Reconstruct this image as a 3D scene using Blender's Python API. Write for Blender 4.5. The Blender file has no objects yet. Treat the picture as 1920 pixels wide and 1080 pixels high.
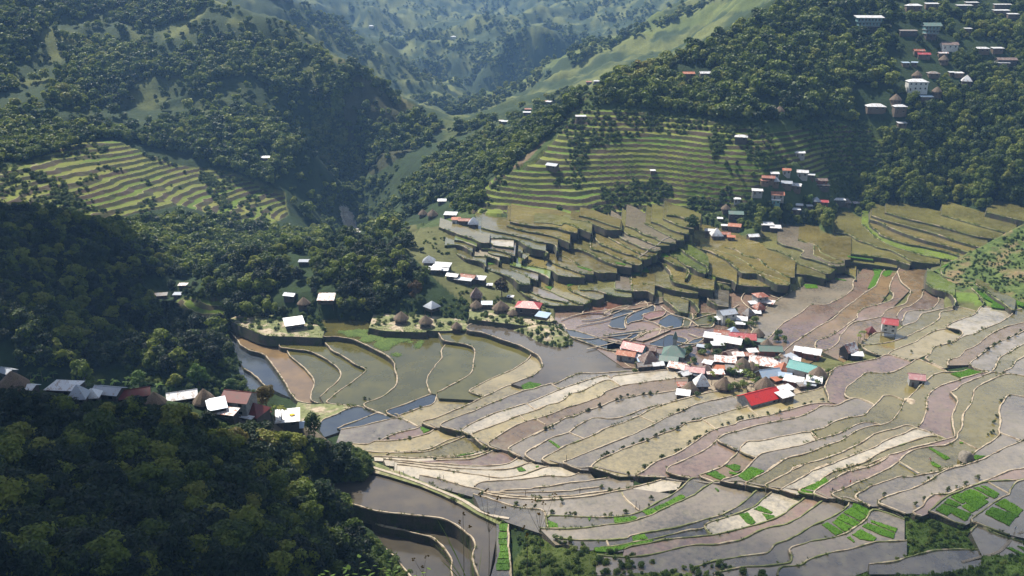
import bpy, bmesh, math, random
import numpy as np
from mathutils import Vector, Matrix
from mathutils.bvhtree import BVHTree
from mathutils.geometry import delaunay_2d_cdt
random.seed(7); rng = np.random.default_rng(7)
R = math.radians
scene = bpy.context.scene
col = scene.collection

# ------------------------------------------------------------------ camera
CAM = Vector((0, 0, 170.0)); PITCH = 20.0; F = 1663.0
cd = bpy.data.cameras.new("camera"); cam = bpy.data.objects.new("camera", cd); col.objects.link(cam)
cam.location = CAM; cam.rotation_euler = (R(90 - PITCH), 0, 0)
cd.sensor_width = 36; cd.lens = 36 * F / 1920; cd.clip_start = 0.1; cd.clip_end = 20000
scene.camera = cam
# ------------------------------------------------------------------ world, sun, exposure
SUN_EL, SUN_AZ = 52.0, 38.0           # azimuth: degrees from +Y towards -X
sdir = Vector((-math.sin(R(SUN_AZ)) * math.cos(R(SUN_EL)), math.cos(R(SUN_AZ)) * math.cos(R(SUN_EL)), math.sin(R(SUN_EL))))
world = bpy.data.worlds.new("World"); scene.world = world; world.use_nodes = True
wn, wl = world.node_tree.nodes, world.node_tree.links
wn.clear()
wo = wn.new('ShaderNodeOutputWorld'); bg = wn.new('ShaderNodeBackground'); sky = wn.new('ShaderNodeTexSky')
sky.sky_type = 'NISHITA'; sky.sun_disc = False; sky.sun_elevation = R(SUN_EL); sky.sun_rotation = R(-SUN_AZ)
sky.altitude = 1000; sky.air_density = 1.0; sky.dust_density = 2.2
bg.inputs[1].default_value = 0.06
wl.new(sky.outputs[0], bg.inputs[0])
bg2 = wn.new('ShaderNodeBackground'); bg2.inputs[0].default_value = (1, 0.98, 0.95, 1); bg2.inputs[1].default_value = 0.9
tc = wn.new('ShaderNodeTexCoord'); mp = wn.new('ShaderNodeMapping'); nz = wn.new('ShaderNodeTexNoise'); rp = wn.new('ShaderNodeValToRGB'); mx = wn.new('ShaderNodeMixShader')
mp.inputs['Scale'].default_value = (1, 1, 2.6)
nz.inputs['Scale'].default_value = 3.6; nz.inputs['Detail'].default_value = 6; nz.inputs['Roughness'].default_value = 0.55
rp.color_ramp.elements[0].position = 0.5; rp.color_ramp.elements[1].position = 0.66
rp.color_ramp.elements[1].color = (0.9, 0.9, 0.9, 1)
wl.new(tc.outputs['Generated'], mp.inputs[0]); wl.new(mp.outputs[0], nz.inputs['Vector']); wl.new(nz.outputs['Fac'], rp.inputs[0])
wl.new(rp.outputs[0], mx.inputs[0]); wl.new(bg.outputs[0], mx.inputs[1]); wl.new(bg2.outputs[0], mx.inputs[2]); wl.new(mx.outputs[0], wo.inputs[0])
sl = bpy.data.lights.new("sun", 'SUN'); sl.energy = 5.0; sl.angle = R(0.5); sl.color = (1, 0.93, 0.82)
so = bpy.data.objects.new("sun", sl); col.objects.link(so)
so.rotation_euler = (-sdir).to_track_quat('-Z', 'Y').to_euler()
scene.view_settings.view_transform = 'Standard'; scene.view_settings.look = 'None'
scene.view_settings.exposure = 0.8; scene.view_settings.gamma = 1
scene.render.engine = 'CYCLES'
scene.cycles.max_bounces = 5; scene.cycles.diffuse_bounces = 2; scene.cycles.glossy_bounces = 2; scene.cycles.volume_bounces = 1
scene.cycles.transparent_max_bounces = 8

# ------------------------------------------------------------------ pixel <-> world helpers (1920x1080 survey of the photograph)
CP, SP = math.cos(R(PITCH)), math.sin(R(PITCH))
def ray(px, py):
    X = (px - 960) / F; Y = (540 - py) / F
    return Vector((X, CP + Y * SP, -SP + Y * CP))
def at_z(px, py, z):
    d = ray(px, py); t = (z - CAM.z) / d.z
    return Vector((d.x * t, d.y * t, z))
def at_D(px, py, D):
    d = ray(px, py); t = D / math.hypot(d.x, d.y)
    return CAM + d * t
def proj(x, y, z):
    dz = z - CAM.z
    dep = y * CP - dz * SP; up = y * SP + dz * CP
    return 960 + F * x / dep, 540 - F * up / dep
TILES = dict(a=(640,660,4.8), b=(1000,660,4.8), c=(1380,660,4.8), d=(640,855,4.8), e=(1000,855,4.8), f=(1300,855,4.8),
             g=(1560,855,5.32), h=(1560,660,5.32), i=(400,580,4.8), j=(760,580,4.8), k=(740,400,4.8), l=(1040,400,4.8),
             m=(1380,380,4.8), n=(1520,480,4.8), o=(0,250,4.8), p=(860,180,4.154), q=(1140,600,6.75), r=(1300,520,4.154), z=(0,0,1))
def P(s):
    t = TILES['z']; out = []
    for w in s.replace(':', ': ').split():
        if w.endswith(':'): t = TILES[w[0]]; continue
        x, y = w.split(','); out.append((t[0] + float(x) / t[2], t[1] + float(y) / t[2]))
    return out
# ------------------------------------------------------------------ materials
def nodes(name):
    m = bpy.data.materials.new(name); m.use_nodes = True
    n = m.node_tree.nodes; l = m.node_tree.links
    return m, n, l, n['Principled BSDF']
def noise(n, l, scale, detail=3, vec=None, rough=0.6):
    t = n.new('ShaderNodeTexNoise'); t.inputs['Scale'].default_value = scale; t.inputs['Detail'].default_value = detail
    t.inputs['Roughness'].default_value = rough
    if vec: l.new(vec, t.inputs['Vector'])
    return t.outputs['Fac']
def ramp(n, l, fac, stops, interp='LINEAR'):
    r = n.new('ShaderNodeValToRGB'); r.color_ramp.interpolation = interp
    e = r.color_ramp.elements
    while len(e) < len(stops): e.new(0.5)
    for k, (p, c) in enumerate(stops):
        e[k].position = p; e[k].color = (c[0], c[1], c[2], 1) if not isinstance(c, (int, float)) else (c, c, c, 1)
    l.new(fac, r.inputs[0]); return r.outputs[0]
def mix(n, l, fac, a, b, mode='MIX'):
    x = n.new('ShaderNodeMix'); x.data_type = 'RGBA'; x.blend_type = mode
    for s, v in ((0, fac), (6, a), (7, b)):
        if hasattr(v, 'is_linked') or isinstance(v, bpy.types.NodeSocket): l.new(v, x.inputs[s])
        elif isinstance(v, (int, float)): x.inputs[s].default_value = v if s == 0 else (v, v, v, 1)
        else: x.inputs[s].default_value = (*v[:3], 1)
    return x.outputs[2]
def math_(n, l, op, a, b=None, c=None):
    x = n.new('ShaderNodeMath'); x.operation = op
    for s, v in ((0, a), (1, b), (2, c)):
        if v is None: continue
        if isinstance(v, (int, float)): x.inputs[s].default_value = v
        else: l.new(v, x.inputs[s])
    return x.outputs[0]
def bump(n, l, bs, h, strength, dist=0.1):
    b = n.new('ShaderNodeBump'); b.inputs['Strength'].default_value = strength; b.inputs['Distance'].default_value = dist
    l.new(h, b.inputs['Height']); l.new(b.outputs[0], bs.inputs['Normal'])
def geo_pos(n): return n.new('ShaderNodeNewGeometry').outputs['Position']
def objcoord(n): return n.new('ShaderNodeTexCoord').outputs['Object']

def mat_paddy():
    m, n, l, b = nodes('paddy_mud_water')
    pos = geo_pos(n); oi = n.new('ShaderNodeObjectInfo')
    big = noise(n, l, 0.035, 3, pos); med = noise(n, l, 0.22, 4, pos); fine = noise(n, l, 1.6, 3, pos)
    c = oi.outputs['Color']
    dark = mix(n, l, 1.0, c, (0.62, 0.62, 0.6), 'MULTIPLY'); lite = mix(n, l, 1.0, c, (1.45, 1.4, 1.28), 'MULTIPLY')
    c1 = mix(n, l, ramp(n, l, big, [(0.35, 0.0), (0.66, 1.0)]), dark, lite)  # broad pale areas over the mud, painted like cloud reflections
    c2 = mix(n, l, ramp(n, l, med, [(0.5, 0.0), (0.68, 0.55)]), c1, (0.13, 0.115, 0.055))
    mot = noise(n, l, 0.6, 5, pos, 0.75)  # mottling: uneven mud tone with broken reflected light painted in
    c2 = mix(n, l, ramp(n, l, mot, [(0.42, 0.0), (0.75, 0.7)]), c2, mix(n, l, 1.0, c, (1.75, 1.65, 1.4), 'MULTIPLY'))
    c2 = mix(n, l, ramp(n, l, mot, [(0.25, 0.75), (0.42, 0.0)]), c2, mix(n, l, 1.0, c, (0.42, 0.42, 0.42), 'MULTIPLY'))
    c3 = mix(n, l, ramp(n, l, fine, [(0.55, 0.0), (0.72, 0.35)]), c2, mix(n, l, 1.0, c, (1.35, 1.25, 1.0), 'MULTIPLY'))
    l.new(c3, b.inputs['Base Color'])
    rr = ramp(n, l, med, [(0.42, 0.05), (0.62, 0.26)])
    l.new(rr, b.inputs['Roughness']); b.inputs['IOR'].default_value = 1.8
    b.inputs['Specular IOR Level'].default_value = 0.9
    bump(n, l, b, noise(n, l, 2.5, 2, pos), 0.06, 0.05)
    return m
def mat_water():
    m, n, l, b = nodes('still_water')
    pos = geo_pos(n); oi = n.new('ShaderNodeObjectInfo')
    med = noise(n, l, 0.1, 3, pos)
    l.new(mix(n, l, ramp(n, l, med, [(0.4, 0.0), (0.65, 0.6)]), oi.outputs['Color'], mix(n, l, 1.0, oi.outputs['Color'], (1.6, 1.5, 1.2), 'MULTIPLY')), b.inputs['Base Color'])
    l.new(ramp(n, l, noise(n, l, 0.05, 4, pos), [(0.4, 0.03), (0.65, 0.16)]), b.inputs['Roughness']); b.inputs['IOR'].default_value = 1.5; b.inputs['Specular IOR Level'].default_value = 0.9
    bump(n, l, b, noise(n, l, 1.2, 2, pos), 0.02, 0.03)
    return m
def mat_bund(green):
    m, n, l, b = nodes('bund_earth' + ('_grassy' if green else ''))
    pos = geo_pos(n); f = noise(n, l, 0.5, 4, pos); g = noise(n, l, 0.13, 3, pos)
    c = ramp(n, l, f, [(0.3, (0.16, 0.11, 0.07)), (0.5, (0.37, 0.3, 0.21)), (0.75, (0.5, 0.43, 0.32))])
    k = ramp(n, l, g, [(0.38, 0.0), (0.5, 0.8)] if green else [(0.6, 0.0), (0.72, 0.85)])
    c = mix(n, l, k, c, ramp(n, l, f, [(0.3, (0.05, 0.08, 0.015)), (0.7, (0.13, 0.17, 0.03))]))
    l.new(c, b.inputs['Base Color']); b.inputs['Roughness'].default_value = 0.9
    bump(n, l, b, noise(n, l, 4, 3, pos), 0.5, 0.1)
    return m
def mat_wall():
    m, n, l, b = nodes('terrace_stone_wall')
    pos = geo_pos(n)
    v = n.new('ShaderNodeTexVoronoi'); v.inputs['Scale'].default_value = 2.2; l.new(pos, v.inputs['Vector'])
    f = noise(n, l, 0.25, 4, pos); g = noise(n, l, 1.3, 4, pos)
    st = mix(n, l, v.outputs['Distance'], (0.045, 0.038, 0.028), (0.09, 0.077, 0.058))
    c = mix(n, l, ramp(n, l, f, [(0.45, 0.0), (0.6, 0.85)]), st, ramp(n, l, g, [(0.3, (0.02, 0.03, 0.008)), (0.7, (0.055, 0.075, 0.02))]))
    l.new(c, b.inputs['Base Color']); b.inputs['Roughness'].default_value = 0.95
    bump(n, l, b, v.outputs['Distance'], 0.8, 0.15)
    return m
def mat_leaf(name, stops, rnd=0.5, rough=0.55):
    m, n, l, b = nodes(name)
    oi = n.new('ShaderNodeObjectInfo'); pos = geo_pos(n)
    oc = n.new('ShaderNodeTexCoord').outputs['Object']
    f = noise(n, l, 0.9, 2, oc)
    fac = math_(n, l, 'ADD', math_(n, l, 'MULTIPLY', oi.outputs['Random'], rnd), math_(n, l, 'MULTIPLY', f, 1.0 - rnd))
    big = noise(n, l, 0.012, 3, pos)
    fac = math_(n, l, 'ADD', fac, math_(n, l, 'MULTIPLY', math_(n, l, 'SUBTRACT', big, 0.5), 0.7))
    c = ramp(n, l, fac, stops)
    l.new(c, b.inputs['Base Color']); b.inputs['Roughness'].default_value = rough
    b.inputs['Specular IOR Level'].default_value = 0.35
    tr = n.new('ShaderNodeBsdfTranslucent'); l.new(c, tr.inputs[0])
    ms = n.new('ShaderNodeMixShader'); ms.inputs[0].default_value = 0.38
    l.new(b.outputs[0], ms.inputs[1]); l.new(tr.outputs[0], ms.inputs[2])
    l.new(ms.outputs[0], n['Material Output'].inputs[0])
    return m
def mat_bark():
    m, n, l, b = nodes('bark'); l.new(ramp(n, l, noise(n, l, 3, 3, objcoord(n)), [(0.3, (0.05, 0.04, 0.03)), (0.7, (0.19, 0.16, 0.12))]), b.inputs['Base Color'])
    b.inputs['Roughness'].default_value = 0.95; return m
def mat_roof(name, base, rust, amt, rough=0.4, spec=0.5, rib=7.0):
    m, n, l, b = nodes(name)
    oc = objcoord(n); f = noise(n, l, 0.55, 4, oc); g = noise(n, l, 2.2, 3, oc)
    w = n.new('ShaderNodeTexWave'); w.wave_type = 'BANDS'; w.bands_direction = 'X'; w.inputs['Scale'].default_value = rib * 0.25
    w.inputs['Distortion'].default_value = 0.0; l.new(oc, w.inputs['Vector'])
    fx = math_(n, l, 'ADD', f, math_(n, l, 'MULTIPLY', math_(n, l, 'SUBTRACT', g, 0.5), 0.5))
    r0 = 0.75 - amt * 0.5
    c = mix(n, l, ramp(n, l, fx, [(r0 - 0.04, 0.0), (r0 + 0.08, 1.0)]), base, rust)
    c = mix(n, l, math_(n, l, 'MULTIPLY', w.outputs['Fac'], 0.28), c, (0.02, 0.02, 0.02))
    l.new(c, b.inputs['Base Color']); b.inputs['Roughness'].default_value = rough; b.inputs['Specular IOR Level'].default_value = spec
    bump(n, l, b, w.outputs['Fac'], 0.35, 0.05)
    return m
def mat_thatch():
    m, n, l, b = nodes('thatch'); oc = objcoord(n)
    mp = n.new('ShaderNodeMapping'); mp.inputs['Scale'].default_value = (3, 3, 0.5); l.new(oc, mp.inputs[0])
    f = noise(n, l, 1.6, 4, mp.outputs[0]); g = noise(n, l, 0.5, 2, oc)
    c = ramp(n, l, f, [(0.3, (0.06, 0.045, 0.035)), (0.55, (0.17, 0.125, 0.09)), (0.75, (0.26, 0.2, 0.14))])
    l.new(mix(n, l, ramp(n, l, g, [(0.5, 0.0), (0.7, 0.5)]), c, (0.11, 0.1, 0.05)), b.inputs['Base Color'])
    b.inputs['Roughness'].default_value = 1.0; bump(n, l, b, f, 0.8, 0.12); return m
def mat_plain(name, c, rough=0.8, var=0.35, sc=1.5):
    m, n, l, b = nodes(name); f = noise(n, l, sc, 4, objcoord(n))
    l.new(mix(n, l, ramp(n, l, f, [(0.35, 0.0), (0.7, 1.0)]), tuple(x * (1 - var) for x in c), tuple(min(1, x * (1 + var * 0.5)) for x in c)), b.inputs['Base Color'])
    b.inputs['Roughness'].default_value = rough; return m
M = dict(paddy=mat_paddy(), water=mat_water(), bund=mat_bund(False), bundg=mat_bund(True), wall=mat_wall(), bark=mat_bark(), thatch=mat_thatch())
M['leaf'] = mat_leaf('foliage', [(0.2, (0.014, 0.034, 0.004)), (0.4, (0.056, 0.095, 0.007)), (0.56, (0.125, 0.175, 0.012)), (0.72, (0.2, 0.235, 0.022)), (0.86, (0.21, 0.21, 0.035)), (0.95, (0.2, 0.14, 0.04))])
M['leafgreen'] = mat_leaf('foliage_green', [(0.2, (0.03, 0.065, 0.01)), (0.5, (0.08, 0.135, 0.018)), (0.8, (0.16, 0.2, 0.035))])
M['leafdarkshade'] = mat_leaf('foliage_dark_shade', [(0.2, (0.006, 0.016, 0.006)), (0.5, (0.016, 0.036, 0.01)), (0.8, (0.04, 0.07, 0.015))])  # leaf copy darkened: near slope's shade painted in, also dark wood trees
M['leafbright'] = mat_leaf('foliage_bright', [(0.2, (0.05, 0.1, 0.012)), (0.5, (0.1, 0.18, 0.02)), (0.8, (0.2, 0.28, 0.04))])
M['leafbrown'] = mat_leaf('foliage_autumn', [(0.2, (0.04, 0.03, 0.012)), (0.5, (0.1, 0.06, 0.02)), (0.8, (0.15, 0.12, 0.03))])
M['shrub'] = mat_leaf('shrub_leaves', [(0.2, (0.035, 0.055, 0.015)), (0.5, (0.08, 0.11, 0.035)), (0.8, (0.15, 0.17, 0.06))])
M['seed'] = mat_leaf('rice_seedlings', [(0.2, (0.045, 0.125, 0.006)), (0.5, (0.085, 0.21, 0.009)), (0.8, (0.13, 0.28, 0.012))], 0.3)
# ------------------------------------------------------------------ object helpers
def setp(o, label=None, cat=None, group=None, kind=None):
    if label: o['label'] = label
    if cat: o['category'] = cat
    if group: o['group'] = group
    if kind: o['kind'] = kind
    return o
def mesh_obj(name, verts, faces, mat, parent=None, smooth=False, matidx=None):
    me = bpy.data.meshes.new(name); me.from_pydata([tuple(v) for v in verts], [], faces)
    for mm in (mat if isinstance(mat, (list, tuple)) else [mat]): me.materials.append(mm)
    if matidx is not None: me.polygons.foreach_set('material_index', matidx)
    if smooth: me.polygons.foreach_set('use_smooth', [True] * len(me.polygons))
    me.update()
    o = bpy.data.objects.new(name, me); col.objects.link(o)
    if parent: o.parent = parent
    return o
def empty(name, loc, rz=0):
    o = bpy.data.objects.new(name, None); col.objects.link(o); o.location = loc; o.rotation_euler = (0, 0, rz); o.empty_display_size = 0.5
    return o
class MB:
    def __init__(s): s.v = []; s.f = []; s.mi = []
    def add(s, vs, fs, mi=0):
        k = len(s.v); s.v += [tuple(v) for v in vs]; s.f += [tuple(i + k for i in f) for f in fs]; s.mi += [mi] * len(fs)
    def box(s, c, d, mi=0, rz=0):
        cx, cy, cz = c; hx, hy, hz = d[0] / 2, d[1] / 2, d[2] / 2; ca, sa = math.cos(rz), math.sin(rz)
        vs = []
        for z in (-hz, hz):
            for x, y in ((-hx, -hy), (hx, -hy), (hx, hy), (-hx, hy)):
                vs.append((cx + x * ca - y * sa, cy + x * sa + y * ca, cz + z))
        s.add(vs, [(0, 3, 2, 1), (4, 5, 6, 7), (0, 1, 5, 4), (1, 2, 6, 5), (2, 3, 7, 6), (3, 0, 4, 7)], mi)
    def tube(s, pts, rad, n=6, mi=0):
        k = len(s.v)
        for idx, (p, r_) in enumerate(zip(pts, rad)):
            p = Vector(p)
            q = Vector(pts[min(idx + 1, len(pts) - 1)]) - Vector(pts[max(idx - 1, 0)])
            q.normalize(); a = q.orthogonal().normalized(); b_ = q.cross(a)
            for j in range(n):
                t = 2 * math.pi * j / n; s.v.append(tuple(p + a * math.cos(t) * r_ + b_ * math.sin(t) * r_))
        for idx in range(len(pts) - 1):
            for j in range(n):
                a0 = k + idx * n + j; a1 = k + idx * n + (j + 1) % n
                s.f.append((a0, a1, a1 + n, a0 + n)); s.mi.append(mi)
        s.f.append(tuple(k + (len(pts) - 1) * n + j for j in range(n))); s.mi.append(mi)
    def build(s, name, mat, parent=None, smooth=False):
        return mesh_obj(name, s.v, s.f, mat, parent, smooth, s.mi if isinstance(mat, (list, tuple)) else None)
# ------------------------------------------------------------------ numpy noise
_tab = rng.random((256, 256))
def vnoise(x, y):
    xi = np.floor(x).astype(int); yi = np.floor(y).astype(int); fx = x - xi; fy = y - yi
    fx = fx * fx * (3 - 2 * fx); fy = fy * fy * (3 - 2 * fy)
    g = lambda a, b: _tab[a & 255, b & 255]
    return (g(xi, yi) * (1 - fx) + g(xi + 1, yi) * fx) * (1 - fy) + (g(xi, yi + 1) * (1 - fx) + g(xi + 1, yi + 1) * fx) * fy
def fbm(x, y, o=4):
    s = 0; a = 0.5; t = 0
    for k in range(o):
        s = s + a * vnoise(x * 2 ** k + 17.3 * k, y * 2 ** k - 9.1 * k); t += a; a *= 0.5
    return s / t
def ridged(x, y, o=4):
    s = 0; a = 0.5; t = 0
    for k in range(o):
        s = s + a * (1 - np.abs(2 * vnoise(x * 2 ** k + 31.7 * k, y * 2 ** k + 5.3 * k) - 1)); t += a; a *= 0.5
    return s / t
def inpoly(px, py, poly):
    c = np.zeros(np.shape(px), bool); n = len(poly); j = n - 1
    for i in range(n):
        xi, yi = poly[i]; xj, yj = poly[j]
        if yi != yj:
            c ^= ((yi > py) != (yj > py)) & (px < (xj - xi) * (py - yi) / (yj - yi) + xi)
        j = i
    return c
# ------------------------------------------------------------------ rice terraces surveyed edge by edge
# (height, exposed rim, closing side, colour, options)   closing: ('s',dx,dy) = the rim shifted that far under the next terrace, or its own points
COL = dict(o=(0.135,0.115,0.042), b=(0.150,0.104,0.058), g=(0.150,0.130,0.105), w=(0.31,0.28,0.23), y=(0.205,0.172,0.092), t=(0.165,0.115,0.092),
           s=(0.045,0.055,0.070), n=(0.11,0.155,0.030), r=(0.145,0.075,0.055), k=(0.085,0.075,0.06), G=(0.09,0.12,0.03), m=(0.08,0.076,0.027))
CW = dict(o='olive', b='brown', g='grey', w='pale', y='yellowish', t='pinkish brown', s='dark blue', n='algae green', r='reddish', k='dark grey', G='grassy', m='murky olive')
S = []
def T(z, rim, close, c, **kw): S.append((z, P(rim), close, c, kw))
def C(s): return ('c', P(s))
D_ = []      # low dividing bunds (height, line)
# --- ponds at the left of the valley floor
T(0,'z:1390,640 1300,650 1190,690 j:1920,425 1780,340 1600,260 1450,180 1400,130 1000,120 600,130 560,190 690,210 820,255 950,300 1040,330 1130,378 1205,430 1235,500 1220,545 1140,600 960,670', C('j:1300,780 1900,700 z:1300,730'),'g',H=3.5,w=1)
T(-1.7,'j:1140,405 1080,470 960,545 850,590 750,640 650,690 575,740 690,785', C('j:960,700 1260,570 1240,420'),'y')
T(-2.1,'j:300,215 355,285 450,300 560,320 615,345 630,380 610,480 600,565 530,620 400,690 290,745', C('j:300,800 700,820 900,700 1260,560 1160,370 900,230 560,150 300,180'),'m',H=3.2,w=1)
T(-3.4,'j:355,320 330,370 325,440 260,520 195,630 200,700 235,755', C('j:290,770 500,700 650,560 660,330 500,260 350,260'),'m',w=1)
T(-4.2,'i:960,160 990,245 1100,245 1250,270 1350,310 1450,360 1550,410 1620,470 1640,560 1660,620 1640,690 1560,760 1470,810 1350,855 1430,910 1530,945', C('i:1700,920 z:870,730 870,620 780,610 700,600 600,596'),'m',H=3.6,w=1,p='pond')
T(-6.4,'i:1010,300 1060,360 1180,430 1290,500 1370,545 1300,620 1150,720 1030,820 1020,845 1150,860 1290,880', C('i:1420,920 1600,780 1700,600 1640,400 1300,240 1000,230'),'m',w=1)
T(-7.5,'i:600,300 600,340 680,355 820,370 920,400 1040,465 1110,515 1145,590 1120,650 1050,710 960,790', C('i:1000,850 1080,830 1420,560 1100,280 1000,250 600,240'),'m',w=1)
T(-8.6,'i:665,370 700,430 800,510 880,600 905,660 880,760 880,820 940,845', C('i:1010,840 1180,600 1000,400 700,310'),'m',w=1)
T(-9.5,'i:130,175 200,250 250,320 330,370 460,410 520,480 580,560 630,630 680,720 760,825 870,850', C('i:950,830 930,600 700,350 640,260 300,150'),'b',w=1)
T(-11.5,'i:280,535 350,575 410,630 480,700', C('i:700,800 650,600 480,360 200,240 150,320'),'s',w=1)
T(-13,'i:180,560 260,640 300,720', C('i:500,800 450,560 280,480'),'s',w=1)
# --- embankments at the foot of the wooded knoll
T(-1.0,'i:1400,165 1550,195 1700,200 1915,205 j:190,190 330,195 540,190', C('j:600,120 z:860,596 760,585 700,590'),'G',H=4.5,nb=1)
T(-3.6,'i:130,95 250,150 350,190 450,230 600,243 760,247 985,257', C('i:1010,160 850,120 600,60 300,20'),'G',H=5,nb=1)
T(2.2,'z:880,598 930,604 985,610 1020,608', C('z:1040,600 1030,585 960,575 880,580'),'G',H=3.5,nb=1)
# --- rows between the valley floor and the long drain (rising towards the camera)
T(-3.3,'a:1240,402 1150,358 1040,315 980,330 870,378 850,440 800,485 720,500 620,540 510,580 600,625 690,665', C('a:900,600 1300,430'),'y')
T(-3.8,'a:820,378 700,420 600,465 400,535 470,580 500,590', C('a:620,600 900,420 870,370'),'s',w=1)
T(-1.2,'j:1075,742 960,680 840,725 700,790 560,860 420,920 270,980 160,1010 a:728,640 780,665 850,690', C('a:1000,690 1500,560 1760,360'),'y')
T(0.5,'b:1250,160 1180,140 900,170 540,195 400,195 190,290 165,285 80,305 0,335 a:1640,350 1430,430 1200,530 1030,590 900,650 892,668 980,695 1080,715', C('a:1300,700 1800,560 b:300,420 1250,230'),'g')
T(1.2,'b:1330,215 1220,165 1000,185 720,215 703,240 650,208 500,250 380,290 230,340 120,390 0,440 a:1670,465 1400,545 1250,610 1095,688 1085,708 1150,745', C('a:1400,760 1900,560 b:300,520 1350,290'),'w')
T(1.9,'b:780,305 700,255 655,250 560,290 430,360 340,375 300,410 220,460 110,480 70,510 0,530 a:1850,480 1780,515 1610,568 1480,620 1350,675 1180,735 1178,752 1230,805 1290,858', C('a:1500,850 1900,680 b:300,600 800,400'),'y')
T(2.6,'b:1390,232 1270,240 1100,260 820,300 770,315 650,355 600,400 430,465 300,500 200,545 0,615 a:1760,600 1620,640 1470,720 1340,800 1315,830 1340,860 1400,880', C('a:1700,880 b:100,800 700,600 1390,400'),'b')
T(3.3,'b:1290,345 1150,370 1000,380 840,410 720,440 600,495 470,530 370,580 300,595 200,650 100,700 0,755 a:1850,690 1700,760 1540,840 1500,880 1580,935 1610,945', C('a:1900,950 b:200,860 800,680 1290,500'),'g')
T(4.0,'b:1920,312 1600,350 1450,395 1200,465 1050,495 950,530 860,570 750,600 660,600 560,588 450,635 370,685 320,725 200,760 80,820 0,875 a:1800,820 1660,910 1652,930 1740,985', C('b:100,1000 500,860 1000,650 1920,420'),'g')
T(4.8,'b:1920,320 1600,360 1500,385 1270,445 1080,505 950,575 800,640 650,690 550,740 450,785 300,845 160,915 80,965 150,1005', C('b:300,1010 700,880 1200,680 1920,450'),'y')
T(5.6,'b:1860,440 1800,400 1650,430 1450,480 1310,545 1200,590 1080,655 900,740 700,820 500,900 350,955 270,985 265,1000 350,1035 430,1060', C('b:560,1070 900,900 1400,680 1920,580'),'g')
T(6.5,'c:830,440 820,380 800,310 700,345 520,385 400,410 200,465 100,490 0,520 b:1850,510 1700,550 1525,605 1500,620 1380,640 1300,690 1100,760 950,825 800,880 650,945 560,990 530,1020 510,1045 e:500,95 640,140 770,185', C('e:940,180 1100,60 b:1500,850 1920,700 c:850,530'),'y')
T(7.3,'c:905,470 850,460 700,465 550,500 300,570 100,610 0,640 b:1820,655 1700,675 1580,720 1500,780 1380,860 1280,920 1170,960 1080,1010 1000,1060 e:960,150 920,178 1080,190 1180,195', C('e:1300,160 b:1600,950 1920,760 c:900,560'),'t')
T(8.0,'b:1680,785 1650,795 1600,850 1450,930 1300,1000 1220,1040 1200,1070 e:1205,150 1300,180 1410,200', C('e:1520,190 1800,60 b:1920,900 1750,780'),'t')
T(8.7,'c:1250,480 1160,440 1080,415 1000,440 920,480 860,490 770,485 680,540 500,600 250,650 0,720 b:1800,720 1700,755 1665,785 1662,800 1760,850 1830,885', C('b:1920,900 c:700,830 1300,640'),'g')
T(8.4,'b:1840,905 1780,970 1700,1030 e:1650,120 1520,160 1490,180 1620,235', C('f:260,215 500,100 600,0 b:1920,950'),'b')
T(9.1,'c:720,785 670,722 560,735 400,765 200,805 110,802 65,835 40,895 165,950', C('c:300,940 720,840'),'w')
T(9.3,'c:1510,440 1420,398 1330,395 1290,440 1225,500 1150,570 1010,590 870,635 800,680 672,715 718,785', C('c:900,850 1400,720'),'o')
T(9.7,'c:1300,655 1200,635 1120,640 1000,700 900,745 800,770 700,800 560,850 350,885 230,915 170,960 130,1010 f:500,90 450,140 400,180 300,205 250,228 450,262', C('f:600,280 900,100 c:900,930 1300,760'),'g')
T(10.1,'h:1560,195 1370,170 1300,195 1180,205 1100,200 1000,240 920,300 830,390 790,440 720,490 690,560 600,680 c:1300,660 1210,670 1070,715 960,790 830,840 620,920 480,950 350,1020 270,1075 f:800,50 700,120 600,180 480,240 470,262 600,290', C('f:800,300 1000,150 c:900,1050 1500,800 h:1100,600 1560,300'),'o')
T(10.5,'h:1560,205 1450,220 1300,270 1200,300 1110,325 1000,390 950,470 940,580 910,690 868,740', C('h:1000,900 1230,850 1300,400'),'t')
T(10.8,'c:1640,690 1540,655 1420,695 1240,740 1180,790 1000,880 800,960 620,1010 540,1040 490,1075 f:1000,80 920,100 850,160 700,235 650,258 660,280 760,310', C('f:1000,300 1300,100 c:1300,1050 1750,800'),'y')
T(11.3,'c:1900,790 1640,692 1500,740 1350,790 1240,860 1100,910 900,990 750,1040 670,1075 f:1300,50 1130,100 1000,180 900,240 800,290 780,302 920,350', C('f:1100,340 1500,100 c:1500,1000 1900,860'),'w')
T(11.5,'h:1700,215 1600,203 1450,260 1300,320 1240,380 1190,400 1250,480 1240,540 1200,620 1210,740 1225,845', C('h:1300,850 1500,500 1700,300'),'o')
T(11.8,'c:1880,790 1800,755 1700,765 1500,830 1350,880 1150,990 1000,1040 870,1078 f:1450,80 1300,120 1190,180 1100,240 940,320 1080,352', C('f:1200,380 1700,50 c:1900,900'),'o')
T(12.3,'h:1220,850 1150,870 1000,910 800,960 640,1010 560,1030 c:1380,930 1300,980 1200,1030 1020,1075 f:1760,0 1650,70 1420,130 1250,210 1150,280 1085,345 1200,385', C('f:1400,350 1900,80 c:1700,1000 h:1240,950'),'t')
T(12.9,'h:1915,240 1780,215 1700,230 1500,320 1420,380 1390,500 1310,620 1300,740 1250,820 1250,860 1170,915 1110,935 1000,940 850,970 750,1010 680,1070 f:1890,0 1850,50 1740,120 1600,190 1400,270 1300,320 1240,345 1370,405', C('f:1500,420 g:600,300 1300,200 h:1915,900'),'o')
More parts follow.
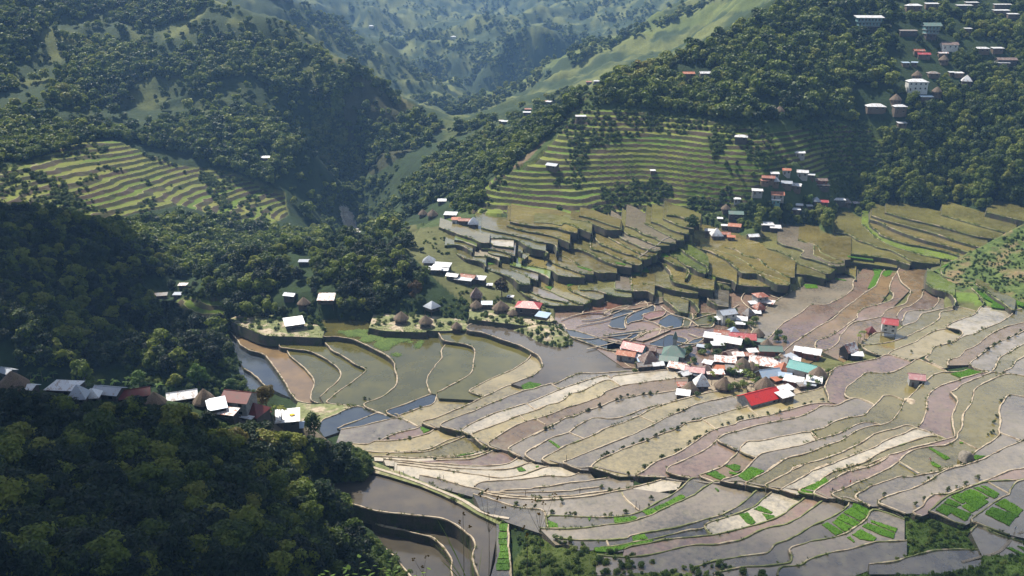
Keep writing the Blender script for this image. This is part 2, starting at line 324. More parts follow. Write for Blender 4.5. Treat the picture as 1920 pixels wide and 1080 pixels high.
T(13.4,'h:1960,460 1770,425 1700,510 1665,600 1685,680 1660,780 1670,820 1600,890 1480,960 1340,1075 g:1290,85 1150,125 1050,160 880,185 820,205 680,210 600,235 400,300 300,350 230,415 g:380,500', C('g:560,500 1000,300 1400,100 h:1960,950'),'g')
T(14.1,'h:1960,860 1870,895 1770,940 1640,1000 1490,1075 g:1300,100 1150,140 1050,180 950,260 850,310 720,350 560,400 480,440 450,462 560,512 730,575', C('g:900,560 1200,400 1960,200'),'g')
T(14.9,'g:1960,118 1770,145 1700,170 1550,240 1450,280 1330,310 1240,340 1150,380 1020,385 940,440 900,500 820,550 808,575 890,600', C('g:1000,560 1300,420 1960,300'),'t')
T(15.5,'g:1960,235 1560,258 1330,330 1240,365 1170,390 1090,450 1000,530 960,552 1100,600 1200,650 1330,690', C('g:1480,620 1800,420 1960,420'),'k')
T(16.2,'g:1960,230 1915,240 1840,260 1780,340 1770,385 1700,410 1600,480 1480,570 1380,645 1420,668 1600,730 1780,790', C('g:1960,830 2100,400'),'k')
D_ += [(-1.2,'j:960,680 1070,740'),(0.5,'b:165,290 230,332'),(1.9,'a:1610,570 1650,612'),(1.2,'a:1670,465 1740,520'),(2.6,'b:30,610 110,655'),(4.0,'b:320,725 450,780'),
       (4.8,'b:950,575 1030,610 1100,637'),(6.5,'c:100,490 205,580'),(6.5,'b:1525,610 1640,690'),(13.4,'g:670,60 870,175'),(15.5,'g:1560,265 1770,380'),(12.9,'h:1270,880 1440,965'),(13.4,'h:1660,800 1870,880')]
# --- paddies right of the village
T(1.5,'m:900,560 740,600 560,765 500,790 450,830 350,890 250,960 200,1020 100,1075 r:470,410 450,440 540,500 700,560 900,600', C('r:1100,500 m:1100,900 1100,600'),'g')
T(1.9,'n:405,200 380,240 385,290 350,330 250,390 130,440 0,440 z:1500,588 1470,606 1440,636', C('z:1462,668 n:0,690 300,470 500,330 600,150 480,100'),'t')
T(2.2,'n:760,112 680,120 640,150 610,220 570,280 490,330 400,400 310,465 180,580 100,620 0,680 z:1480,650 1460,668', C('z:1500,690 1600,640 1690,515 1645,503'),'b')
T(3.0,'n:800,110 720,240 710,300 745,350 720,400 600,440 480,470 430,510 415,560 380,580 300,640 180,720 60,760 50,830 150,850', C('n:200,880 500,700 900,300 960,105'),'t')
T(3.8,'n:780,140 820,240 900,310 880,370 850,430 700,480 660,520 640,545 500,580 380,600 270,720 260,760 190,830 100,860', C('n:300,960 600,700 950,450 1040,300 1080,110'),'b')
T(4.6,'n:1000,300 1130,330 1150,400 1120,450 1060,485 870,500 840,560 820,590', C('n:850,680 1200,520 1200,350'),'g')
T(4.2,'n:1020,305 990,380 900,450 820,480 780,540', C('n:820,620 1180,480 1150,300'),'t')
T(5.4,'n:1300,450 1250,460 1100,500 1000,520 950,590 870,620 800,655 740,690 600,690 480,770 440,800', C('n:600,850 1000,780 1300,560'),'o')
T(6.2,'n:1500,500 1320,460 1270,490 1170,505 1160,560 1080,620 960,680 800,750 640,790 460,805 500,850 600,890', C('n:700,900 1200,720 1500,600'),'o')
T(7.0,'n:1225,655 1100,680 950,770 825,818 700,885 850,940', C('n:970,920 1400,750'),'y')
T(8.1,'n:1820,500 1700,480 1540,455 1480,520 1350,575 1225,635 1350,668 1370,700 1300,760', C('n:1450,740 1850,600'),'w',H=3)
T(8.6,'n:1960,470 1830,490 1820,520 1700,600 1550,660 1480,700 1380,720 1300,770 1200,800 1110,820 1080,880 1030,920 1100,970 1190,1015', C('n:1300,980 1960,700'),'o')
T(9.2,'n:1960,590 1750,640 1600,720 1500,800 1400,850 1340,910 1240,935 1235,985', C('n:1440,980 1960,700'),'b')
T(9.9,'n:1960,660 1800,730 1650,800 1550,880 1430,980 1570,1040', C('n:1700,1050 1960,900'),'g')
T(10.6,'n:1960,770 1800,860 1700,920 1660,1000 1640,1040', C('n:1750,1070 1960,1000'),'o')
T(11.2,'n:1960,880 1850,950 1800,1010 1740,1035', C('n:1800,1080 1960,1080'),'g')
T(7.7,'n:900,950 700,890 600,925 420,960 240,1000 160,1060 c:860,180 830,240 800,310 825,380 835,445', C('c:950,480 1100,420 h:900,90'),'t')
T(8.3,'h:1140,195 1000,130 900,90 845,70 760,130 650,185 540,210 340,205 290,250 170,330 130,425 180,465 300,470 410,520', C('h:500,480 720,480 1120,260'),'o')
# --- rows below the drain, the fan and the bottom of the picture (rising towards the camera)
T(-5.60,'i:760,830 880,855 1020,850 1290,880 1420,930', C('i:1420,1000 900,1075 700,1000'),'s',nb=1,w=1)
T(-4.97,'i:1420,920 1290,872 1100,950 980,1000 940,1060', C('i:1000,1150 1550,960'),'s',w=1)
T(-4.14,'i:1560,960 1480,935 1350,980 1200,1040 1120,1075', C('i:1300,1150 1650,990'),'s',w=1)
T(-3.30,'a:690,672 600,630 490,592 300,640 100,680 0,695', C('z:620,860 a:100,860 500,860 750,700'),'g')
T(-2.47,'a:860,690 800,685 730,660 680,690 600,710 500,730 400,770 340,800', C('a:400,840 700,820 900,710'),'t')
T(-1.85,'a:1100,755 1000,715 870,688 780,735 620,775 480,800 300,800 240,830 80,825', C('z:640,850 a:300,920 800,900 1130,790'),'y')
T(-1.13,'a:1130,758 1100,757 950,800 850,850 760,885 600,895 400,905 180,893', C('a:180,950 700,930 1160,800'),'o')
T(-0.30,'a:1290,858 1200,800 1140,757 1050,790 900,850 800,895 600,905 430,910 410,925', C('a:500,960 1000,960 1320,880'),'o')
T(0.52,'a:1340,868 1300,862 1200,910 1000,935 800,950 600,955 300,940', C('a:300,980 900,1000 1350,900'),'w')
T(1.11,'a:1370,875 1350,872 1250,920 1100,945 850,957', C('a:850,1010 1400,930'),'y')
T(1.70,'a:1580,940 1410,880 1300,920 1180,960 1000,972 850,977', C('a:700,980 850,1040 1500,1040 1620,960'),'t')
T(2.43,'a:1740,985 1690,980 1620,940 1580,960 1520,1000 1400,1025 1200,1025 900,1010 650,990 500,975 380,965', C('a:400,1020 1000,1090 1600,1090 1760,1010'),'w')
T(3.17,'e:150,70 a:1870,1005 1770,985 1650,1010 1550,1050 1400,1060 1100,1050 800,1025 600,1000 480,985', C('d:480,160 1000,220 1700,220 e:260,100'),'w')
T(3.90,'e:430,130 250,85 210,80 100,100 0,130 d:1800,110 1600,180 1450,200 1330,190 1240,172 1000,140 700,100 500,75', C('d:500,160 1100,300 1700,260 e:440,160'),'w')
T(4.60,'e:500,140 450,125 380,170 300,190 150,180 0,190 d:1800,185 1600,215 1400,225 1250,240 1200,272', C('d:1250,330 1800,360 e:600,260'),'g')
T(5.30,'e:900,200 720,180 650,205 550,220 350,240 150,275 0,290 d:1700,300 1500,305 1430,322', C('d:1400,380 e:100,400 900,290'),'g')
T(6.00,'e:640,275 450,300 250,320 0,330 d:1700,330 1500,330 1300,322 1200,290 1100,270 900,210 700,170', C('d:700,240 1300,400 e:100,420 700,320'),'g')
T(6.70,'e:1350,200 1280,182 1230,180 1150,215 1000,260 880,285 700,310 550,335 350,355 200,370 0,375 d:1800,375 1600,365 1450,345 1300,330', C('d:1400,420 e:300,450 1300,300'),'w')
T(7.15,'e:900,292 800,312 700,328 550,360 350,382 150,397 0,397 d:1800,400 1600,385 1400,365 1250,330', C('d:1200,360 1500,560 e:100,600 800,600 1300,350'),'g')
T(7.45,'d:1180,345 1300,375 1450,425 1600,465 1800,490 1840,530 1860,650', C('d:1860,720 1500,600 1250,480'),'k')
T(7.75,'e:1640,225 1500,190 1440,197 1380,235 1310,310 1200,375 1080,440 970,500 850,535 700,555 400,547 150,540 122,560 130,650', C('e:300,720 900,680 1400,420'),'k')
T(8.25,'e:1780,280 1700,240 1640,225 1520,290 1450,350 1350,395 1200,460 1080,520 950,570 850,600 600,630 400,655 130,657 60,655', C('e:200,800 800,820 1500,700 f:560,340'),'g')
T(9.20,'f:640,300 570,310 530,350 430,430 300,505 150,560 0,605 e:1300,640 1050,685 870,715 850,740 650,760 400,757 200,742', C('e:400,850 1000,850 f:200,700 700,330'),'k')
T(9.80,'f:1000,370 920,400 780,302 730,310 650,370 560,450 480,490 350,530 150,600 100,637 160,705', C('f:300,760 900,560'),'w')
T(9.70,'f:150,700 100,645 70,655 0,665 e:1400,665 1200,715 1000,760 800,805 600,825', C('e:650,880 1400,780 f:160,740'),'k')
T(10.50,'f:1150,400 1030,370 990,390 900,450 840,500 780,550 640,600 480,640 300,690 160,712 0,732 e:1250,750 1050,780 900,815 820,845', C('e:800,930 1300,900 f:400,820 1200,460'),'t')
T(11.24,'f:1370,408 1220,380 1100,450 1000,520 900,590 800,630 650,650 500,720 400,760 200,800 0,805 e:1250,845 1050,890 850,912 580,897', C('e:560,1075 1500,1075 f:700,1000 900,850 1450,500'),'g')
T(12.30,'f:1600,478 1440,405 1400,450 1280,530 1150,600 1000,670 850,750 720,800 680,860 640,880 400,910 180,945 110,970 0,1000 e:1430,1005', C('e:1430,1100 f:700,1100 1000,900 1700,600'),'k')
T(13.05,'f:1900,570 1620,480 1560,560 1450,650 1380,700 1250,740 1100,760 950,800 860,830 880,900 870,960 780,980 500,1000 300,1025 190,1060', C('f:190,1150 900,1120 1300,1000 1900,800'),'g')
T(13.98,'f:1920,760 1640,780 1500,820 1250,870 1150,900 1020,940 950,990 800,1000 765,1040 760,1080', C('f:760,1150 1400,1100 1920,900'),'k')
T(15.20,'g:1500,930 1150,940 1000,950 800,1000 620,1050 370,1080', C('g:370,1180 1500,1180'),'k')
T(15.80,'g:1380,760 1450,690 1600,760 1700,800 1900,860', C('g:1960,1000 1500,1000'),'k')
D_ += [(7.2,'e:800,330 830,390 900,450 960,495'),(9.2,'e:655,760 675,812')]
# --- the long grey pond at the lower left and the two below it
T(6.0,'d:-150,380 0,410 100,440 300,495 500,525 800,550 950,580 1080,650 1130,690 1190,750 1195,830 1175,880 1190,960 1240,1100', C('d:1330,1100 1400,700 1380,570 1250,500 1100,400 900,320 700,240 430,150 250,100 100,200 -150,260'),'g',H=5,w=1)
T(1.6,'d:280,600 400,640 600,680 800,730 880,780 950,860 1000,940 990,1000 1000,1100', C('d:1300,1100 1250,800 1100,620 800,500 300,480'),'k',H=4,w=1)
T(-1.0,'d:120,640 200,700 320,770 420,850 500,930 560,1000 630,1090', C('d:1000,1150 1020,900 800,650 300,560'),'k',H=3,w=1)
T(6.8,'d:1500,590 1510,700 1500,800 1520,1000 1530,1100', C('d:1340,1100 1400,900 1395,600'),'k')
# --- mid valley terraces, rising away from the camera (height from the valley profile)
Q = []
def U(rim, c, n=26, **kw): Q.append((P(rim), n + 14, c, kw))
U('k:1120,700 1180,740 1290,790 1400,830 1540,830 1700,832','t')
U('k:1210,690 1270,735 1380,770 1500,795 1560,812','g')
U('k:1300,670 1400,705 1500,750 1600,790 1700,820 1755,800','o')
U('l:120,670 150,700 250,740 370,780 440,760','o')
U('l:215,655 230,690 350,695 480,730 600,755 690,755','y')
U('l:545,620 545,680 640,700 720,705 760,690','g',22)
U('l:690,560 690,640 720,700 830,700 900,735','o',24)
U('l:800,640 900,645 1050,690 1200,715 1290,722','t',30)
U('l:880,418 960,445 1030,515 1055,590 1080,620 1200,650 1300,675 1430,695','o',8)
U('l:890,388 1000,420 1080,462 1190,500 1215,527 1175,592','b',8)
U('l:985,345 1060,385 1130,430 1180,470 1245,490 1300,530 1360,548','G',6)
U('l:1050,290 1130,322 1200,370 1290,430 1370,480 1378,535','G',6)
U('l:1180,590 1300,620 1440,655','n',12)
U('l:1360,540 1450,570 1600,610 1640,640','o',36)
U('l:1350,600 1500,625 1700,652 1915,662 m:460,748','o',22)
U('k:1130,445 1180,470 1300,490 1420,520 1480,560 1600,575 1710,577','o',30)
U('k:1040,470 1130,490 1250,520 1350,560 1400,590','n',18)
U('k:1050,510 1150,545 1230,590 1290,610','g',18)
U('k:790,470 830,505 900,530 1000,560 1080,600 1130,640 1220,642','t',24)
U('k:560,365 640,410 750,430 800,450 820,480','b',26)
U('k:720,385 850,395 930,420 940,440','w',16)
U('k:1355,385 1400,430 1500,480 1600,510 1700,545 1790,552','o',22)
U('k:1470,370 1550,400 1650,460 1750,500 1850,540 l:475,532 560,540','o',28)
U('l:130,315 250,335 350,380 450,430 560,470 690,490','b',26)
U('l:320,210 320,290 345,325 450,350 560,400 650,440 750,470 780,450','o',26)
U('l:365,215 375,240 420,280 520,320 620,360 720,385 800,420 865,398','o',26)
U('l:470,190 500,225 600,280 700,330 800,375 900,385 930,340','o',26)
U('l:500,155 560,190 620,235 700,270 800,315 900,345 950,330','g',24)
U('l:600,130 650,190 750,220 850,265 930,290 1035,290','b',24)
U('l:640,110 720,140 800,190 900,220 960,255 1090,275','g',26)
U('l:820,95 900,140 1000,190 1100,240 1160,245','b',22)
U('l:870,75 950,100 1050,150 1150,180 1205,190','b',20)
U('l:980,45 1050,80 1150,120 1250,140','b',20)
U('l:1010,15 1100,25 1200,60 1270,90 1310,100','b',6)
U('k:1110,340 1150,360 1210,370 1150,425','t',20)
U('k:720,180 800,210 850,225 960,225 1080,235 1140,260 1170,285 1250,320 1370,345 1358,385','b',26)
U('k:850,255 900,290 1000,305 1065,315','w',14)
U('k:780,320 850,325 950,340 1085,382','g',14)
U('k:840,350 900,375 1045,400','t',12)
U('k:400,125 500,160 600,200 700,230 780,265 850,267','o',4)
U('k:780,130 900,160 1050,190 1150,215 1250,240 1260,250 1350,265 1440,282 1460,340','o',12)
U('k:1010,110 1100,140 1200,165 1350,190 1450,215 1520,240 1575,268','o',24)
U('k:1040,75 1100,90 1250,115 1350,120 1450,130 1550,160 1645,180','o',20)
U('k:1250,85 1400,90 1500,110 l:90,90 200,130 330,180','y',4)
U('k:450,290 550,285 640,310 700,350','b',6)
U('k:540,240 620,255 740,300','G',4)
U('l:140,50 300,80 400,120 480,150 600,150','o',2)
U('l:220,20 350,50 470,95 590,130','o',2)
U('l:1230,305 1350,330 1450,370 1550,420 1640,500 1700,540 m:180,640 300,700 380,740 470,746','o',34)
U('l:1350,305 1500,350 1600,380 1700,430 1800,500 m:190,620 300,660 400,690 485,735','o',30)
U('l:1530,310 1640,335 m:80,480 200,510 270,570 370,620 450,670 525,672','o',18)
U('m:200,430 300,470 370,540 450,590 530,640 640,650 805,687','b',28)
U('m:255,410 350,430 430,460 500,500 560,550 680,590 800,640 850,640 880,605','y',28)
U('m:370,355 450,390 540,410 612,440 580,480 700,515 800,545 880,575 975,570','g',28)
U('m:560,340 650,365 700,380 700,470 770,500 830,530 900,552 960,540','o',22)
U('m:690,372 740,400 760,450 830,480 900,510 1030,512','o',28)
U('m:860,335 910,380 930,420 990,455 1100,470 1260,490 1400,512 1570,562','b',40)
U('m:985,485 1100,500 1240,520','n',14)
U('m:960,535 1100,545 1250,562 1350,575 1450,588','b',18)
U('m:900,270 1020,290 1100,340 1200,370 1300,410 1400,430 1500,480 1600,530 1830,556','b',30)
U('m:1130,190 1230,290 1300,340 1400,390 1560,440 1700,480 1915,518 z:1800,497','n',20)
U('m:1200,205 1290,270 1300,290 1400,330 1530,370 1700,400 1915,450 z:1815,485','o',20)
U('m:1205,150 1300,180 1400,230 1550,290 1700,340 1915,395 z:1830,478','o',20)
U('m:1220,115 1350,160 1500,200 1650,240 1800,280 1915,322 z:1850,468','b',10)
U('m:1840,190 1915,225 z:1815,440 1870,456','b',16)
U('z:1660,398 1700,410 1765,425 1830,443 1880,450','b',14)
U('z:1765,403 1800,413 1860,430 1905,440','b',14)
U('z:1850,398 1925,416','b',14)
U('n:245,120 330,160 400,190 405,220','o',26)
U('l:1380,740 1390,790 1470,830 1560,840','k',16)
U('l:1145,760 1230,790 1300,870 1290,900','b',20)
U('l:980,770 1060,830 1130,890 1200,900','t',20)
for z_, rim, c, n_ in ((8.9,'n:1170,130 1200,180 1300,215 1400,250 1470,310 1530,370 1562,410 1545,447','G',20),(10.4,'n:1480,250 1560,300 1650,370 1740,430 1800,480 1840,490','b',22),(8.2,'n:1040,250 1120,300 1250,340 1300,400 1290,450','G',30)):
    r_ = P(rim); S.append((z_, r_, ('c', [(x + 2, y - n_) for x, y in reversed(r_)]), c, dict(up=1, H=3)))
# small ponds on the valley floor
for rim, c in (('l:550,870 640,870 720,880 650,930 630,990 640,1040 520,1030 490,1010','s'),('l:725,895 830,840 900,830 890,890 800,905 790,960 690,980 650,1000 645,960','s'),
        ('l:950,960 1040,910 1150,910 1165,960 1130,1030 1000,1032 930,1000','s'),('l:1250,940 1300,900 1450,900 1450,960 1400,1030 1260,1010','m'),
        ('z:1062,618 1085,622 1140,640 1185,652 1150,658 1100,643 1070,632','s'),('q:540,290 700,220 780,185 900,210 1000,245 990,280 880,330 700,350 520,315','s'),
        ('q:-60,200 200,160 480,130 380,190 320,240 150,245','s'),('q:0,250 200,290 450,315 470,330 200,372 -20,380','s'),('q:1000,300 1080,250 1220,225 1100,320 930,350','s'),
        ('l:1160,905 1240,905 1240,960 1200,1030 1140,1030','m')):
    T(0.55, rim, ('c', []), c, w=1, H=1)
T(0.3,'z:1040,560 1130,556 1300,556 1420,540 1480,545', C('z:1400,700 1170,690 1040,600'),'t',H=1)
for rim, c in (('l:250,900 300,840 420,810 600,780 700,790 640,830 520,860 440,900','r'),('l:440,910 560,850 720,830 800,790 840,830 700,860 540,870 500,910','t'),('l:780,920 900,880 1000,880 960,930 850,960','r'),
        ('l:850,750 980,740 1000,790 900,820','g'),('q:330,250 480,170 640,110 800,120 660,180 440,270','t'),('l:1050,860 1080,820 1170,870 1160,900 1080,900','t'),('l:1390,760 1470,740 1530,770 1470,810','k')):
    T(0.8, rim, ('c', []), c, H=1)

for s_ in ('z:1080,612 1110,606 1140,600 1165,592 1190,585 1225,572','z:1065,630 1100,636 1130,632 1170,628 1210,622 1250,618 1290,612 1330,608','z:1090,600 1120,598 1150,588 1180,575','z:1180,640 1200,628 1225,620 1262,612','z:1300,600 1330,590 1362,585 1385,572','z:1240,575 1262,590 1290,598 1310,612','z:1330,560 1350,575 1345,590 1365,600','z:1200,600 1225,604 1240,615 1232,630','z:1400,545 1390,560 1402,575 1425,590 1440,602','z:1170,575 1200,570 1240,566 1290,570','z:1100,655 1130,648 1160,640 1185,628','z:1290,625 1310,632 1335,630 1352,618','z:1430,545 1450,556 1470,560 1500,556','z:1052,600 1075,592 1110,585 1150,580','z:1265,640 1290,645 1315,642 1330,634'):
    D_.append((0.8, s_))

T(6.9,'d:150,75 260,42 430,108 560,150 700,215 900,300 1100,385 1250,482 1400,550 1515,597', C('d:1490,650 1380,600 1230,528 1080,438 900,350 700,268 430,185 200,125'),'G',nb=1,H=2)
# ------------------------------------------------------------------ heights of the mid valley rows
def zmid(px, py):
    return -float(np.interp(px, [1350, 1450, 1650], [0, 3.0, 5.5])) * float(np.interp(py, [400, 440], [0.3, 1])) + float(np.interp(-py, [-640, -600, -575, -510, -460, -406, -370], [0.6, 1.0, 2.4, 8.0, 13.0, 19.0, 25.0]))
zq = []
for rim, n_, c, kw in Q: zq.append(sum(zmid(*p) for p in rim) / len(rim))
def coly(rim):
    d = {}
    for (x0, y0), (x1, y1) in zip(rim, rim[1:]):
        a, b = (x0, x1) if x0 < x1 else (x1, x0)
        for x in range(int(a // 8 + 1) * 8, int(b) + 1, 8):
            if x1 != x0: d.setdefault(x, y0 + (y1 - y0) * (x - x0) / (x1 - x0))
    return d
cols = [coly(q[0]) for q in Q]
eqs = {}; floor_ = {}
for x in range(700, 1920, 8):
    st = sorted([(-cols[k][x], k) for k in range(len(Q)) if x in cols[k]])
    for (ya, ka), (yb, kb) in zip(st, st[1:]):
        if 2 < yb - ya < 70: eqs.setdefault((ka, kb), []).append(yb - ya)
    if st and -st[0][0] > 500: floor_.setdefault(st[0][1], []).append((x, -st[0][0]))
rows = []; rhs = []
for (ka, kb), g_ in eqs.items():
    r_ = np.zeros(len(Q)); w_ = math.sqrt(len(g_)); r_[kb] = w_; r_[ka] = -w_; rows.append(r_); rhs.append(w_ * min(1.2, max(0.55, 0.054 * sum(g_) / len(g_))))
for k, v in floor_.items():
    r_ = np.zeros(len(Q)); w_ = 0.8 * math.sqrt(len(v)); r_[k] = w_; xm = sum(q[0] for q in v) / len(v)
    rows.append(r_); rhs.append(w_ * (float(np.interp(xm, [1400, 1500, 1700, 1800], [1.0, 1.8, 4.0, 8.0])) + 1.0))
for k in range(len(Q)):
    r_ = np.zeros(len(Q)); r_[k] = 0.25; rows.append(r_); rhs.append(0.25 * zq[k])
zq = list(np.linalg.lstsq(np.array(rows), np.array(rhs), rcond=None)[0])
for _ in range(60):
    for (ka, kb), g_ in eqs.items():
        d = zq[ka] + 0.45 - zq[kb]
        if d > 0: zq[ka] -= d * .5; zq[kb] += d * .5
extra = []
for (ka, kb), g_ in eqs.items():
    gm = sum(g_) / len(g_)
    if not 15.5 < gm < 48 or len(g_) < 5 or zq[kb] - zq[ka] < .5: continue
    r_ = Q[ka][0]; m0, m1 = int(len(r_) * .12), max(int(len(r_) * .12) + 2, int(math.ceil(len(r_) * .9)))
    sh_ = gm * random.uniform(.42, .56)
    seg = [(x, y - sh_ + random.uniform(-1.2, 1.2)) for x, y in r_[m0:m1]]
    seg = [p for p in seg if int(p[0] // 8) * 8 in cols[kb]]
    if len(seg) < 3: continue
    extra.append(((max(zq[ka], 1) + zq[kb]) / 2, seg, int(sh_ + 10), random.choice('oobyg')))
for z_, seg, n_, c in extra: S.append((z_, seg, ('c', [(x + 2, y - n_) for x, y in reversed(seg)]), c, dict(up=1, H=2)))
for k_, (rim, n_, c, kw) in enumerate(Q):
    S.append((max(zq[k_], 1.0), rim, ('c', [(x + 2, y - n_) for x, y in reversed(rim)]), c, dict(kw, up=1)))
# ------------------------------------------------------------------ survey anchors of the ground
A = []
def az(*l):
    for px, py, z in l: A.append(tuple(at_z(px, py, z)))
def aD(*l):
    for px, py, D in l: A.append(tuple(at_D(px, py, D)))
def aw(*l): A.extend(l)
for z, rim, close, c, kw in S:
    dz = 1.3 if kw.get('up') else max(1.2, kw.get('H', 0) - 0.8)
    for px, py in rim[::3]:
        p = at_z(px, py, z); A.append((p.x, p.y, z - dz))
    for px, py in close[1][::3]:
        p = at_z(px, py, z); A.append((p.x, p.y, z - (0.35 if kw.get('up') else 0.9)))
# near slope under the camera
aw((0, -40, 172), (-80, -40, 178), (80, -40, 172), (0, 0, 163), (-60, 0, 165), (60, 0, 163), (0, 30, 138), (0, 60, 108), (0, 100, 68), (-90, 90, 78), (90, 90, 70), (0, 150, 32), (-60, 140, 48), (80, 150, 34), (-160, 60, 110), (170, 60, 110), (60, 185, 15), (130, 170, 24), (0, 185, 8), (-200, 100, 80), (220, 110, 70))
aD((0, 1079, 175), (300, 1079, 178), (600, 1079, 190), (0, 900, 225), (300, 1000, 200), (300, 900, 228), (500, 1000, 208), (500, 900, 238), (620, 1000, 225), (660, 940, 240),
   (0, 740, 266), (100, 748, 263), (250, 757, 262), (400, 776, 262), (480, 792, 262), (560, 806, 266), (630, 832, 272), (0, 800, 252), (300, 820, 248), (480, 850, 250), (670, 870, 266), (590, 880, 255), (-200, 740, 270), (-200, 1000, 200))
az((1250, 1040, 14), (1100, 1040, 12.5), (1450, 1075, 14.5), (1300, 1100, 16), (1600, 920, 12), (1750, 900, 14.5), (1850, 960, 17), (1900, 1040, 20), (1700, 950, 15), (1560, 985, 14.2), (1920, 900, 17))
# hidden ground behind the near crest, the gorge and the dark hill
aw((-150, 300, 6), (-110, 330, -22), (-60, 330, -16), (-190, 330, -12), (-250, 330, -4), (-350, 300, 20))
aD((300, 650, 430), (200, 600, 480), (100, 500, 520), (0, 400, 565), (100, 412, 580), (200, 432, 600), (270, 472, 600), (340, 517, 600), (0, 600, 430), (100, 620, 430), (430, 492, 522), (350, 540, 520), (510, 475, 530),
   (300, 700, 395), (400, 650, 405), (250, 562, 512), (230, 640, 470), (-200, 350, 560), (-200, 600, 420), (340, 590, 480), (400, 560, 480))
# wooded knoll
az((450, 600, -4), (540, 560, 2), (620, 560, 3.5), (700, 560, 4), (760, 575, 3.5), (800, 560, 5), (860, 575, 3), (920, 560, 4), (1000, 585, 2.6), (600, 500, 10), (680, 480, 14), (760, 490, 13), (810, 500, 11), (870, 525, 8), (920, 535, 5.5), (1010, 600, 1.8), (960, 545, 4), (740, 600, 1.0), (800, 610, 0.6), (860, 612, 0.4))
# left terraces and what lies below them
aD((0, 340, 760), (100, 292, 830), (200, 266, 860), (400, 330, 820), (530, 360, 800), (0, 392, 700), (150, 402, 720), (350, 402, 720), (440, 402, 740), (530, 420, 740), (200, 340, 770), (300, 440, 680), (450, 450, 680), (400, 500, 620), (560, 460, 640), (-200, 360, 760),
   (655, 432, 850), (650, 395, 930), (600, 440, 760), (700, 422, 800), (760, 400, 720), (830, 405, 640), (740, 440, 600))
# left mountain
aD((-150, -150, 1400), (0, -200, 1450), (200, -150, 1350), (0, 0, 1200), (0, 100, 1080), (0, 200, 960), (200, 0, 1200), (200, 100, 1070), (300, 200, 960), (500, 200, 930), (500, 100, 1020), (600, 300, 860),
   (380, -4, 1150), (450, 20, 1120), (560, 60, 1080), (650, 110, 1040), (700, 150, 1010), (760, 200, 980), (830, 238, 950), (300, 20, 1170), (250, 250, 880), (450, 280, 850), (640, 340, 880), (700, 300, 900), (750, 280, 920), (620, 200, 960), (700, 250, 940), (600, 400, 810), (-200, 100, 1100), (-200, 250, 900))
for px, py, D in ((380, -4, 1400), (500, 60, 1330), (600, 110, 1280), (720, 190, 1220), (830, 238, 1150)):
    p = at_D(px, py, D); A.append((p.x, p.y, p.z - 75))
# right slope: distance as a function of the row in the photograph
def Dr(y): return float(np.interp(y, [0, 50, 100, 150, 200, 250, 300, 345, 385, 406, 430, 455], [800, 765, 735, 705, 676, 650, 622, 598, 572, 549, 524, 505]))
def hx(x, y): d = ray(x, y); return max(1.0, math.hypot(d.x, d.y) / d.y / 1.025)
aD(*[(x_, y_, Dr(y_) * hx(x_, y_)) for x_, y_ in ((1450, 430), (1450, 395), (1430, 345), (1560, 385), (1500, 285), (1300, 375), (1300, 300), (1300, 200), (1100, 205), (1100, 300), (960, 330), (930, 385), (1100, 370), (1110, 172), (1000, 300), (1700, 385), (1700, 300), (1850, 385), (1900, 310), (1700, 200), (1500, 200), (1500, 120), (1700, 100), (1900, 150), (1900, 50), (1700, 20), (1500, 30), (1350, 80), (1290, 105), (1420, 40), (1480, -10), (1600, 420), (1380, 440), (1200, 385), (2050, 200), (2050, 380), (2050, 0))])
aD((1920, -100, 1160), (1600, -100, 1080), (2200, 100, 960), (1920, -200, 1350), (1600, -220, 1300))
az((850, 402, 8))
for px, py, z in ((1290, 105, 50), (1420, 40, 85), (1500, -20, 110), (1200, 150, 40)):
    p = at_D(px, py, 1000 if px > 1250 else 880); A.append((p.x, p.y, z))
# green spur at the right edge
az((1925, 572, 10), (1765, 512, 8), (1850, 565, 9.5), (1760, 540, 8), (2050, 560, 12))
# valley behind
aD((880, 305, 760), (780, 350, 780), (900, 242, 900), (1000, 212, 900), (1150, 152, 950), (1250, 125, 950), (700, 380, 850), (690, 335, 900), (820, 280, 830))
aD((840, 232, 1250), (860, 195, 1500), (560, 20, 1700), (700, 115, 1600), (800, 172, 1550), (640, 70, 1650), (480, -10, 1700), (870, 215, 1450), (950, 160, 1550), (1050, 122, 1500), (1150, 80, 1500), (1300, 20, 1500), (1450, -20, 1500), (1300, 80, 1250), (1150, 130, 1150), (1050, 180, 1080), (950, 205, 1100),
   (750, 112, 2000), (850, 95, 2200), (900, 60, 2300), (1000, 42, 2400), (850, 150, 1800), (780, 142, 1850), (1000, 100, 1900), (940, 120, 1950),
   (700, 0, 3000), (850, 40, 2900), (1000, -10, 3200), (600, 0, 2800), (650, 60, 2500), (850, -80, 3600), (600, -140, 3400), (1200, -120, 3000), (1150, 20, 2400), (1300, -60, 2600), (400, -160, 2800), (1600, -200, 2600), (750, 60, 2500), (560, -40, 2700))
for px, py, D in ((560, 20, 2050), (640, 70, 2000), (700, 115, 1950), (800, 172, 1850), (950, 160, 1850), (1050, 122, 1850), (1150, 80, 1850), (1300, 20, 1900)):
    p = at_D(px, py, D); A.append((p.x, p.y, p.z - 120))
for px, py, D in ((700, 30, 2500), (800, 65, 2450), (760, 20, 2900), (1050, 60, 2300), (1120, 30, 2500)):
    A.append(tuple(at_D(px, py, D)))
A = np.array(A, float)
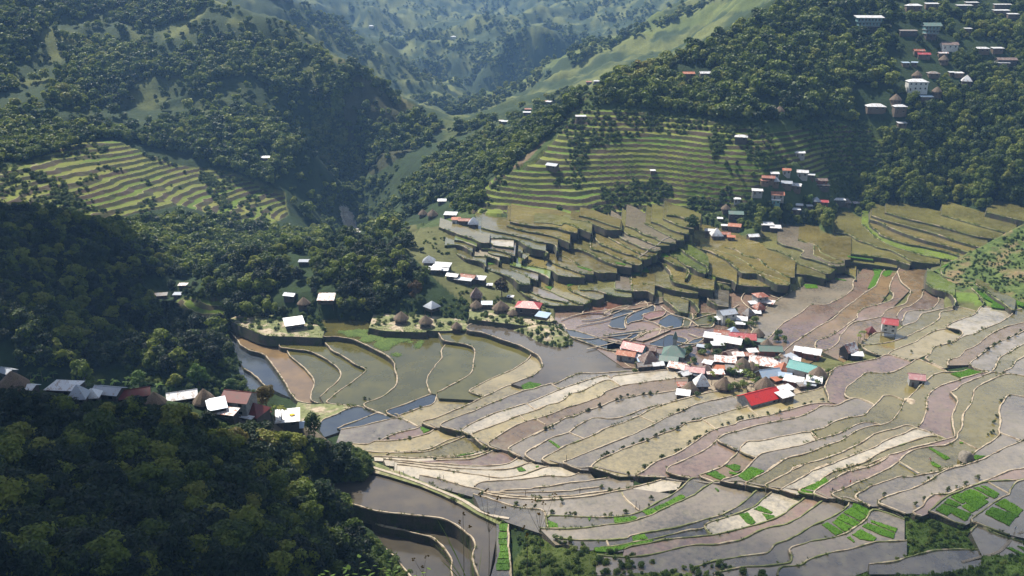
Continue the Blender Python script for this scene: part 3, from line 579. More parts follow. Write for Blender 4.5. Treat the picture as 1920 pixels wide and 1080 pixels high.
# thin out near-coincident anchors
keep = []; cell = {}
for k_, (x, y, z) in enumerate(A):
    key = (int(x // 5), int(y // 5))
    if key in cell: cell[key].append(k_)
    else: cell[key] = [k_]
A = np.array([[A[v, 0].mean(), A[v, 1].mean(), A[v, 2].min()] for v in cell.values()])
CC = 14.0
def fit(A):
    n = len(A); d = np.hypot(A[:, None, 0] - A[None, :, 0], A[:, None, 1] - A[None, :, 1])
    K = -np.sqrt(d * d + CC * CC) + np.eye(n) * 1.2
    Pm = np.c_[np.ones(n), A[:, :2] / 1000]
    Mx = np.block([[K, Pm], [Pm.T, np.zeros((3, 3))]])
    s = np.linalg.solve(Mx, np.r_[A[:, 2], 0, 0, 0]); return s[:n], s[n:]
Wt, Pl = fit(A)
def base_h(x, y):
    sh = np.shape(x); x = np.ravel(x); y = np.ravel(y); out = np.zeros(len(x))
    for s in range(0, len(x), 20000):
        e = slice(s, s + 20000)
        d2 = (x[e, None] - A[None, :, 0]) ** 2 + (y[e, None] - A[None, :, 1]) ** 2
        out[e] = -np.sqrt(d2 + CC * CC) @ Wt + Pl[0] + Pl[1] * x[e] / 1000 + Pl[2] * y[e] / 1000
    return out.reshape(sh)
# ------------------------------------------------------------------ ground sheet
def gs(a, b, r):
    v = [a]
    while v[-1] < b: v.append(v[-1] * (1 + r))
    return v[:-1]
Rr = np.array([6, 12, 20, 30, 45] + gs(60, 560, 0.007) + gs(560, 960, 0.0024) + gs(960, 5200, 0.007) + [5200, 6000])
Th = np.r_[np.linspace(-58, -35, 40)[:-1], np.linspace(-35, 35, 860), np.linspace(35, 58, 40)[1:]]
gx = Rr[:, None] * np.sin(np.radians(Th))[None, :]; gy = Rr[:, None] * np.cos(np.radians(Th))[None, :]
# interpolate the smooth base on a coarser set of the same rays, then refine
ri = np.unique(np.r_[np.arange(0, len(Rr), 4), len(Rr) - 1]); ti = np.unique(np.r_[np.arange(0, len(Th), 5), len(Th) - 1])
hb = base_h(gx[np.ix_(ri, ti)], gy[np.ix_(ri, ti)])
hb = np.array([np.interp(np.arange(len(Th)), ti, row) for row in hb])
hz = np.array([np.interp(np.arange(len(Rr)), ri, hb[:, k]) for k in range(len(Th))]).T
Dm = np.hypot(gx, gy)
far = np.clip((Dm - 620) / 500, 0, 1); vfar = np.clip((Dm - 1150) / 700, 0, 1)
GP = proj(gx, gy, hz)
Z_left = P('z:-40,322 60,300 160,268 200,268 260,285 340,310 400,318 470,330 535,360 540,400 500,432 440,420 400,400 340,385 250,400 200,415 150,412 60,398 -40,392')
Z_right = P('z:930,330 1000,300 1090,208 1180,205 1330,228 1440,240 1560,230 1660,260 1655,330 1560,345 1490,300 1440,330 1400,380 1330,400 1250,420 1180,425 1100,410 1000,398 880,402 905,350')
Z_mid2 = P('z:330,560 420,560 425,600 340,606')
onfront = Dm > 560
mL = inpoly(GP[0], GP[1], Z_left) & (Dm > 640) & (Dm < 920)
mR = inpoly(GP[0], GP[1], Z_right) & (Dm > 470) & (Dm < 860)
mS = inpoly(GP[0], GP[1], Z_mid2) & (Dm > 400) & (Dm < 560)
hz = hz + (ridged(gx / 420 + gy / 900, gy / 420 - gx / 900, 5) - 0.55) * 120 * vfar + (ridged(gx / 90 + 5, gy / 90) - 0.55) * 34 * np.clip((Dm - 950) / 400, 0, 1)
mtn = np.clip((Dm - 860) / 150, 0, 1)
hz = hz + (fbm(gx / 55, gy / 55) - 0.5) * 26 * mtn * (1 - vfar) + (fbm(gx / 14, gy / 14) - 0.5) * (1.2 + 5 * far)
dark = (gx < -60) & (Dm > 400) & (Dm < 640) & ~mS
hz = hz + np.where(dark, (fbm(gx / 22, gy / 22) - 0.5) * 12, 0)
def terr(h, m, step, wig, wl):
    t = h / step + (fbm(gx / wl, gy / wl, 2) - 0.5) * wig + (fbm(gx / 9, gy / 9, 2) - 0.5) * 0.7
    f = t - np.floor(t)
    q = (np.floor(t) + np.where(f < 0.58, 0.12 * f / 0.58, 0.12 + 0.88 * (f - 0.58) / 0.42)) * step
    return np.where(m, q, h), t
tt = np.zeros_like(hz)
for m_, st, wg, wl_ in ((mL, 3.0, 3.6, 55), (mR, 3.1, 2.6, 50), (mS, 2.5, 0.8, 30)):
    q, t = terr(hz, m_, st, wg, wl_); 
    hz = q; tt = np.where(m_, t, tt)
mask = (mL | mR | mS)
# the land never rises through a terrace standing on it
for z, rim, close, c, kw in S:
    pl = [at_z(x, y, z) for x, y in rim + close[1]]; xs = [p.x for p in pl]; ys = [p.y for p in pl]
    bb = (gx > min(xs)) & (gx < max(xs)) & (gy > min(ys)) & (gy < max(ys)) & (hz > z - 0.4)
    if not bb.any(): continue
    ii = np.nonzero(bb); ins = inpoly(gx[ii], gy[ii], [(p.x, p.y) for p in pl])
    hz[ii[0][ins], ii[1][ins]] = z - 0.4
nr, nt = gx.shape
me = bpy.data.meshes.new("ground")
me.vertices.add(nr * nt); me.vertices.foreach_set('co', np.stack([gx, gy, hz], -1).astype(np.float32).ravel())
idx = np.arange(nr * nt).reshape(nr, nt)
quads = np.stack([idx[:-1, :-1], idx[:-1, 1:], idx[1:, 1:], idx[1:, :-1]], -1).reshape(-1, 4)[:, ::-1]
nq = len(quads)
me.loops.add(nq * 4); me.loops.foreach_set('vertex_index', quads.astype(np.int32).ravel())
me.polygons.add(nq); me.polygons.foreach_set('loop_start', (np.arange(nq) * 4).astype(np.int32)); me.polygons.foreach_set('loop_total', np.full(nq, 4, np.int32))
me.polygons.foreach_set('use_smooth', np.ones(nq, bool))
me.update(); me.validate()
# colour zones (what grows or lies there, plus a painted ridge highlight and shaded face)
px, py = GP
colr = np.zeros((nr, nt, 3)); 
f1 = fbm(gx / 30, gy / 30)[..., None]; f2 = fbm(gx / 7 + 3, gy / 7)[..., None]
forest = np.array([0.018, 0.034, 0.010]); grass = np.array([0.075, 0.10, 0.025]); dry = np.array([0.16, 0.14, 0.06]); soil = np.array([0.15, 0.10, 0.065])
colr[:] = forest * (0.7 + 0.8 * f2) 
gk = np.clip((f1 - 0.48) * 6, 0, 1)
v3 = np.clip((Dm - 850) / 200, 0, 1)[..., None]
farc = (1 - gk) * np.array([0.03, 0.05, 0.018]) + gk * np.array([0.12, 0.135, 0.04])
colr = colr * (1 - v3) + farc * v3
def zone(poly, c, lo, hi, k=1.0):
    m_ = inpoly(px, py, P(poly)) & (Dm > lo) & (Dm < hi)
    colr[m_] = colr[m_] * (1 - k) + (np.array(c) * (0.6 + 0.8 * f2[m_])) * k
zone('z:930,330 1110,165 1330,220 1660,230 1660,420 1500,460 1300,500 800,480 740,440 900,380', (0.05, 0.075, 0.02), 380, 900)
zone('z:740,430 900,420 1300,440 1700,440 1920,520 1920,640 1500,700 1000,700 900,600 760,470', (0.10, 0.105, 0.04), 330, 600)
zone('z:1740,480 1960,400 1960,600 1850,575 1780,560', (0.10, 0.15, 0.028), 300, 500)
zone('z:1150,640 1330,600 1560,700 1540,750 1270,750 1150,690', (0.26, 0.21, 0.15), 300, 460)
zone('z:1500,930 1750,880 1960,960 1960,1150 1400,1150', (0.055, 0.09, 0.02), 150, 300)
zone('z:1000,1000 1300,1010 1400,1150 900,1150', (0.06, 0.08, 0.02), 100, 300)
zone('z:590,290 750,290 750,480 590,480', (0.03, 0.05, 0.015), 640, 1100, .9)
RIV = 'z:636,386 652,390 662,404 668,420 674,436 690,460 664,462 654,444 648,428 640,410'
zone(RIV, (0.5, 0.47, 0.42), 700, 1000)
zone('z:1110,170 1060,230 940,330 905,360 990,300 1080,200', (0.14, 0.095, 0.06), 500, 900, 0.8)
zone('z:830,210 1010,110 1160,75 1450,-20 1500,-20 1180,95 1020,150 890,215', (0.12, 0.15, 0.035), 1100, 1700, 0.5)  # sunlit highlight on the ridge, painted as brighter green
zone('z:660,120 720,180 835,240 700,330 640,300 620,200', (0.05, 0.045, 0.022), 850, 1060, 0.6)  # spur face turned from the sun, its shade painted in
zone('z:560,70 700,150 820,232 840,244 800,240 690,160', (0.13, 0.12, 0.045), 850, 1100, 0.7)
# clearing under the village near the bottom left and the rocks beside the long pond
zone('z:380,760 700,830 720,860 600,850 480,810', (0.25, 0.2, 0.15), 240, 300, 0.7)
# terrace colours: treads and risers share the survey parameter, stored per point
lev = np.floor(tt); hsh = np.modf(np.abs(np.sin(lev * 12.9898 + np.floor(gx / 60) * 3.1) * 43758.5))[0][..., None]
treadL = (1 - hsh) * np.array([0.085, 0.135, 0.014]) + hsh * np.array([0.16, 0.16, 0.035])
treadR = (1 - hsh) * np.array([0.08, 0.145, 0.016]) + hsh * np.array([0.17, 0.19, 0.035])
colr = np.where(mL[..., None] | mS[..., None], treadL * (0.8 + 0.4 * f2), colr); colr = np.where(mR[..., None], treadR * (0.7 + 0.6 * f2), colr)
ca = me.color_attributes.new('zone', 'FLOAT_COLOR', 'POINT')
ca.data.foreach_set('color', np.concatenate([colr, mask[..., None].astype(float)], -1).astype(np.float32).ravel())
at = me.attributes.new('terrace', 'FLOAT', 'POINT'); at.data.foreach_set('value', tt.astype(np.float32).ravel())
m, n, l, b = nodes('ground_soil')
va = n.new('ShaderNodeVertexColor'); va.layer_name = 'zone'
ta = n.new('ShaderNodeAttribute'); ta.attribute_name = 'terrace'
pos = geo_pos(n); fr = math_(n, l, 'FRACT', ta.outputs['Fac'])
n1 = noise(n, l, 0.35, 5, pos); n2 = noise(n, l, 0.05, 4, pos)
cg = mix(n, l, n1, mix(n, l, 1.0, va.outputs[0], 0.5, 'MULTIPLY'), mix(n, l, 1.0, va.outputs[0], 1.45, 'MULTIPLY'))
ris = mix(n, l, ramp(n, l, n2, [(0.4, 0.0), (0.6, 1.0)]), (0.07, 0.052, 0.035), (0.035, 0.045, 0.013))
rim_ = mix(n, l, n1, (0.14, 0.17, 0.045), (0.24, 0.22, 0.11))
tc1 = ramp(n, l, fr, [(0.0, 0.0), (0.62, 0.0), (0.63, 0.5), (0.70, 0.5), (0.71, 1.0), (0.985, 1.0), (0.995, 0.0)], 'LINEAR')
isr = ramp(n, l, fr, [(0.0, 0.0), (0.56, 0.0), (0.585, 1.0), (1.0, 1.0)])
isrim = math_(n, l, 'MULTIPLY', math_(n, l, 'GREATER_THAN', fr, 0.0), math_(n, l, 'LESS_THAN', fr, 0.07))
ct = mix(n, l, isr, mix(n, l, isrim, cg, rim_), ris)
l.new(mix(n, l, va.outputs[1], cg, ct), b.inputs['Base Color']); b.inputs['Roughness'].default_value = 0.95
b.inputs['Specular IOR Level'].default_value = 0.2
bump(n, l, b, n1, 0.8, 0.8)
me.materials.append(m)
ground = bpy.data.objects.new("ground", me); col.objects.link(ground); ground['kind'] = 'structure'
# ------------------------------------------------------------------ terraces
LM = [('the red-roofed hall', 1425, 738), ('the teal-roofed house', 1506, 684), ('the chapel', 1264, 655), ('the crimson house by the pond', 1189, 647), ('the stilt house with a red roof', 1669, 602), ('the small pink-roofed hut', 1719, 704),
      ('the rusty red hipped house on the knoll', 991, 568), ('the grassy mound', 1040, 630), ('the lone white shed at the wood', 551, 602), ('the near dark red house', 447, 741), ('the grey two-storey house', 1363, 583), ('the green-roofed house up the slope', 1380, 398),
      ('the white sheds below the thicket', 1445, 421), ('the green spur at the right edge', 1860, 500), ('the thorny thicket above', 1560, 410), ('the bottom right corner', 1900, 1060), ('the footpath with walkers', 740, 880), ('the bottom seedbeds', 1600, 975), ('the pair of huts among the paddies', 1600, 655), ('the round-topped brown tree', 940, 530)]
ORD = ['', 'second ', 'third ', 'fourth ', 'fifth ', 'sixth ', 'seventh ', 'eighth ', 'ninth ', 'tenth ', 'eleventh ', 'twelfth ']
def direction(dx, dy):
    a = math.degrees(math.atan2(-dy * 1.6, dx)) % 360
    return ['right of', 'above and right of', 'above', 'above and left of', 'left of', 'below and left of', 'below', 'below and right of'][int((a + 22.5) // 45) % 8]
def uniq(items, noun):
    """items: (obj, px, py, word). Gives each a label by its nearest landmark, side and rank."""
    grp = {}
    for o, x, y, w in items:
        lm = min(LM, key=lambda q: math.hypot(x - q[1], (y - q[2]) * 1.6))
        dd = direction(x - lm[1], y - lm[2]); grp.setdefault((w, lm[0], dd), []).append((math.hypot(x - lm[1], y - lm[2]), o))
    for (w, l_, dd), v in grp.items():
        v.sort(key=lambda t: t[0])
        for k, (_, o) in enumerate(v):
            if len(v) == 1: s = f"{w} {noun} {dd} {l_}"
            else: s = f"{w} {noun}, {ORD[k] if k < 12 else str(k + 1) + 'th '}nearest {dd} {l_}"
            o['label'] = ' '.join(s.split()[:16])
def resample(pts, step):
    out = [pts[0]]; acc = 0
    for a, b_ in zip(pts, pts[1:]):
        d = (b_ - a).length
        while acc + d >= step and d > 1e-6:
            t = (step - acc) / d; a = a.lerp(b_, t); out.append(a.copy()); d = (b_ - a).length; acc = 0
        acc += d
    out.append(pts[-1]); return out
def smooth_line(px_pts, z, step=1.6, wob=0.0):
    w = [at_z(x, y, z) for x, y in px_pts]
    if len(w) > 2:
        c = []
        for k in range(len(w) - 1):
            p0, p1, p2, p3 = w[max(k - 1, 0)], w[k], w[k + 1], w[min(k + 2, len(w) - 1)]
            nn = max(2, int((p2 - p1).length / 2))
            # centripetal-like: limit tangents to the shorter neighbour
            l12 = (p2 - p1).length
            m1 = (p2 - p0) * 0.5; m2 = (p3 - p1) * 0.5
            if m1.length > l12: m1 *= l12 / m1.length
            if m2.length > l12: m2 *= l12 / m2.length
            for q in range(nn):
                t = q / nn; t2 = t * t; t3 = t2 * t
                c.append((2*t3-3*t2+1)*p1 + (t3-2*t2+t)*m1 + (-2*t3+3*t2)*p2 + (t3-t2)*m2)
        c.append(w[-1]); w = c
    w = resample(w, step)
    if wob:
        xs = np.array([[p.x, p.y] for p in w])
        ox = (fbm(xs[:, 0] / 5, xs[:, 1] / 5, 3) - 0.5) * wob; oy = (fbm(xs[:, 0] / 5 + 40, xs[:, 1] / 5, 3) - 0.5) * wob
        w = [Vector((p.x + ox[k], p.y + oy[k], z)) for k, p in enumerate(w)]
    return w
def normals(w):
    out = []
    for k in range(len(w)):
        d = w[min(k + 1, len(w) - 1)] - w[max(k - 1, 0)]; d.z = 0
        d.normalize() if d.length > 0 else None
        out.append(Vector((d.y, -d.x, 0)))
    return out
def strip(name, w, prof, mat, parent, jit=0.0):
    """sweep an open profile [(offset, z)] along the line"""
    N = normals(w); vs = []; k = len(prof)
    for i_, (p, nn) in enumerate(zip(w, N)):
        j1 = 1 + jit * (float(vnoise(np.array([p.x / 2.1]), np.array([p.y / 2.1]))[0]) - 0.5)
        for o_, z_ in prof: vs.append((p.x + nn.x * o_ * j1, p.y + nn.y * o_ * j1, p.z + z_ * (j1 if z_ > 0 else 1)))
    fs = [(a * k + q, a * k + q + 1, (a + 1) * k + q + 1, (a + 1) * k + q) for a in range(len(w) - 1) for q in range(k - 1)]
    for e0 in (0, (len(w) - 1) * k): fs.append(tuple(e0 + q for q in range(k)))
    return mesh_obj(name, vs, fs, mat, parent)
RIMS = []
solid = []           # everything things can stand on
paddies = []
for z, rim, close, c, kw in sorted(S, key=lambda s: s[0]):
    pts = smooth_line(rim, z, 1.6, 0.9)
    cl = [at_z(x, y, z) for x, y in close[1]]
    ring = pts + cl
    ar = sum(a.x * b_.y - b_.x * a.y for a, b_ in zip(ring, ring[1:] + ring[:1]))
    sgn = 1 if ar > 0 else -1          # outward normal = (dy,-dx)*sgn
    v2 = [Vector((p.x, p.y)) for p in ring]
    ov, oe, of, *_ = delaunay_2d_cdt(v2, [], [list(range(len(v2)))], 1, 1e-4)
    fs = []
    for f_ in of:
        a, b_, c_ = (ov[q] for q in f_[:3])
        if ((b_.x - a.x) * (c_.y - a.y) - (b_.y - a.y) * (c_.x - a.x)) < 0: f_ = f_[::-1]
        fs.append(tuple(f_))
    cx = sum(p[0] for p in rim) / len(rim); cy = sum(p[1] for p in rim) / len(rim)
    c0 = Vector((0, 0, 0))
    if kw.get('nb'):
        nm, mt, cat = 'grass_bank', M['bundg'], 'grass bank'
    else:
        nm, mt, cat = 'rice_paddy', (M['water'] if (c == 's' or kw.get('w')) else M['paddy']), 'rice paddy'
    o = mesh_obj(nm, [(v.x, v.y, z) for v in ov], fs, mt)
    jc = 0.85 + 0.3 * random.random(); jc *= 0.55 if (kw.get('w') and c in 'gk') else 1; cc_ = [a_ * .35 + b_ * .65 for a_, b_ in zip(COL[c], (0.095, 0.112, 0.030))] if kw.get('up') and c in 'bty' else COL[c]; o.color = (*(x * jc for x in cc_), 1)
    solid.append(o); RIMS.append((pts, z, kw, cx, cy))
    setp(o, None, cat, 'flooded rice paddies of the terraced valley' if cat == 'rice paddy' else 'grass banks of the valley')
    H = kw.get('H', 4)
    green = kw.get('up') or kw.get('nb') or c in 'Gn' or (cx > 1000 and cy > 930)
    if not kw.get('nb'):
        bh = 0.34 if kw.get('up') else 0.3
        strip('bund', pts, [(0.30 * sgn, -0.05), (0.19 * sgn, bh), (-0.17 * sgn, bh), (-0.34 * sgn, -0.05)], M['bundg' if green else 'bund'], o, 1.0)
    strip('stone_wall', pts, [(0.30 * sgn, 0.02), ((0.35 + 0.1 * H) * sgn, -H)] if not kw.get('nb') else [(0, 0.0), (0.3 * H * sgn, -H)], M['wall'], o, 0.15)
    if cl:
        sk = resample([pts[-1]] + cl + [pts[0]], 3.0)
        strip('earth_side', sk, [(0.0, -0.02), (0.9 * sgn, -3.6)], M['wall'], o, .4)
    L_ = sum((a - b_).length for a, b_ in zip(pts, pts[1:]))
    word = ('long ' if L_ > 110 else 'short ' if L_ < 38 else '') + CW[c]
    ccx = (cx + (sum(p[0] for p in close[1]) / len(close[1]) if close[1] else cx)) / 2; ccy = (cy + (sum(p[1] for p in close[1]) / len(close[1]) if close[1] else cy)) / 2
    if 0 < ccx < 1920: cx = ccx
    if 0 < ccy < 1080: cy = ccy
    paddies.append((o, cx, cy, word))
uniq([p for p in paddies if p[0]['category'] == 'rice paddy'], 'paddy'); uniq([p for p in paddies if p[0]['category'] != 'rice paddy'], 'grass bank')
dv = []
for z, s in D_:
    rim = P(s); w = smooth_line(rim, z, 1.6, 0.5)
    o = strip('mud_bund', w, [(0.32, -0.05), (0.2, 0.22), (-0.2, 0.22), (-0.32, -0.05)], M['bund'], None, 0.4)
    setp(o, None, 'bund', 'low bunds dividing single paddies')
    dv.append((o, sum(p[0] for p in rim) / len(rim), sum(p[1] for p in rim) / len(rim), 'low tan'))
uniq(dv, 'bund dividing a paddy')
# ------------------------------------------------------------------ green stepped spur at the right edge
rows_ = [[(1752, 506, 8.6), (1800, 482, 14), (1850, 456, 20.5), (1900, 430, 27.5), (1970, 394, 36)],
         [(1764, 514, 8.6), (1812, 500, 13), (1860, 480, 17.5), (1915, 458, 23), (1990, 430, 30)],
         [(1776, 524, 8.4), (1826, 520, 11.2), (1876, 512, 14), (1930, 500, 18), (2000, 480, 23)],
         [(1782, 536, 8.0), (1836, 542, 9.6), (1886, 545, 11.4), (1940, 545, 13.5), (2010, 545, 16)],
         [(1786, 548, 6.8), (1842, 566, 7.6), (1895, 578, 8.6), (1950, 585, 9.2), (2020, 590, 9.5)]]
W_ = [[at_z(*p) for p in r] for r in rows_]
bk = [Vector((p.x + 10, p.y + 34, p.z - 16)) for p in W_[0]]; W_ = [bk] + W_
nu, nv = 130, 90; vs = []
for a in range(nv):
    fv = a / (nv - 1) * (len(W_) - 1); i0 = min(int(fv), len(W_) - 2); tv = fv - i0; tv = tv * tv * (3 - 2 * tv) if i0 > 0 else tv
    for c_ in range(nu):
        fu = c_ / (nu - 1) * 4; j0 = min(int(fu), 3); tu = fu - j0
        p = (W_[i0][j0].lerp(W_[i0][j0 + 1], tu)).lerp(W_[i0 + 1][j0].lerp(W_[i0 + 1][j0 + 1], tu), tv)
        z_ = p.z + (float(fbm(np.array([p.x / 14]), np.array([p.y / 14]), 3)[0]) - .5) * 2.2
        t_ = z_ / 2.0; f_ = t_ - math.floor(t_); z_ = (math.floor(t_) + (0.15 * f_ / .6 if f_ < .6 else .15 + .85 * (f_ - .6) / .4)) * 2.0
        vs.append((p.x, p.y, z_ + (float(fbm(np.array([p.x / 2]), np.array([p.y / 2]), 2)[0]) - .5) * .6))
m, n, l, b = nodes('spur_grass'); pos = geo_pos(n); f1_ = noise(n, l, .3, 5, pos); f2_ = noise(n, l, .08, 3, pos)
l.new(mix(n, l, ramp(n, l, f2_, [(.5, 0.), (.66, .9)]), ramp(n, l, f1_, [(.3, (.022, .042, .008)), (.5, (.06, .095, .014)), (.7, (.11, .145, .03))]), (.2, .14, .07)), b.inputs['Base Color']); b.inputs['Roughness'].default_value = .95; bump(n, l, b, f1_, .8, .5)
hill = mesh_obj('hill', vs, [(a * nu + c_, (a + 1) * nu + c_, (a + 1) * nu + c_ + 1, a * nu + c_ + 1) for a in range(nv - 1) for c_ in range(nu - 1)], m); hill['kind'] = 'structure'
solid.append(hill)
bpy.context.view_layer.update()
# ------------------------------------------------------------------ ray casting on the finished land
def bvh_of(objs):
    vs = []; fs = []; own = []
    for o in objs:
        k = len(vs); mw = o.matrix_world
        vs += [mw @ v.co for v in o.data.vertices]; fs += [tuple(k + i for i in p.vertices) for p in o.data.polygons]; own += [o] * len(o.data.polygons)
    return BVHTree.FromPolygons(vs, fs), own
BV, OWN = bvh_of([ground] + solid)
def hit(px, py):
    loc, nor, fi, d = BV.ray_cast(CAM, ray(px, py).normalized(), 9000)
    return (loc, OWN[fi]) if loc else (None, None)
def down(x, y):
    loc, nor, fi, d = BV.ray_cast(Vector((x, y, 900)), Vector((0, 0, -1)), 2000)
    return loc.z if loc else 0.0
# ------------------------------------------------------------------ plants
def crown_mesh(name, nl, leaf, h, r, lobes, seed, flat=0.8, gap=0.0, mats=None, droop=0.0):
    """a crown as many small leaf clumps on the shells of several uneven lobes"""
    rg = random.Random(seed); mb = MB()
    L = []
    for k in range(lobes):
        a = rg.random() * 6.283; d = r * (0.1 + 0.62 * rg.random() ** 0.7) if k else 0
        L.append((Vector((math.cos(a) * d, math.sin(a) * d, h * (0.45 + 0.5 * rg.random()) - (0.15 * h if d > r * .5 else 0))), r * (0.34 + 0.24 * rg.random())))
    for _ in range(nl):
        c, rr = rg.choice(L)
        while True:
            v = Vector((rg.gauss(0, 1), rg.gauss(0, 1), rg.gauss(0, 1)))
            if v.length > 0.1: break
        v.normalize()
        if v.z < -0.5 and rg.random() < 0.7: v.z = -v.z
        p = c + Vector((v.x, v.y, v.z * flat)) * rr * (0.62 + 0.5 * rg.random() ** 0.6)
        nrm = (v + Vector((rg.uniform(-.7, .7), rg.uniform(-.7, .7), rg.uniform(-.1, .9)))).normalized()
        a = nrm.orthogonal().normalized(); b = nrm.cross(a)
        t = rg.random() * 6.283; a, b = a * math.cos(t) + b * math.sin(t), b * math.cos(t) - a * math.sin(t)
        s1 = leaf * (0.55 + 0.9 * rg.random()); s2 = s1 * (0.45 + 0.4 * rg.random())
        dz = Vector((0, 0, -s1 * (0.25 + droop)))
        mb.add([p - a * s1 + dz, p - b * s2, p + a * s1 + dz, p + b * s2], [(0, 1, 2), (0, 2, 3)])
    me = bpy.data.meshes.new(name); me.from_pydata(mb.v, [], mb.f); me.materials.append(M[mats or 'leaf']); me.update(); return me
def trunk_mesh(name, h, r, seed, limbs=4):
    rg = random.Random(seed); mb = MB()
    lean = Vector((rg.uniform(-.1, .1), rg.uniform(-.1, .1), 1))
    pts = [Vector((0, 0, -1.0)), lean * h * 0.3, lean * h * 0.6, lean * h * 0.85]
    mb.tube(pts, [r * 1.25, r, r * 0.7, r * 0.3], 6)
    for k in range(limbs):
        a = 6.283 * (k + rg.random() * .6) / limbs; z = h * (0.35 + 0.35 * rg.random()); p = lean * z
        e = p + Vector((math.cos(a), math.sin(a), 0.8)) * h * 0.3
        mb.tube([p, (p + e) / 2 + Vector((0, 0, -.1 * h)) * .3, e], [r * .45, r * .3, r * .12], 5)
    me = bpy.data.meshes.new(name); me.from_pydata(mb.v, [], mb.f); me.materials.append(M['bark']); me.update(); return me
# unit tree: about 10 m tall, crown radius about 4.5 m
CR_far = [crown_mesh('crown', 300, 1.0, 9.0, 4.4, 7 + k % 3, 100 + k, mats='leaf') for k in range(4)]
CR_mid = [crown_mesh('crown', 800, 0.58, 9.5, 4.3, 9 + k % 4, 200 + k, mats='leaf') for k in range(4)]
CR_near = [crown_mesh('crown', 1500, 0.44, 9.5, 4.3, 12 + k % 4, 300 + k, mats='leaf') for k in range(4)]
CR_dark = [crown_mesh('crown', 1000, 0.52, 9.5, 4.3, 11 + k % 4, 330 + k, mats='leafdarkshade') for k in range(3)]
TRK = [trunk_mesh('trunk', 9.0, 0.28, 400 + k) for k in range(4)]
SH = [crown_mesh('leaves', 260, 0.17, 1.6, 1.0, 5, 500 + k, mats='shrub') for k in range(3)]
BUSH = [crown_mesh('leaves', 420, 0.26, 2.6, 2.0, 6, 520 + k, mats='leafgreen') for k in range(3)]
def palm_mesh(seed, h, n, fl, wide, mat, tilt=0.9):
    rg = random.Random(seed); mb = MB(); tb = MB()
    tb.tube([Vector((0, 0, -.5)), Vector((.1, 0, h * .5)), Vector((.15, .05, h))], [.17, .12, .1], 6)
    top = Vector((.15, .05, h))
    for k in range(n):
        a = 6.283 * k / n + rg.random() * .4; el = rg.uniform(.15, 1.2); L = fl * rg.uniform(.8, 1.1); prev = None
        d = Vector((math.cos(a), math.sin(a), 0)); sd = Vector((-d.y, d.x, 0)); seg = 7
        for q in range(seg + 1):
            t = q / seg; p = top + d * L * t * math.cos(el * (1 - t * .3)) + Vector((0, 0, 1)) * (L * t * math.sin(el) - tilt * L * t * t)
            w_ = wide * math.sin(math.pi * min(1, .12 + t * .9)) * .5 + .02
            cur = (p + sd * w_ + Vector((0, 0, -w_ * .5)), p, p - sd * w_ + Vector((0, 0, -w_ * .5)))
            if prev: mb.add([prev[0], prev[1], cur[1], cur[0]], [(0, 1, 2, 3)]); mb.add([prev[1], prev[2], cur[2], cur[1]], [(0, 1, 2, 3)])
            prev = cur
    a = bpy.data.meshes.new('fronds'); a.from_pydata(mb.v, [], mb.f); a.materials.append(M[mat]); a.update()
    t = bpy.data.meshes.new('trunk'); t.from_pydata(tb.v, [], tb.f); t.materials.append(M['bark']); t.update()
    return a, t
PALM = [palm_mesh(600 + k, 5.5 + k * .8, 11, 2.2, .75, 'leaf') for k in range(2)]
BAN = [palm_mesh(620 + k, 2.0, 9, 2.3, .85, 'leafbright', .75) for k in range(2)]
def child(name, me, parent, scale=None, loc=None):
    o = bpy.data.objects.new(name, me); col.objects.link(o); o.parent = parent
    if loc: o.location = loc
    return o
def put_tree(loc, s, crown, trunk, label, group, name='broadleaf_tree', cat='tree', rz=None, mat=None, sz=None):
    e = empty(name, loc, random.random() * 6.28 if rz is None else rz); e.scale = (s, s, s * (sz or 1))
    c = child('crown' if name.endswith('tree') and 'palm' not in name else 'leaves', crown, e)
    if mat: c.material_slots[0].link = 'OBJECT'; c.material_slots[0].material = M[mat]
    if trunk: child('trunk', trunk, e)
    setp(e, label, cat, group); return e
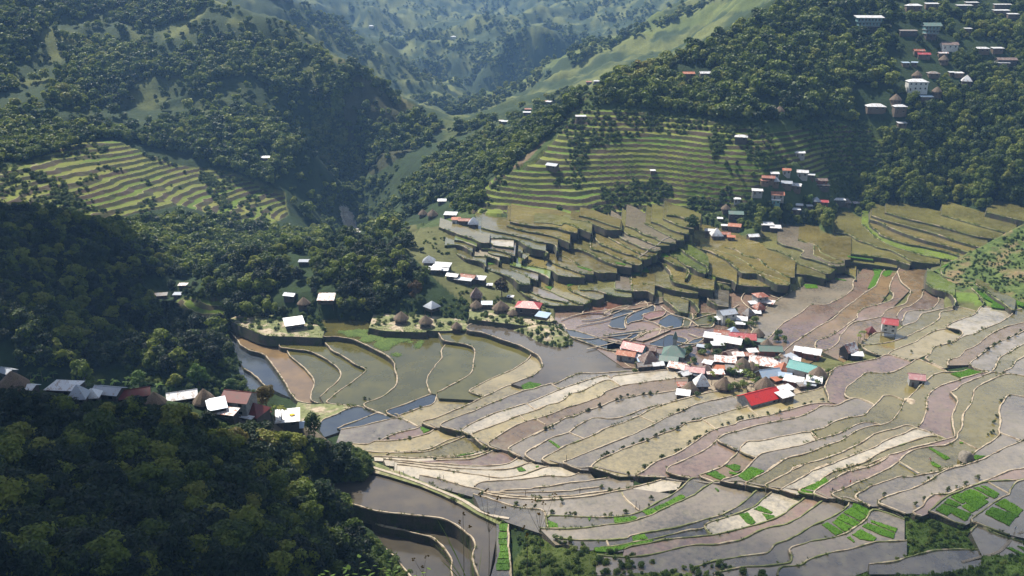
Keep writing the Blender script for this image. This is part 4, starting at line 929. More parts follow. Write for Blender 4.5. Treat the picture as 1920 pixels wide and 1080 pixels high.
# forests: sampled over the land, the largest in view stand as trees of their own, the rest as one wood each
ZONES = [  # polygon, count, crown radius lo..hi (m), forest key, dist lo, hi
 ('z:-30,0 0,-60 380,-60 380,0 450,20 560,58 650,108 700,148 760,198 830,236 770,300 700,330 672,370 642,385 630,408 636,440 600,442 560,400 535,360 430,320 350,292 270,272 190,262 120,282 60,300 -30,322', 6200, 2.6, 5.0, 'left mountain', 780, 1300),
 ('z:-30,388 60,402 200,430 330,410 430,422 540,440 630,432 600,480 520,470 430,482 345,520 250,450', 1150, 2.4, 4.2, 'lower left', 520, 900),
 ('z:-30,395 60,405 200,432 345,516 330,545 240,605 235,690 -30,690', 1300, 2.2, 4.2, 'dark hill', 380, 700),
 ('z:345,530 430,492 520,475 600,438 690,440 790,470 800,500 800,545 760,580 700,592 560,592 440,602 425,690 350,705 240,690 240,610 300,560', 900, 2.2, 4.4, 'knoll', 330, 760),
 ('z:-30,762 300,782 400,800 480,812 560,838 640,862 660,900 545,900 570,925 655,985 705,1100 -30,1100', 1300, 1.9, 4.4, 'near slope', 120, 320),
 ('z:1110,168 1280,108 1400,50 1480,0 1500,-60 1950,-60 1950,0 1690,0 1680,200 1650,238 1560,225 1480,235 1350,225 1280,215 1110,195', 2900, 2.5, 4.9, 'right ridge', 500, 1150),
 ('z:1670,-50 1950,-60 1950,405 1830,398 1700,385 1640,398 1560,350 1660,330 1650,240 1690,200', 2500, 2.0, 4.1, 'right wood', 300, 1300),
 ('z:668,387 692,338 780,300 850,240 1000,195 1130,148 1280,112 1110,170 1045,245 945,322 905,352 900,400 800,395 760,430 694,455 678,425', 1300, 2.4, 4.6, 'mid valley', 560, 1100),
 ('z:1290,430 1330,450 1480,455 1500,435 1640,410 1640,380 1480,385 1420,395', 330, 2.2, 3.8, 'thicket', 420, 720),
 ('z:1330,300 1420,310 1540,400 1600,420 1480,400 1400,440 1340,420 1410,360', 110, 1.4, 2.6, 'thicket', 420, 780),
 ('z:640,-60 1480,-60 1150,95 870,220 830,235 560,50 470,-40', 3000, 2.6, 5.0, 'far mountains', 1120, 3400),
]
pref = {}; allpts = []
for poly, cnt, r0, r1, key, d0, d1 in ZONES:
    pl = P(poly); xs = [p[0] for p in pl]; ys = [p[1] for p in pl]; k = 0; tries = 0
    while k < cnt and tries < cnt * 6:
        tries += 1
        x = random.uniform(min(xs), max(xs)); y = random.uniform(min(ys), max(ys))
        if not inpoly(np.array([x]), np.array([y]), pl)[0]: continue
        loc, own = hit(x, y)
        if not loc or (own is not ground and own.get('category') != 'grass bank'): continue
        D = math.hypot(loc.x, loc.y)
        if not d0 < D < d1: continue
        if key == 'knoll' and inpoly(np.array([x]), np.array([y]), Z_mid2)[0]: continue
        # bare scars and clearings
        if own is ground and key in ('left mountain', 'far mountains', 'mid valley'):
            g = float(fbm(np.array([loc.x / 60]), np.array([loc.y / 60]), 3)[0])
            if g > (0.55 if key != 'far mountains' else 0.50) and random.random() < 0.93: continue
        r = random.uniform(r0, r1) * random.choice((.6, .8, 1, 1, 1.25))
        allpts.append((loc, r, key, D, x, y)); k += 1
HROOF = []   # filled by the house list below; keep trees off houses
def clear_of(loc, r, houses):
    for hx, hy, hr in houses:
        if (loc.x - hx) ** 2 + (loc.y - hy) ** 2 < (hr + r * .8) ** 2: return False
    return True
# ------------------------------------------------------------------ houses
white = (0.8, 0.8, 0.8)
ROOF = dict(
 white=mat_roof('white_tin_roof', (0.74, 0.76, 0.78), (0.42, 0.34, 0.29), 0.36, .35), tin=mat_roof('grey_tin_roof', (0.42, 0.46, 0.52), (0.3, 0.25, 0.22), 0.25, .3),
 red=mat_roof('bright_red_roof', (0.58, 0.025, 0.02), (0.4, 0.02, 0.02), 0.3, .45), crimson=mat_roof('crimson_roof', (0.42, 0.05, 0.055), (0.5, 0.36, 0.33), 0.25, .4),
 dark=mat_roof('dark_red_roof', (0.15, 0.018, 0.014), (0.10, 0.025, 0.02), 0.4, .5), rust=mat_roof('rusty_tin_roof', (0.42, 0.37, 0.34), (0.30, 0.085, 0.04), 0.75, .6),
 rustw=mat_roof('part_rusted_tin_roof', (0.75, 0.74, 0.73), (0.38, 0.13, 0.07), 0.48, .45), teal=mat_roof('teal_roof', (0.03, 0.27, 0.25), (0.03, 0.2, 0.19), 0.3, .45),
 green=mat_roof('dull_green_roof', (0.10, 0.18, 0.15), (0.16, 0.17, 0.15), 0.35, .5), pink=mat_roof('pinkish_faded_roof', (0.5, 0.24, 0.24), (0.55, 0.4, 0.38), 0.35, .45),
 blue=mat_roof('pale_blue_tin_roof', (0.40, 0.52, 0.66), (0.5, 0.55, 0.6), 0.3, .3), brown=mat_roof('brown_ribbed_roof', (0.17, 0.11, 0.09), (0.3, 0.26, 0.23), 0.35, .8, rib=3),
 grey=mat_roof('weathered_grey_roof', (0.24, 0.24, 0.24), (0.2, 0.13, 0.09), 0.5, .7), thatch=M['thatch'], orange=mat_roof('orange_rust_roof', (0.4, 0.12, 0.05), (0.5, 0.3, 0.2), 0.3, .6))
RW = dict(white='white tin', tin='grey tin', red='bright red', crimson='crimson', dark='dark red', rust='rusty tin', rustw='part-rusted white tin', teal='teal', green='dull green', pink='faded pink', blue='pale blue tin', brown='brown ribbed', grey='weathered grey', thatch='brown thatch', orange='orange-red')
WALL = dict(g=mat_plain('concrete_wall', (0.3, 0.3, 0.29)), w=mat_plain('whitewashed_wall', (0.6, 0.6, 0.57)), b=mat_plain('board_wall', (0.14, 0.105, 0.075)), r=mat_plain('reddish_board_wall', (0.2, 0.07, 0.045)), d=mat_plain('dark_board_wall', (0.07, 0.06, 0.055)), s=mat_plain('blue_green_wall', (0.16, 0.3, 0.3)))
M['glass'] = mat_plain('window_dark', (0.02, 0.022, 0.025), 0.15, 0.1); M['door'] = mat_plain('door_wood', (0.10, 0.065, 0.04)); M['post'] = mat_plain('post_wood', (0.12, 0.09, 0.065))
M['frame'] = mat_plain('frame_paint', (0.5, 0.5, 0.47)); M['yellow'] = mat_plain('yellow_sheet', (0.8, 0.5, 0.03))
def roof_mb(kind, L, W, h, rise, ov=0.5, th=0.12):
    mb = MB(); a, b_ = L / 2 + ov, W / 2 + ov
    def slab(quad):
        q = [Vector(v) for v in quad]; n_ = (q[1] - q[0]).cross(q[2] - q[0]).normalized() * th
        if n_.z < 0: n_ = -n_
        k = len(q); mb.add([v - n_ for v in q] + q, [tuple(range(k))[::-1], tuple(range(k, 2 * k))] + [(i, (i + 1) % k, k + (i + 1) % k, k + i) for i in range(k)])
    if kind == 'gable':
        slab([(-a, -b_, h - .15), (a, -b_, h - .15), (a, 0, h + rise), (-a, 0, h + rise)]); slab([(a, b_, h - .15), (-a, b_, h - .15), (-a, 0, h + rise), (a, 0, h + rise)])
    elif kind == 'shed':
        slab([(-a, -b_, h), (a, -b_, h), (a, b_, h + rise), (-a, b_, h + rise)])
    elif kind == 'hip':
        c = max(0.1, a - b_ * .9)
        slab([(-a, -b_, h), (a, -b_, h), (c, 0, h + rise), (-c, 0, h + rise)]); slab([(a, b_, h), (-a, b_, h), (-c, 0, h + rise), (c, 0, h + rise)])
        slab([(a, -b_, h), (a, b_, h), (c, 0, h + rise)]); slab([(-a, b_, h), (-a, -b_, h), (-c, 0, h + rise)])
    else:   # pyramid, tapering to a point, slightly flared and worn at the eaves
        ns = 4 if kind == 'pyr' else 10
        rings = [(1.0, 0.0), (0.72, 0.33), (0.4, 0.66), (0.05, 1.0)] if kind == 'pyr' else [(1.0, -0.02), (0.92, 0.12), (0.66, 0.42), (0.34, 0.74), (0.06, 1.0)]
        vs = []
        for f_, z_ in rings:
            for k in range(ns):
                t = 2 * math.pi * (k + .5) / ns; q = 1.38 if ns == 4 else 1.12 + 0.05 * random.random()
                vs.append((math.cos(t) * a * f_ * q, math.sin(t) * b_ * f_ * q, h + rise * z_ + (random.uniform(-.08, .08) if ns > 4 else 0)))
        m_ = len(rings); fs = [(r_ * ns + k, r_ * ns + (k + 1) % ns, (r_ + 1) * ns + (k + 1) % ns, (r_ + 1) * ns + k) for r_ in range(m_ - 1) for k in range(ns)]
        fs += [tuple((m_ - 1) * ns + k for k in range(ns)), tuple(range(ns))[::-1]]
        mb.add(vs, fs)
    return mb
HOUSES = []
def place(px, py, top):
    """the spot on the land where something `top` metres tall reaches up to this sight line"""
    loc, own = hit(px, py)
    if not loc: return None, None
    d = ray(px, py).normalized(); t1 = (loc - CAM).length; t = max(150.0, t1 - 420)
    while t < t1:
        q = CAM + d * t; g = down(q.x, q.y)
        if q.z - g <= top: break
        t += 0.6
    q = CAM + d * t; return Vector((q.x, q.y, 0)), down(q.x, q.y)
def make_house(px, py, L, W, h, yaw, kind, roof, wall, label, name='house', cat='house', rise=None, stilts=0, wins=2, storeys=1):
    steep = kind in ('pyr', 'cone')
    if rise is None: rise = (W * 0.62 if roof == 'thatch' or steep else W * 0.24) if kind != 'shed' else W * 0.14
    top = stilts + h + rise * 0.5
    p, zg = place(px, py, top)
    if p is None: return None
    e = empty(name, (p.x, p.y, zg), R(yaw)); setp(e, label, cat)
    z0 = stilts; low = -2.5
    HOUSES.append((p.x, p.y, math.hypot(L, W) / 2, px, py, e))
    if stilts:
        for sx in (-1, 1):
            for sy in (-1, 1):
                mb = MB(); mb.box((sx * (L / 2 - .3), sy * (W / 2 - .3), (z0 + low) / 2), (.22, .22, z0 - low)); mb.build('post', M['post'], e)
    mb = MB()
    ins = 0.88 if steep else 1
    wl_, ww_ = L * ins, W * ins
    base = z0 if stilts else low
    if kind == 'gable':
        x, y = wl_ / 2, ww_ / 2; t = z0 + h
        vs = [(-x, -y, base), (x, -y, base), (x, y, base), (-x, y, base), (-x, -y, t), (x, -y, t), (x, y, t), (-x, y, t), (-x, 0, t + rise * .93), (x, 0, t + rise * .93)]
        mb.add(vs, [(0, 3, 2, 1), (0, 1, 5, 4), (2, 3, 7, 6), (1, 2, 6, 9, 5), (3, 0, 4, 8, 7), (4, 5, 9, 8), (6, 7, 8, 9)])
    elif kind == 'shed':
        x, y = wl_ / 2, ww_ / 2; t = z0 + h
        mb.add([(-x, -y, base), (x, -y, base), (x, y, base), (-x, y, base), (-x, -y, t - .14), (x, -y, t - .14), (x, y, t + rise * .8), (-x, y, t + rise * .8)], [(0, 3, 2, 1), (0, 1, 5, 4), (1, 2, 6, 5), (2, 3, 7, 6), (3, 0, 4, 7), (4, 5, 6, 7)])
    else: mb.box((0, 0, (base + z0 + h) / 2 - .02), (wl_, ww_, z0 + h - base))
    mb.build('wall', WALL[wall], e)
    r_ = roof_mb(kind, L, W, z0 + h, rise).build('roof', ROOF[roof], e)
    if kind == 'gable' and L > 5:
        rc = MB(); rc.tube([Vector((-L / 2 - .5, 0, z0 + h + rise + .03)), Vector((L / 2 + .5, 0, z0 + h + rise + .03))], [.13, .13], 6); rc.build('ridge_cap', ROOF[roof], r_)
    y = -ww_ / 2
    sh = h / storeys
    for s_ in range(storeys):
        zz = z0 + s_ * sh
        nw = wins if storeys == 1 else max(wins, int(wl_ / 3))
        for k in range(nw):
            xx = (k + .5) / nw * wl_ - wl_ / 2
            if s_ == 0 and k == 0 and not stilts:
                mb = MB(); mb.box((xx, y - .03, zz + .95), (.9, .1, 1.9)); mb.build('door', M['door'], e); continue
            mb = MB(); mb.box((xx, y - .02, zz + sh * .55), (min(1.1, wl_ / nw * .6), .08, sh * .36)); w_ = mb.build('window', M['glass'], e)
            if L > 8 or storeys > 1:
                mb = MB(); mb.box((xx, y - .08, zz + sh * .55 - sh * .2), (min(1.3, wl_ / nw * .7), .1, .1)); mb.build('sill', M['frame'], w_)
    return e
H_ = []
def H(*a, **k): H_.append((a, k))
# central village (px, py of the roof's middle, length, width, wall height, yaw, kind, roof, wall, label)
H(1425,738,15.5,8.5,3.2,26,'gable','red','g','long hall with a bright red gable roof at the lower edge of the village',rise=2.6)
H(1471,738,6,4.5,2.4,28,'shed','white','b','white tin shed against the right end of the red-roofed hall')
H(1473,728,6,3.6,2.6,28,'shed','white','b','smaller white tin shed just behind the one beside the red hall')
H(1506,684,11,8,4,-35,'gable','teal','w','pale house with a bright teal gable roof in the village')
H(1444,651,10,6,3,-5,'gable','green','r','low house with a dull green roof above the big part-rusted roof')
H(1435,674,13,9,3.2,-20,'gable','rustw','b','largest village house with a white roof rusted along its edges',rise=2.2)
H(1360,674,9,5,3.4,-12,'shed','rustw','d','dark house whose white tin roof has bold rust stripes')
H(1367,634,12,7,3,-25,'gable','white','b','broad white-roofed house in the upper left of the village')
H(1356,621,8,5,3,-15,'gable','rust','b','rusty-roofed house touching the top of the broad white roof')
H(1335,629,7,5,3,-20,'shed','white','b','white roofed house forming the left corner of the upper roof cluster')
H(1392,628,12,7,3,-10,'gable','crimson','r','long crimson-roofed house in the upper right of the village')
H(1376,618,5,5,3,10,'pyr','blue','b','pale steep pyramid roof between the white and the crimson roof',rise=3)
H(1363,583,8,6,5.6,20,'gable','tin','w','grey two-storey house with a silvery gable roof above the village',storeys=2,name='two_storey_house')
H(1351,596,4.5,3,2.6,20,'shed','white','w','small white lean-to at the foot of the grey two-storey house')
H(1426,551,6,6,5.5,15,'hip','rust','g','tall narrow house with a rusty roof at the top of the village spur',storeys=2,name='two_storey_house')
H(1424,572,5,5,3,20,'pyr','rust','r','rust-red steep hut below the tall narrow house')
H(1438,565,7,4,2.8,-30,'shed','rustw','b','rust-spotted white shed roof right of the rust-red steep hut')
H(1412,567,3.5,3,2.4,10,'shed','white','b','little white roof left of the rust-red steep hut')
H(1417,585,4.5,3,2.4,-10,'shed','white','b','small white roof below the rust-red steep hut')
H(1404,583,4.5,4.5,2.6,30,'pyr','grey','b','dark grey steep hut beside the pond bund above the village',rise=3.5)
H(1391,597,4.8,4,2.4,-15,'shed','white','b','square white shed right of the grey two-storey house')
H(1387,606,4.5,2,2,-10,'shed','white','b','narrow white strip roof under the square white shed')
H(1345,644,5,3,2.6,0,'shed','white','b','white roof under the left end of the broad white roof')
H(1316,649,4,2,2.2,-20,'shed','tin','b','tiny grey tin roof at the far left of the village trees')
H(1384,664,4.5,3.4,2.8,0,'shed','rustw','b','small white and rust roof between the thatched huts')
H(1393,678,6.4,6.4,2.2,0,'cone','thatch','b','brown thatched hut left of the largest part-rusted roof',name='thatched_hut',cat='hut')
H(1371,660,6,5,2.4,30,'gable','brown','r','brown gabled hut above the rust-striped roof')
H(1390,693,4.4,4,2.2,-10,'shed','white','b','white patch of roof among palms in the middle of the village')
H(1442,697,9,6,3,15,'gable','blue','b','pale blue tin gable roof below the largest part-rusted roof',rise=2.4)
H(1435,716,7.4,7.4,2,0,'cone','thatch','b','large thatched hut directly behind the red-roofed hall',name='thatched_hut',cat='hut')
H(1470,686,5.6,5.6,2.6,10,'pyr','orange','b','orange-brown pyramid roof left of the teal house')
H(1477,676,5.4,5.4,2.6,25,'pyr','grey','b','grey pyramid roof behind the orange-brown pyramid roof')
H(1503,655,6,4,2.6,-25,'shed','white','r','left of the two joined white roofs above the teal house')
H(1523,659,7,5,2.8,-25,'shed','white','r','right of the two joined white roofs above the teal house')
H(1488,711,7,4.6,2.6,-28,'shed','white','r','clean white oblong roof below the teal house')
H(1472,700,5,4,2.6,-15,'gable','blue','b','small pale blue gable roof left of the clean white oblong roof')
H(1527,711,5.6,4.6,2.4,-20,'shed','white','b','white roof at the lower right corner of the village')
H(1535,696,6.4,6.4,2.2,20,'cone','thatch','b','thatched hut at the right end of the village behind bushes',name='thatched_hut',cat='hut')
H(1510,720,6,2.4,1.8,10,'shed','grey','b','jumble of grey boards roofed low at the lower edge of the village')
H(1341,697,7,3.6,2.6,0,'shed','rustw','b','low white and rust roof below the rust-striped roof')
H(1316,710,5.6,5.6,2.2,0,'pyr','white','b','steep white tin pyramid hut at the lower left of the village',rise=4.6,name='tin_hut',cat='hut',stilts=1.2)
H(1357,716,6.2,6.2,2.2,0,'cone','thatch','b','thatched hut among palms right of the white pyramid hut',name='thatched_hut',cat='hut')
H(1303,690,8,5.4,3,-15,'gable','pink','d','faded pink roof left of the steep white pyramid hut')
H(1275,683,9,6,3,-25,'gable','rustw','d','white and orange rusted gable between the chapel and the pink roof')
H(1285,697,5.2,4,2.4,30,'gable','white','b','bright white roof tucked under the rusted gable')
H(1327,679,3.6,3,3.4,-30,'shed','white','r','small white roof on a red-brown wall right of the pink roof')
H(1325,690,5,5,2.2,0,'pyr','brown','r','red-brown hut below the small white roof on the red wall')
H(1281,736,5,4,2.2,-15,'shed','white','b','white box-like shed at the lowest left corner of the village')
H(1294,724,6,6,2,0,'cone','thatch','b','thatched hut just above the white box-like shed',name='thatched_hut',cat='hut')
H(1279,721,3.4,3,2,0,'shed','rust','b','tiny rusty roof left of the thatched hut at the village corner')
H(1189,647,10,6.4,4,-30,'gable','crimson','s','crimson-roofed house beside the big pond at the left of the village',rise=2)
H(1175,660,8,5,3,-20,'gable','orange','g','rust-red roof in front of the crimson-roofed house')
H(1218,667,7.6,7.6,2.6,10,'pyr','brown','b','steep brown ribbed pyramid roof right of the crimson-roofed house',rise=5)
H(1218,650,6,5,3,-20,'gable','brown','r','dark brown gable behind the steep brown pyramid')
H(1211,682,8,4.4,2.4,10,'gable','grey','d','long weathered grey roof on the pond bank')
H(1233,680,4.6,3.8,2.4,10,'gable','white','d','short white roof right of the long weathered grey roof')
H(1193,667,6,3.4,2.4,-10,'shed','rustw','b','white and rust shed below the crimson-roofed house')
H(1204,675,3.4,2.8,2.2,0,'shed','blue','b','tiny blue-white roof above the long weathered grey roof')
H(1170,653,2.6,2,1.8,0,'shed','white','b','tiny white roof at the very left end of the village')
H(1403,663,4.6,3.4,2.4,-20,'gable','rust','b','small rusty gable just left of the dull green roof')
H(1411,657,4,3,2.2,10,'shed','white','b','small white roof above the small rusty gable')
H(1349,689,4.4,3,2,-10,'shed','orange','b','small orange roof under the rust-striped roof')
H(1483,668,4.4,3.4,2.2,35,'shed','tin','b','small grey tin roof above the grey pyramid roof')
H(1492,673,3.6,2.6,2,-20,'shed','white','b','tiny white roof behind the left end of the teal roof')
H(1519,718,4,3,1.8,-20,'shed','tin','b','small tin roof among the grey boards at the lower edge')
H(1424,636,6,3.6,2.6,-25,'gable','green','b','small dark green roof right of the long crimson roof')
H(1438,641,4.4,4.4,2,0,'cone','thatch','b','thatched hut behind the dull green roof',name='thatched_hut',cat='hut')
H(1457,709,4,3,2,25,'shed','orange','b','orange-brown patch of roof left of the pale blue little gable')
H(1410,684,5,5,2,0,'cone','thatch','b','thatched hut tucked below the left end of the largest part-rusted roof',name='thatched_hut',cat='hut')
H(1343,672,5,3.4,2.4,-30,'gable','brown','r','brown gable between the pink roof and the rust-striped roof')
H(1310,700,3.6,2.6,2,-10,'shed','tin','b','tiny tin roof wedged above the white pyramid hut')
H(1372,690,5,3.6,2.2,-10,'shed','grey','b','grey board roof left of the white patch among palms')
H(1422,622,5,5,2,0,'cone','thatch','b','thatched hut above the right end of the long crimson roof',name='thatched_hut',cat='hut')
# paddies to the right
H(1669,601,6.5,6,4.2,-20,'gable','crimson','w','red-roofed house on stilts alone among the brown paddies',rise=1.8,stilts=2.2,storeys=2,name='stilt_house')
H(1634,617,3.6,3.6,1.6,0,'pyr','dark','r','little dark red pyramid roof left of the stilt house',rise=2.6,name='hut',cat='hut')
H(1592,650,6,5,3,30,'gable','rustw','d','patched white and brown gabled hut at the edge of a paddy bank',rise=3,stilts=1)
H(1607,663,4.6,3.4,2.6,-10,'shed','white','d','white shed roof right of the patched gabled hut')
H(1719,704,5.6,4.6,3.4,-15,'gable','pink','g','small grey hut with a pinkish domed roof in the right-hand paddies',rise=1.5,name='hut',cat='hut')
# knoll hamlet
H(991,569,12,8,4.2,-12,'hip','crimson','d','hipped house with a red roof rusted white at the corners on the knoll',rise=2.2,stilts=0.6)
H(1018,590,5.8,4.8,1.8,-25,'shed','blue','b','pale blue shed on posts right of the red hipped house',stilts=2)
H(893,547,5.6,5.6,2,0,'pyr','brown','b','steep ribbed brown pyramid hut in the knoll hamlet',rise=4.8,name='hut',cat='hut',stilts=1.2)
H(893,569,5.2,5.2,1.8,0,'cone','thatch','b','thatched hut half hidden below the ribbed pyramid hut',name='thatched_hut',cat='hut')
H(913,567,5,4.4,2.6,0,'gable','blue','d','small blue-grey tin gable between two thatched huts')
H(939,571,7.4,6.4,2,15,'cone','thatch','b','broadest thatched hut left of the red hipped house',name='thatched_hut',cat='hut')
H(962,584,4.6,4,1.2,0,'cone','thatch','b','low thatched hut close beside the red hipped house',name='thatched_hut',cat='hut')
H(810,571,6,6,2,45,'pyr','tin','d','grey tin pyramid hut above the row of thatched granaries',rise=3,name='tin_hut',cat='hut',stilts=1)
H(798,598,5.8,5.8,1.6,0,'cone','thatch','d','middle thatched granary on the ledge over the ponds',rise=3.8,name='thatched_hut',cat='hut',stilts=.8)
H(856,609,4.4,4.4,1.4,0,'cone','thatch','d','smallest thatched granary at the right end of the ledge',rise=3,name='thatched_hut',cat='hut')
H(752,591,6.2,6.2,1.6,0,'cone','thatch','d','leftmost thatched granary on the ledge over the ponds',rise=3.8,name='thatched_hut',cat='hut',stilts=.8)
H(804,485,6.4,6.4,2.2,0,'pyr','tin','b','blue-grey tin pyramid at the upper end of the knoll hamlet',rise=3.2)
H(829,496,9,5.4,2.8,-12,'shed','white','d','largest glaring white roof of the knoll hamlet')
H(815,503,7,4,2.6,-5,'shed','white','d','white roof attached at the lower left of the largest white roof')
H(833,505,4,3.2,2.4,-5,'shed','white','d','small square white roof below the largest white roof')
H(849,514,6,4,2.6,-20,'gable','white','d','solitary white roof between the white cluster and the rusty roof')
H(878,516,8,4.6,3,-20,'gable','rust','d','rusty ridge-roofed house of the knoll hamlet')
H(869,523,9,3,2.4,-18,'shed','white','d','long white awning in front of the rusty ridge-roofed house')
H(899,521,6,4.6,2.8,-15,'shed','white','d','white roof right of the rusty ridge-roofed house')
H(918,533,2.6,2.2,1.5,0,'shed','white','b','tiny white roof left of the round brown tree')
H(957,556,2.8,2,1.4,-10,'shed','white','b','tiny white roof behind the red hipped house')
H(551,602,9,7,1.8,22,'shed','white','d','open white flat-roofed shed at the edge of the dark wood',rise=1.6,stilts=1.2)
H(612,557,8,5.6,2.4,0,'shed','rustw','d','tin shed roof with a red lower edge in the wood',rise=1.8,stilts=1)
H(544,552,5.6,4,2.4,-15,'gable','tin','d','small grey tin roof at the left of the wood')
H(569,563,5.4,5.4,1.6,0,'cone','thatch','d','thatched hut inside the wood left of the red-edged shed',name='thatched_hut',cat='hut')
H(571,489,6,3,2.2,0,'shed','tin','d','grey roof glimpsed between treetops at the back of the wood')
H(297,552,9,3.6,2.2,12,'shed','grey','b','long pale grey roof on the small spur left of the steps')
H(333,551,4,3,2,0,'shed','tin','b','short grey roof at the right of the long pale roof on the spur')
H(343,533,4.4,3,2,0,'shed','rustw','b','little pinkish white roof highest on the small spur')
# near ridge hamlet, lower left
H(120,718,8,6,2.4,-5,'hip','white','d','dazzling white hipped roof in the near hamlet',rise=1.6)
H(145,733,4.6,4.6,1.8,10,'pyr','tin','d','steep grey tin pyramid hut below the dazzling white roof',rise=3.6,name='tin_hut',cat='hut',stilts=.5)
H(172,735,4,4,1.8,10,'pyr','white','d','small white pyramid roof right of the steep tin hut',rise=2.2)
H(203,729,8,5,2.4,-10,'gable','tin','d','patched silvery roof with leaves in front in the near hamlet')
H(252,733,8,5.4,2.6,22,'gable','dark','d','dark red gable in the middle of the near hamlet')
H(289,745,5.2,5.2,1.6,0,'cone','thatch','d','thatched hut right of the dark red gable of the near hamlet',rise=3.4,name='thatched_hut',cat='hut')
H(341,737,8.4,5.4,2.4,20,'gable','white','d','bright white gable between the two thatched huts of the near hamlet')
H(382,741,5.6,5.6,1.8,0,'cone','thatch','d','tallest thatched cone left of the big near dark red house',rise=4.2,name='thatched_hut',cat='hut')
H(447,740,8.6,7,5.2,-12,'gable','dark','g','big dark red-roofed two-storey house nearest the camera',rise=2.0,storeys=2,name='two_storey_house')
H(406,757,5,4.4,2.6,25,'shed','blue','d','sloping bluish tin lean-to left of the big dark red house',rise=1.6)
H(418,770,8.4,3.4,1.8,-12,'shed','rustw','d','patchy rusted tin awning in front of the big dark red house')
H(475,764,7,7,2.2,-20,'hip','dark','d','dark red hipped roof joined to the right of the big dark red house',rise=3)
H(459,780,5.4,1.5,1.4,-20,'shed','white','d','narrow white strip roof below the dark red hipped roof')
H(490,774,5.4,2.4,1.6,38,'shed','rust','d','rusty strip roof at the right edge of the dark red hipped roof')
H(539,779,7,6.4,2.2,12,'shed','white','d','square white roof bearing one yellow patch',rise=1.2)
H(553,799,5,3,1.4,8,'shed','blue','d','bluish tin roof just below the white roof with the yellow patch')
H(12,692,7,4.6,2.4,-25,'gable','tin','d','blue-grey gable at the left border of the picture')
H(22,710,7,7,1.8,0,'cone','thatch','d','wide dark thatched hut at the left border of the picture',name='thatched_hut',cat='hut')
H(51,722,4.8,3,1.8,-10,'gable','white','d','whitish low roof between the left border and the dazzling white roof')
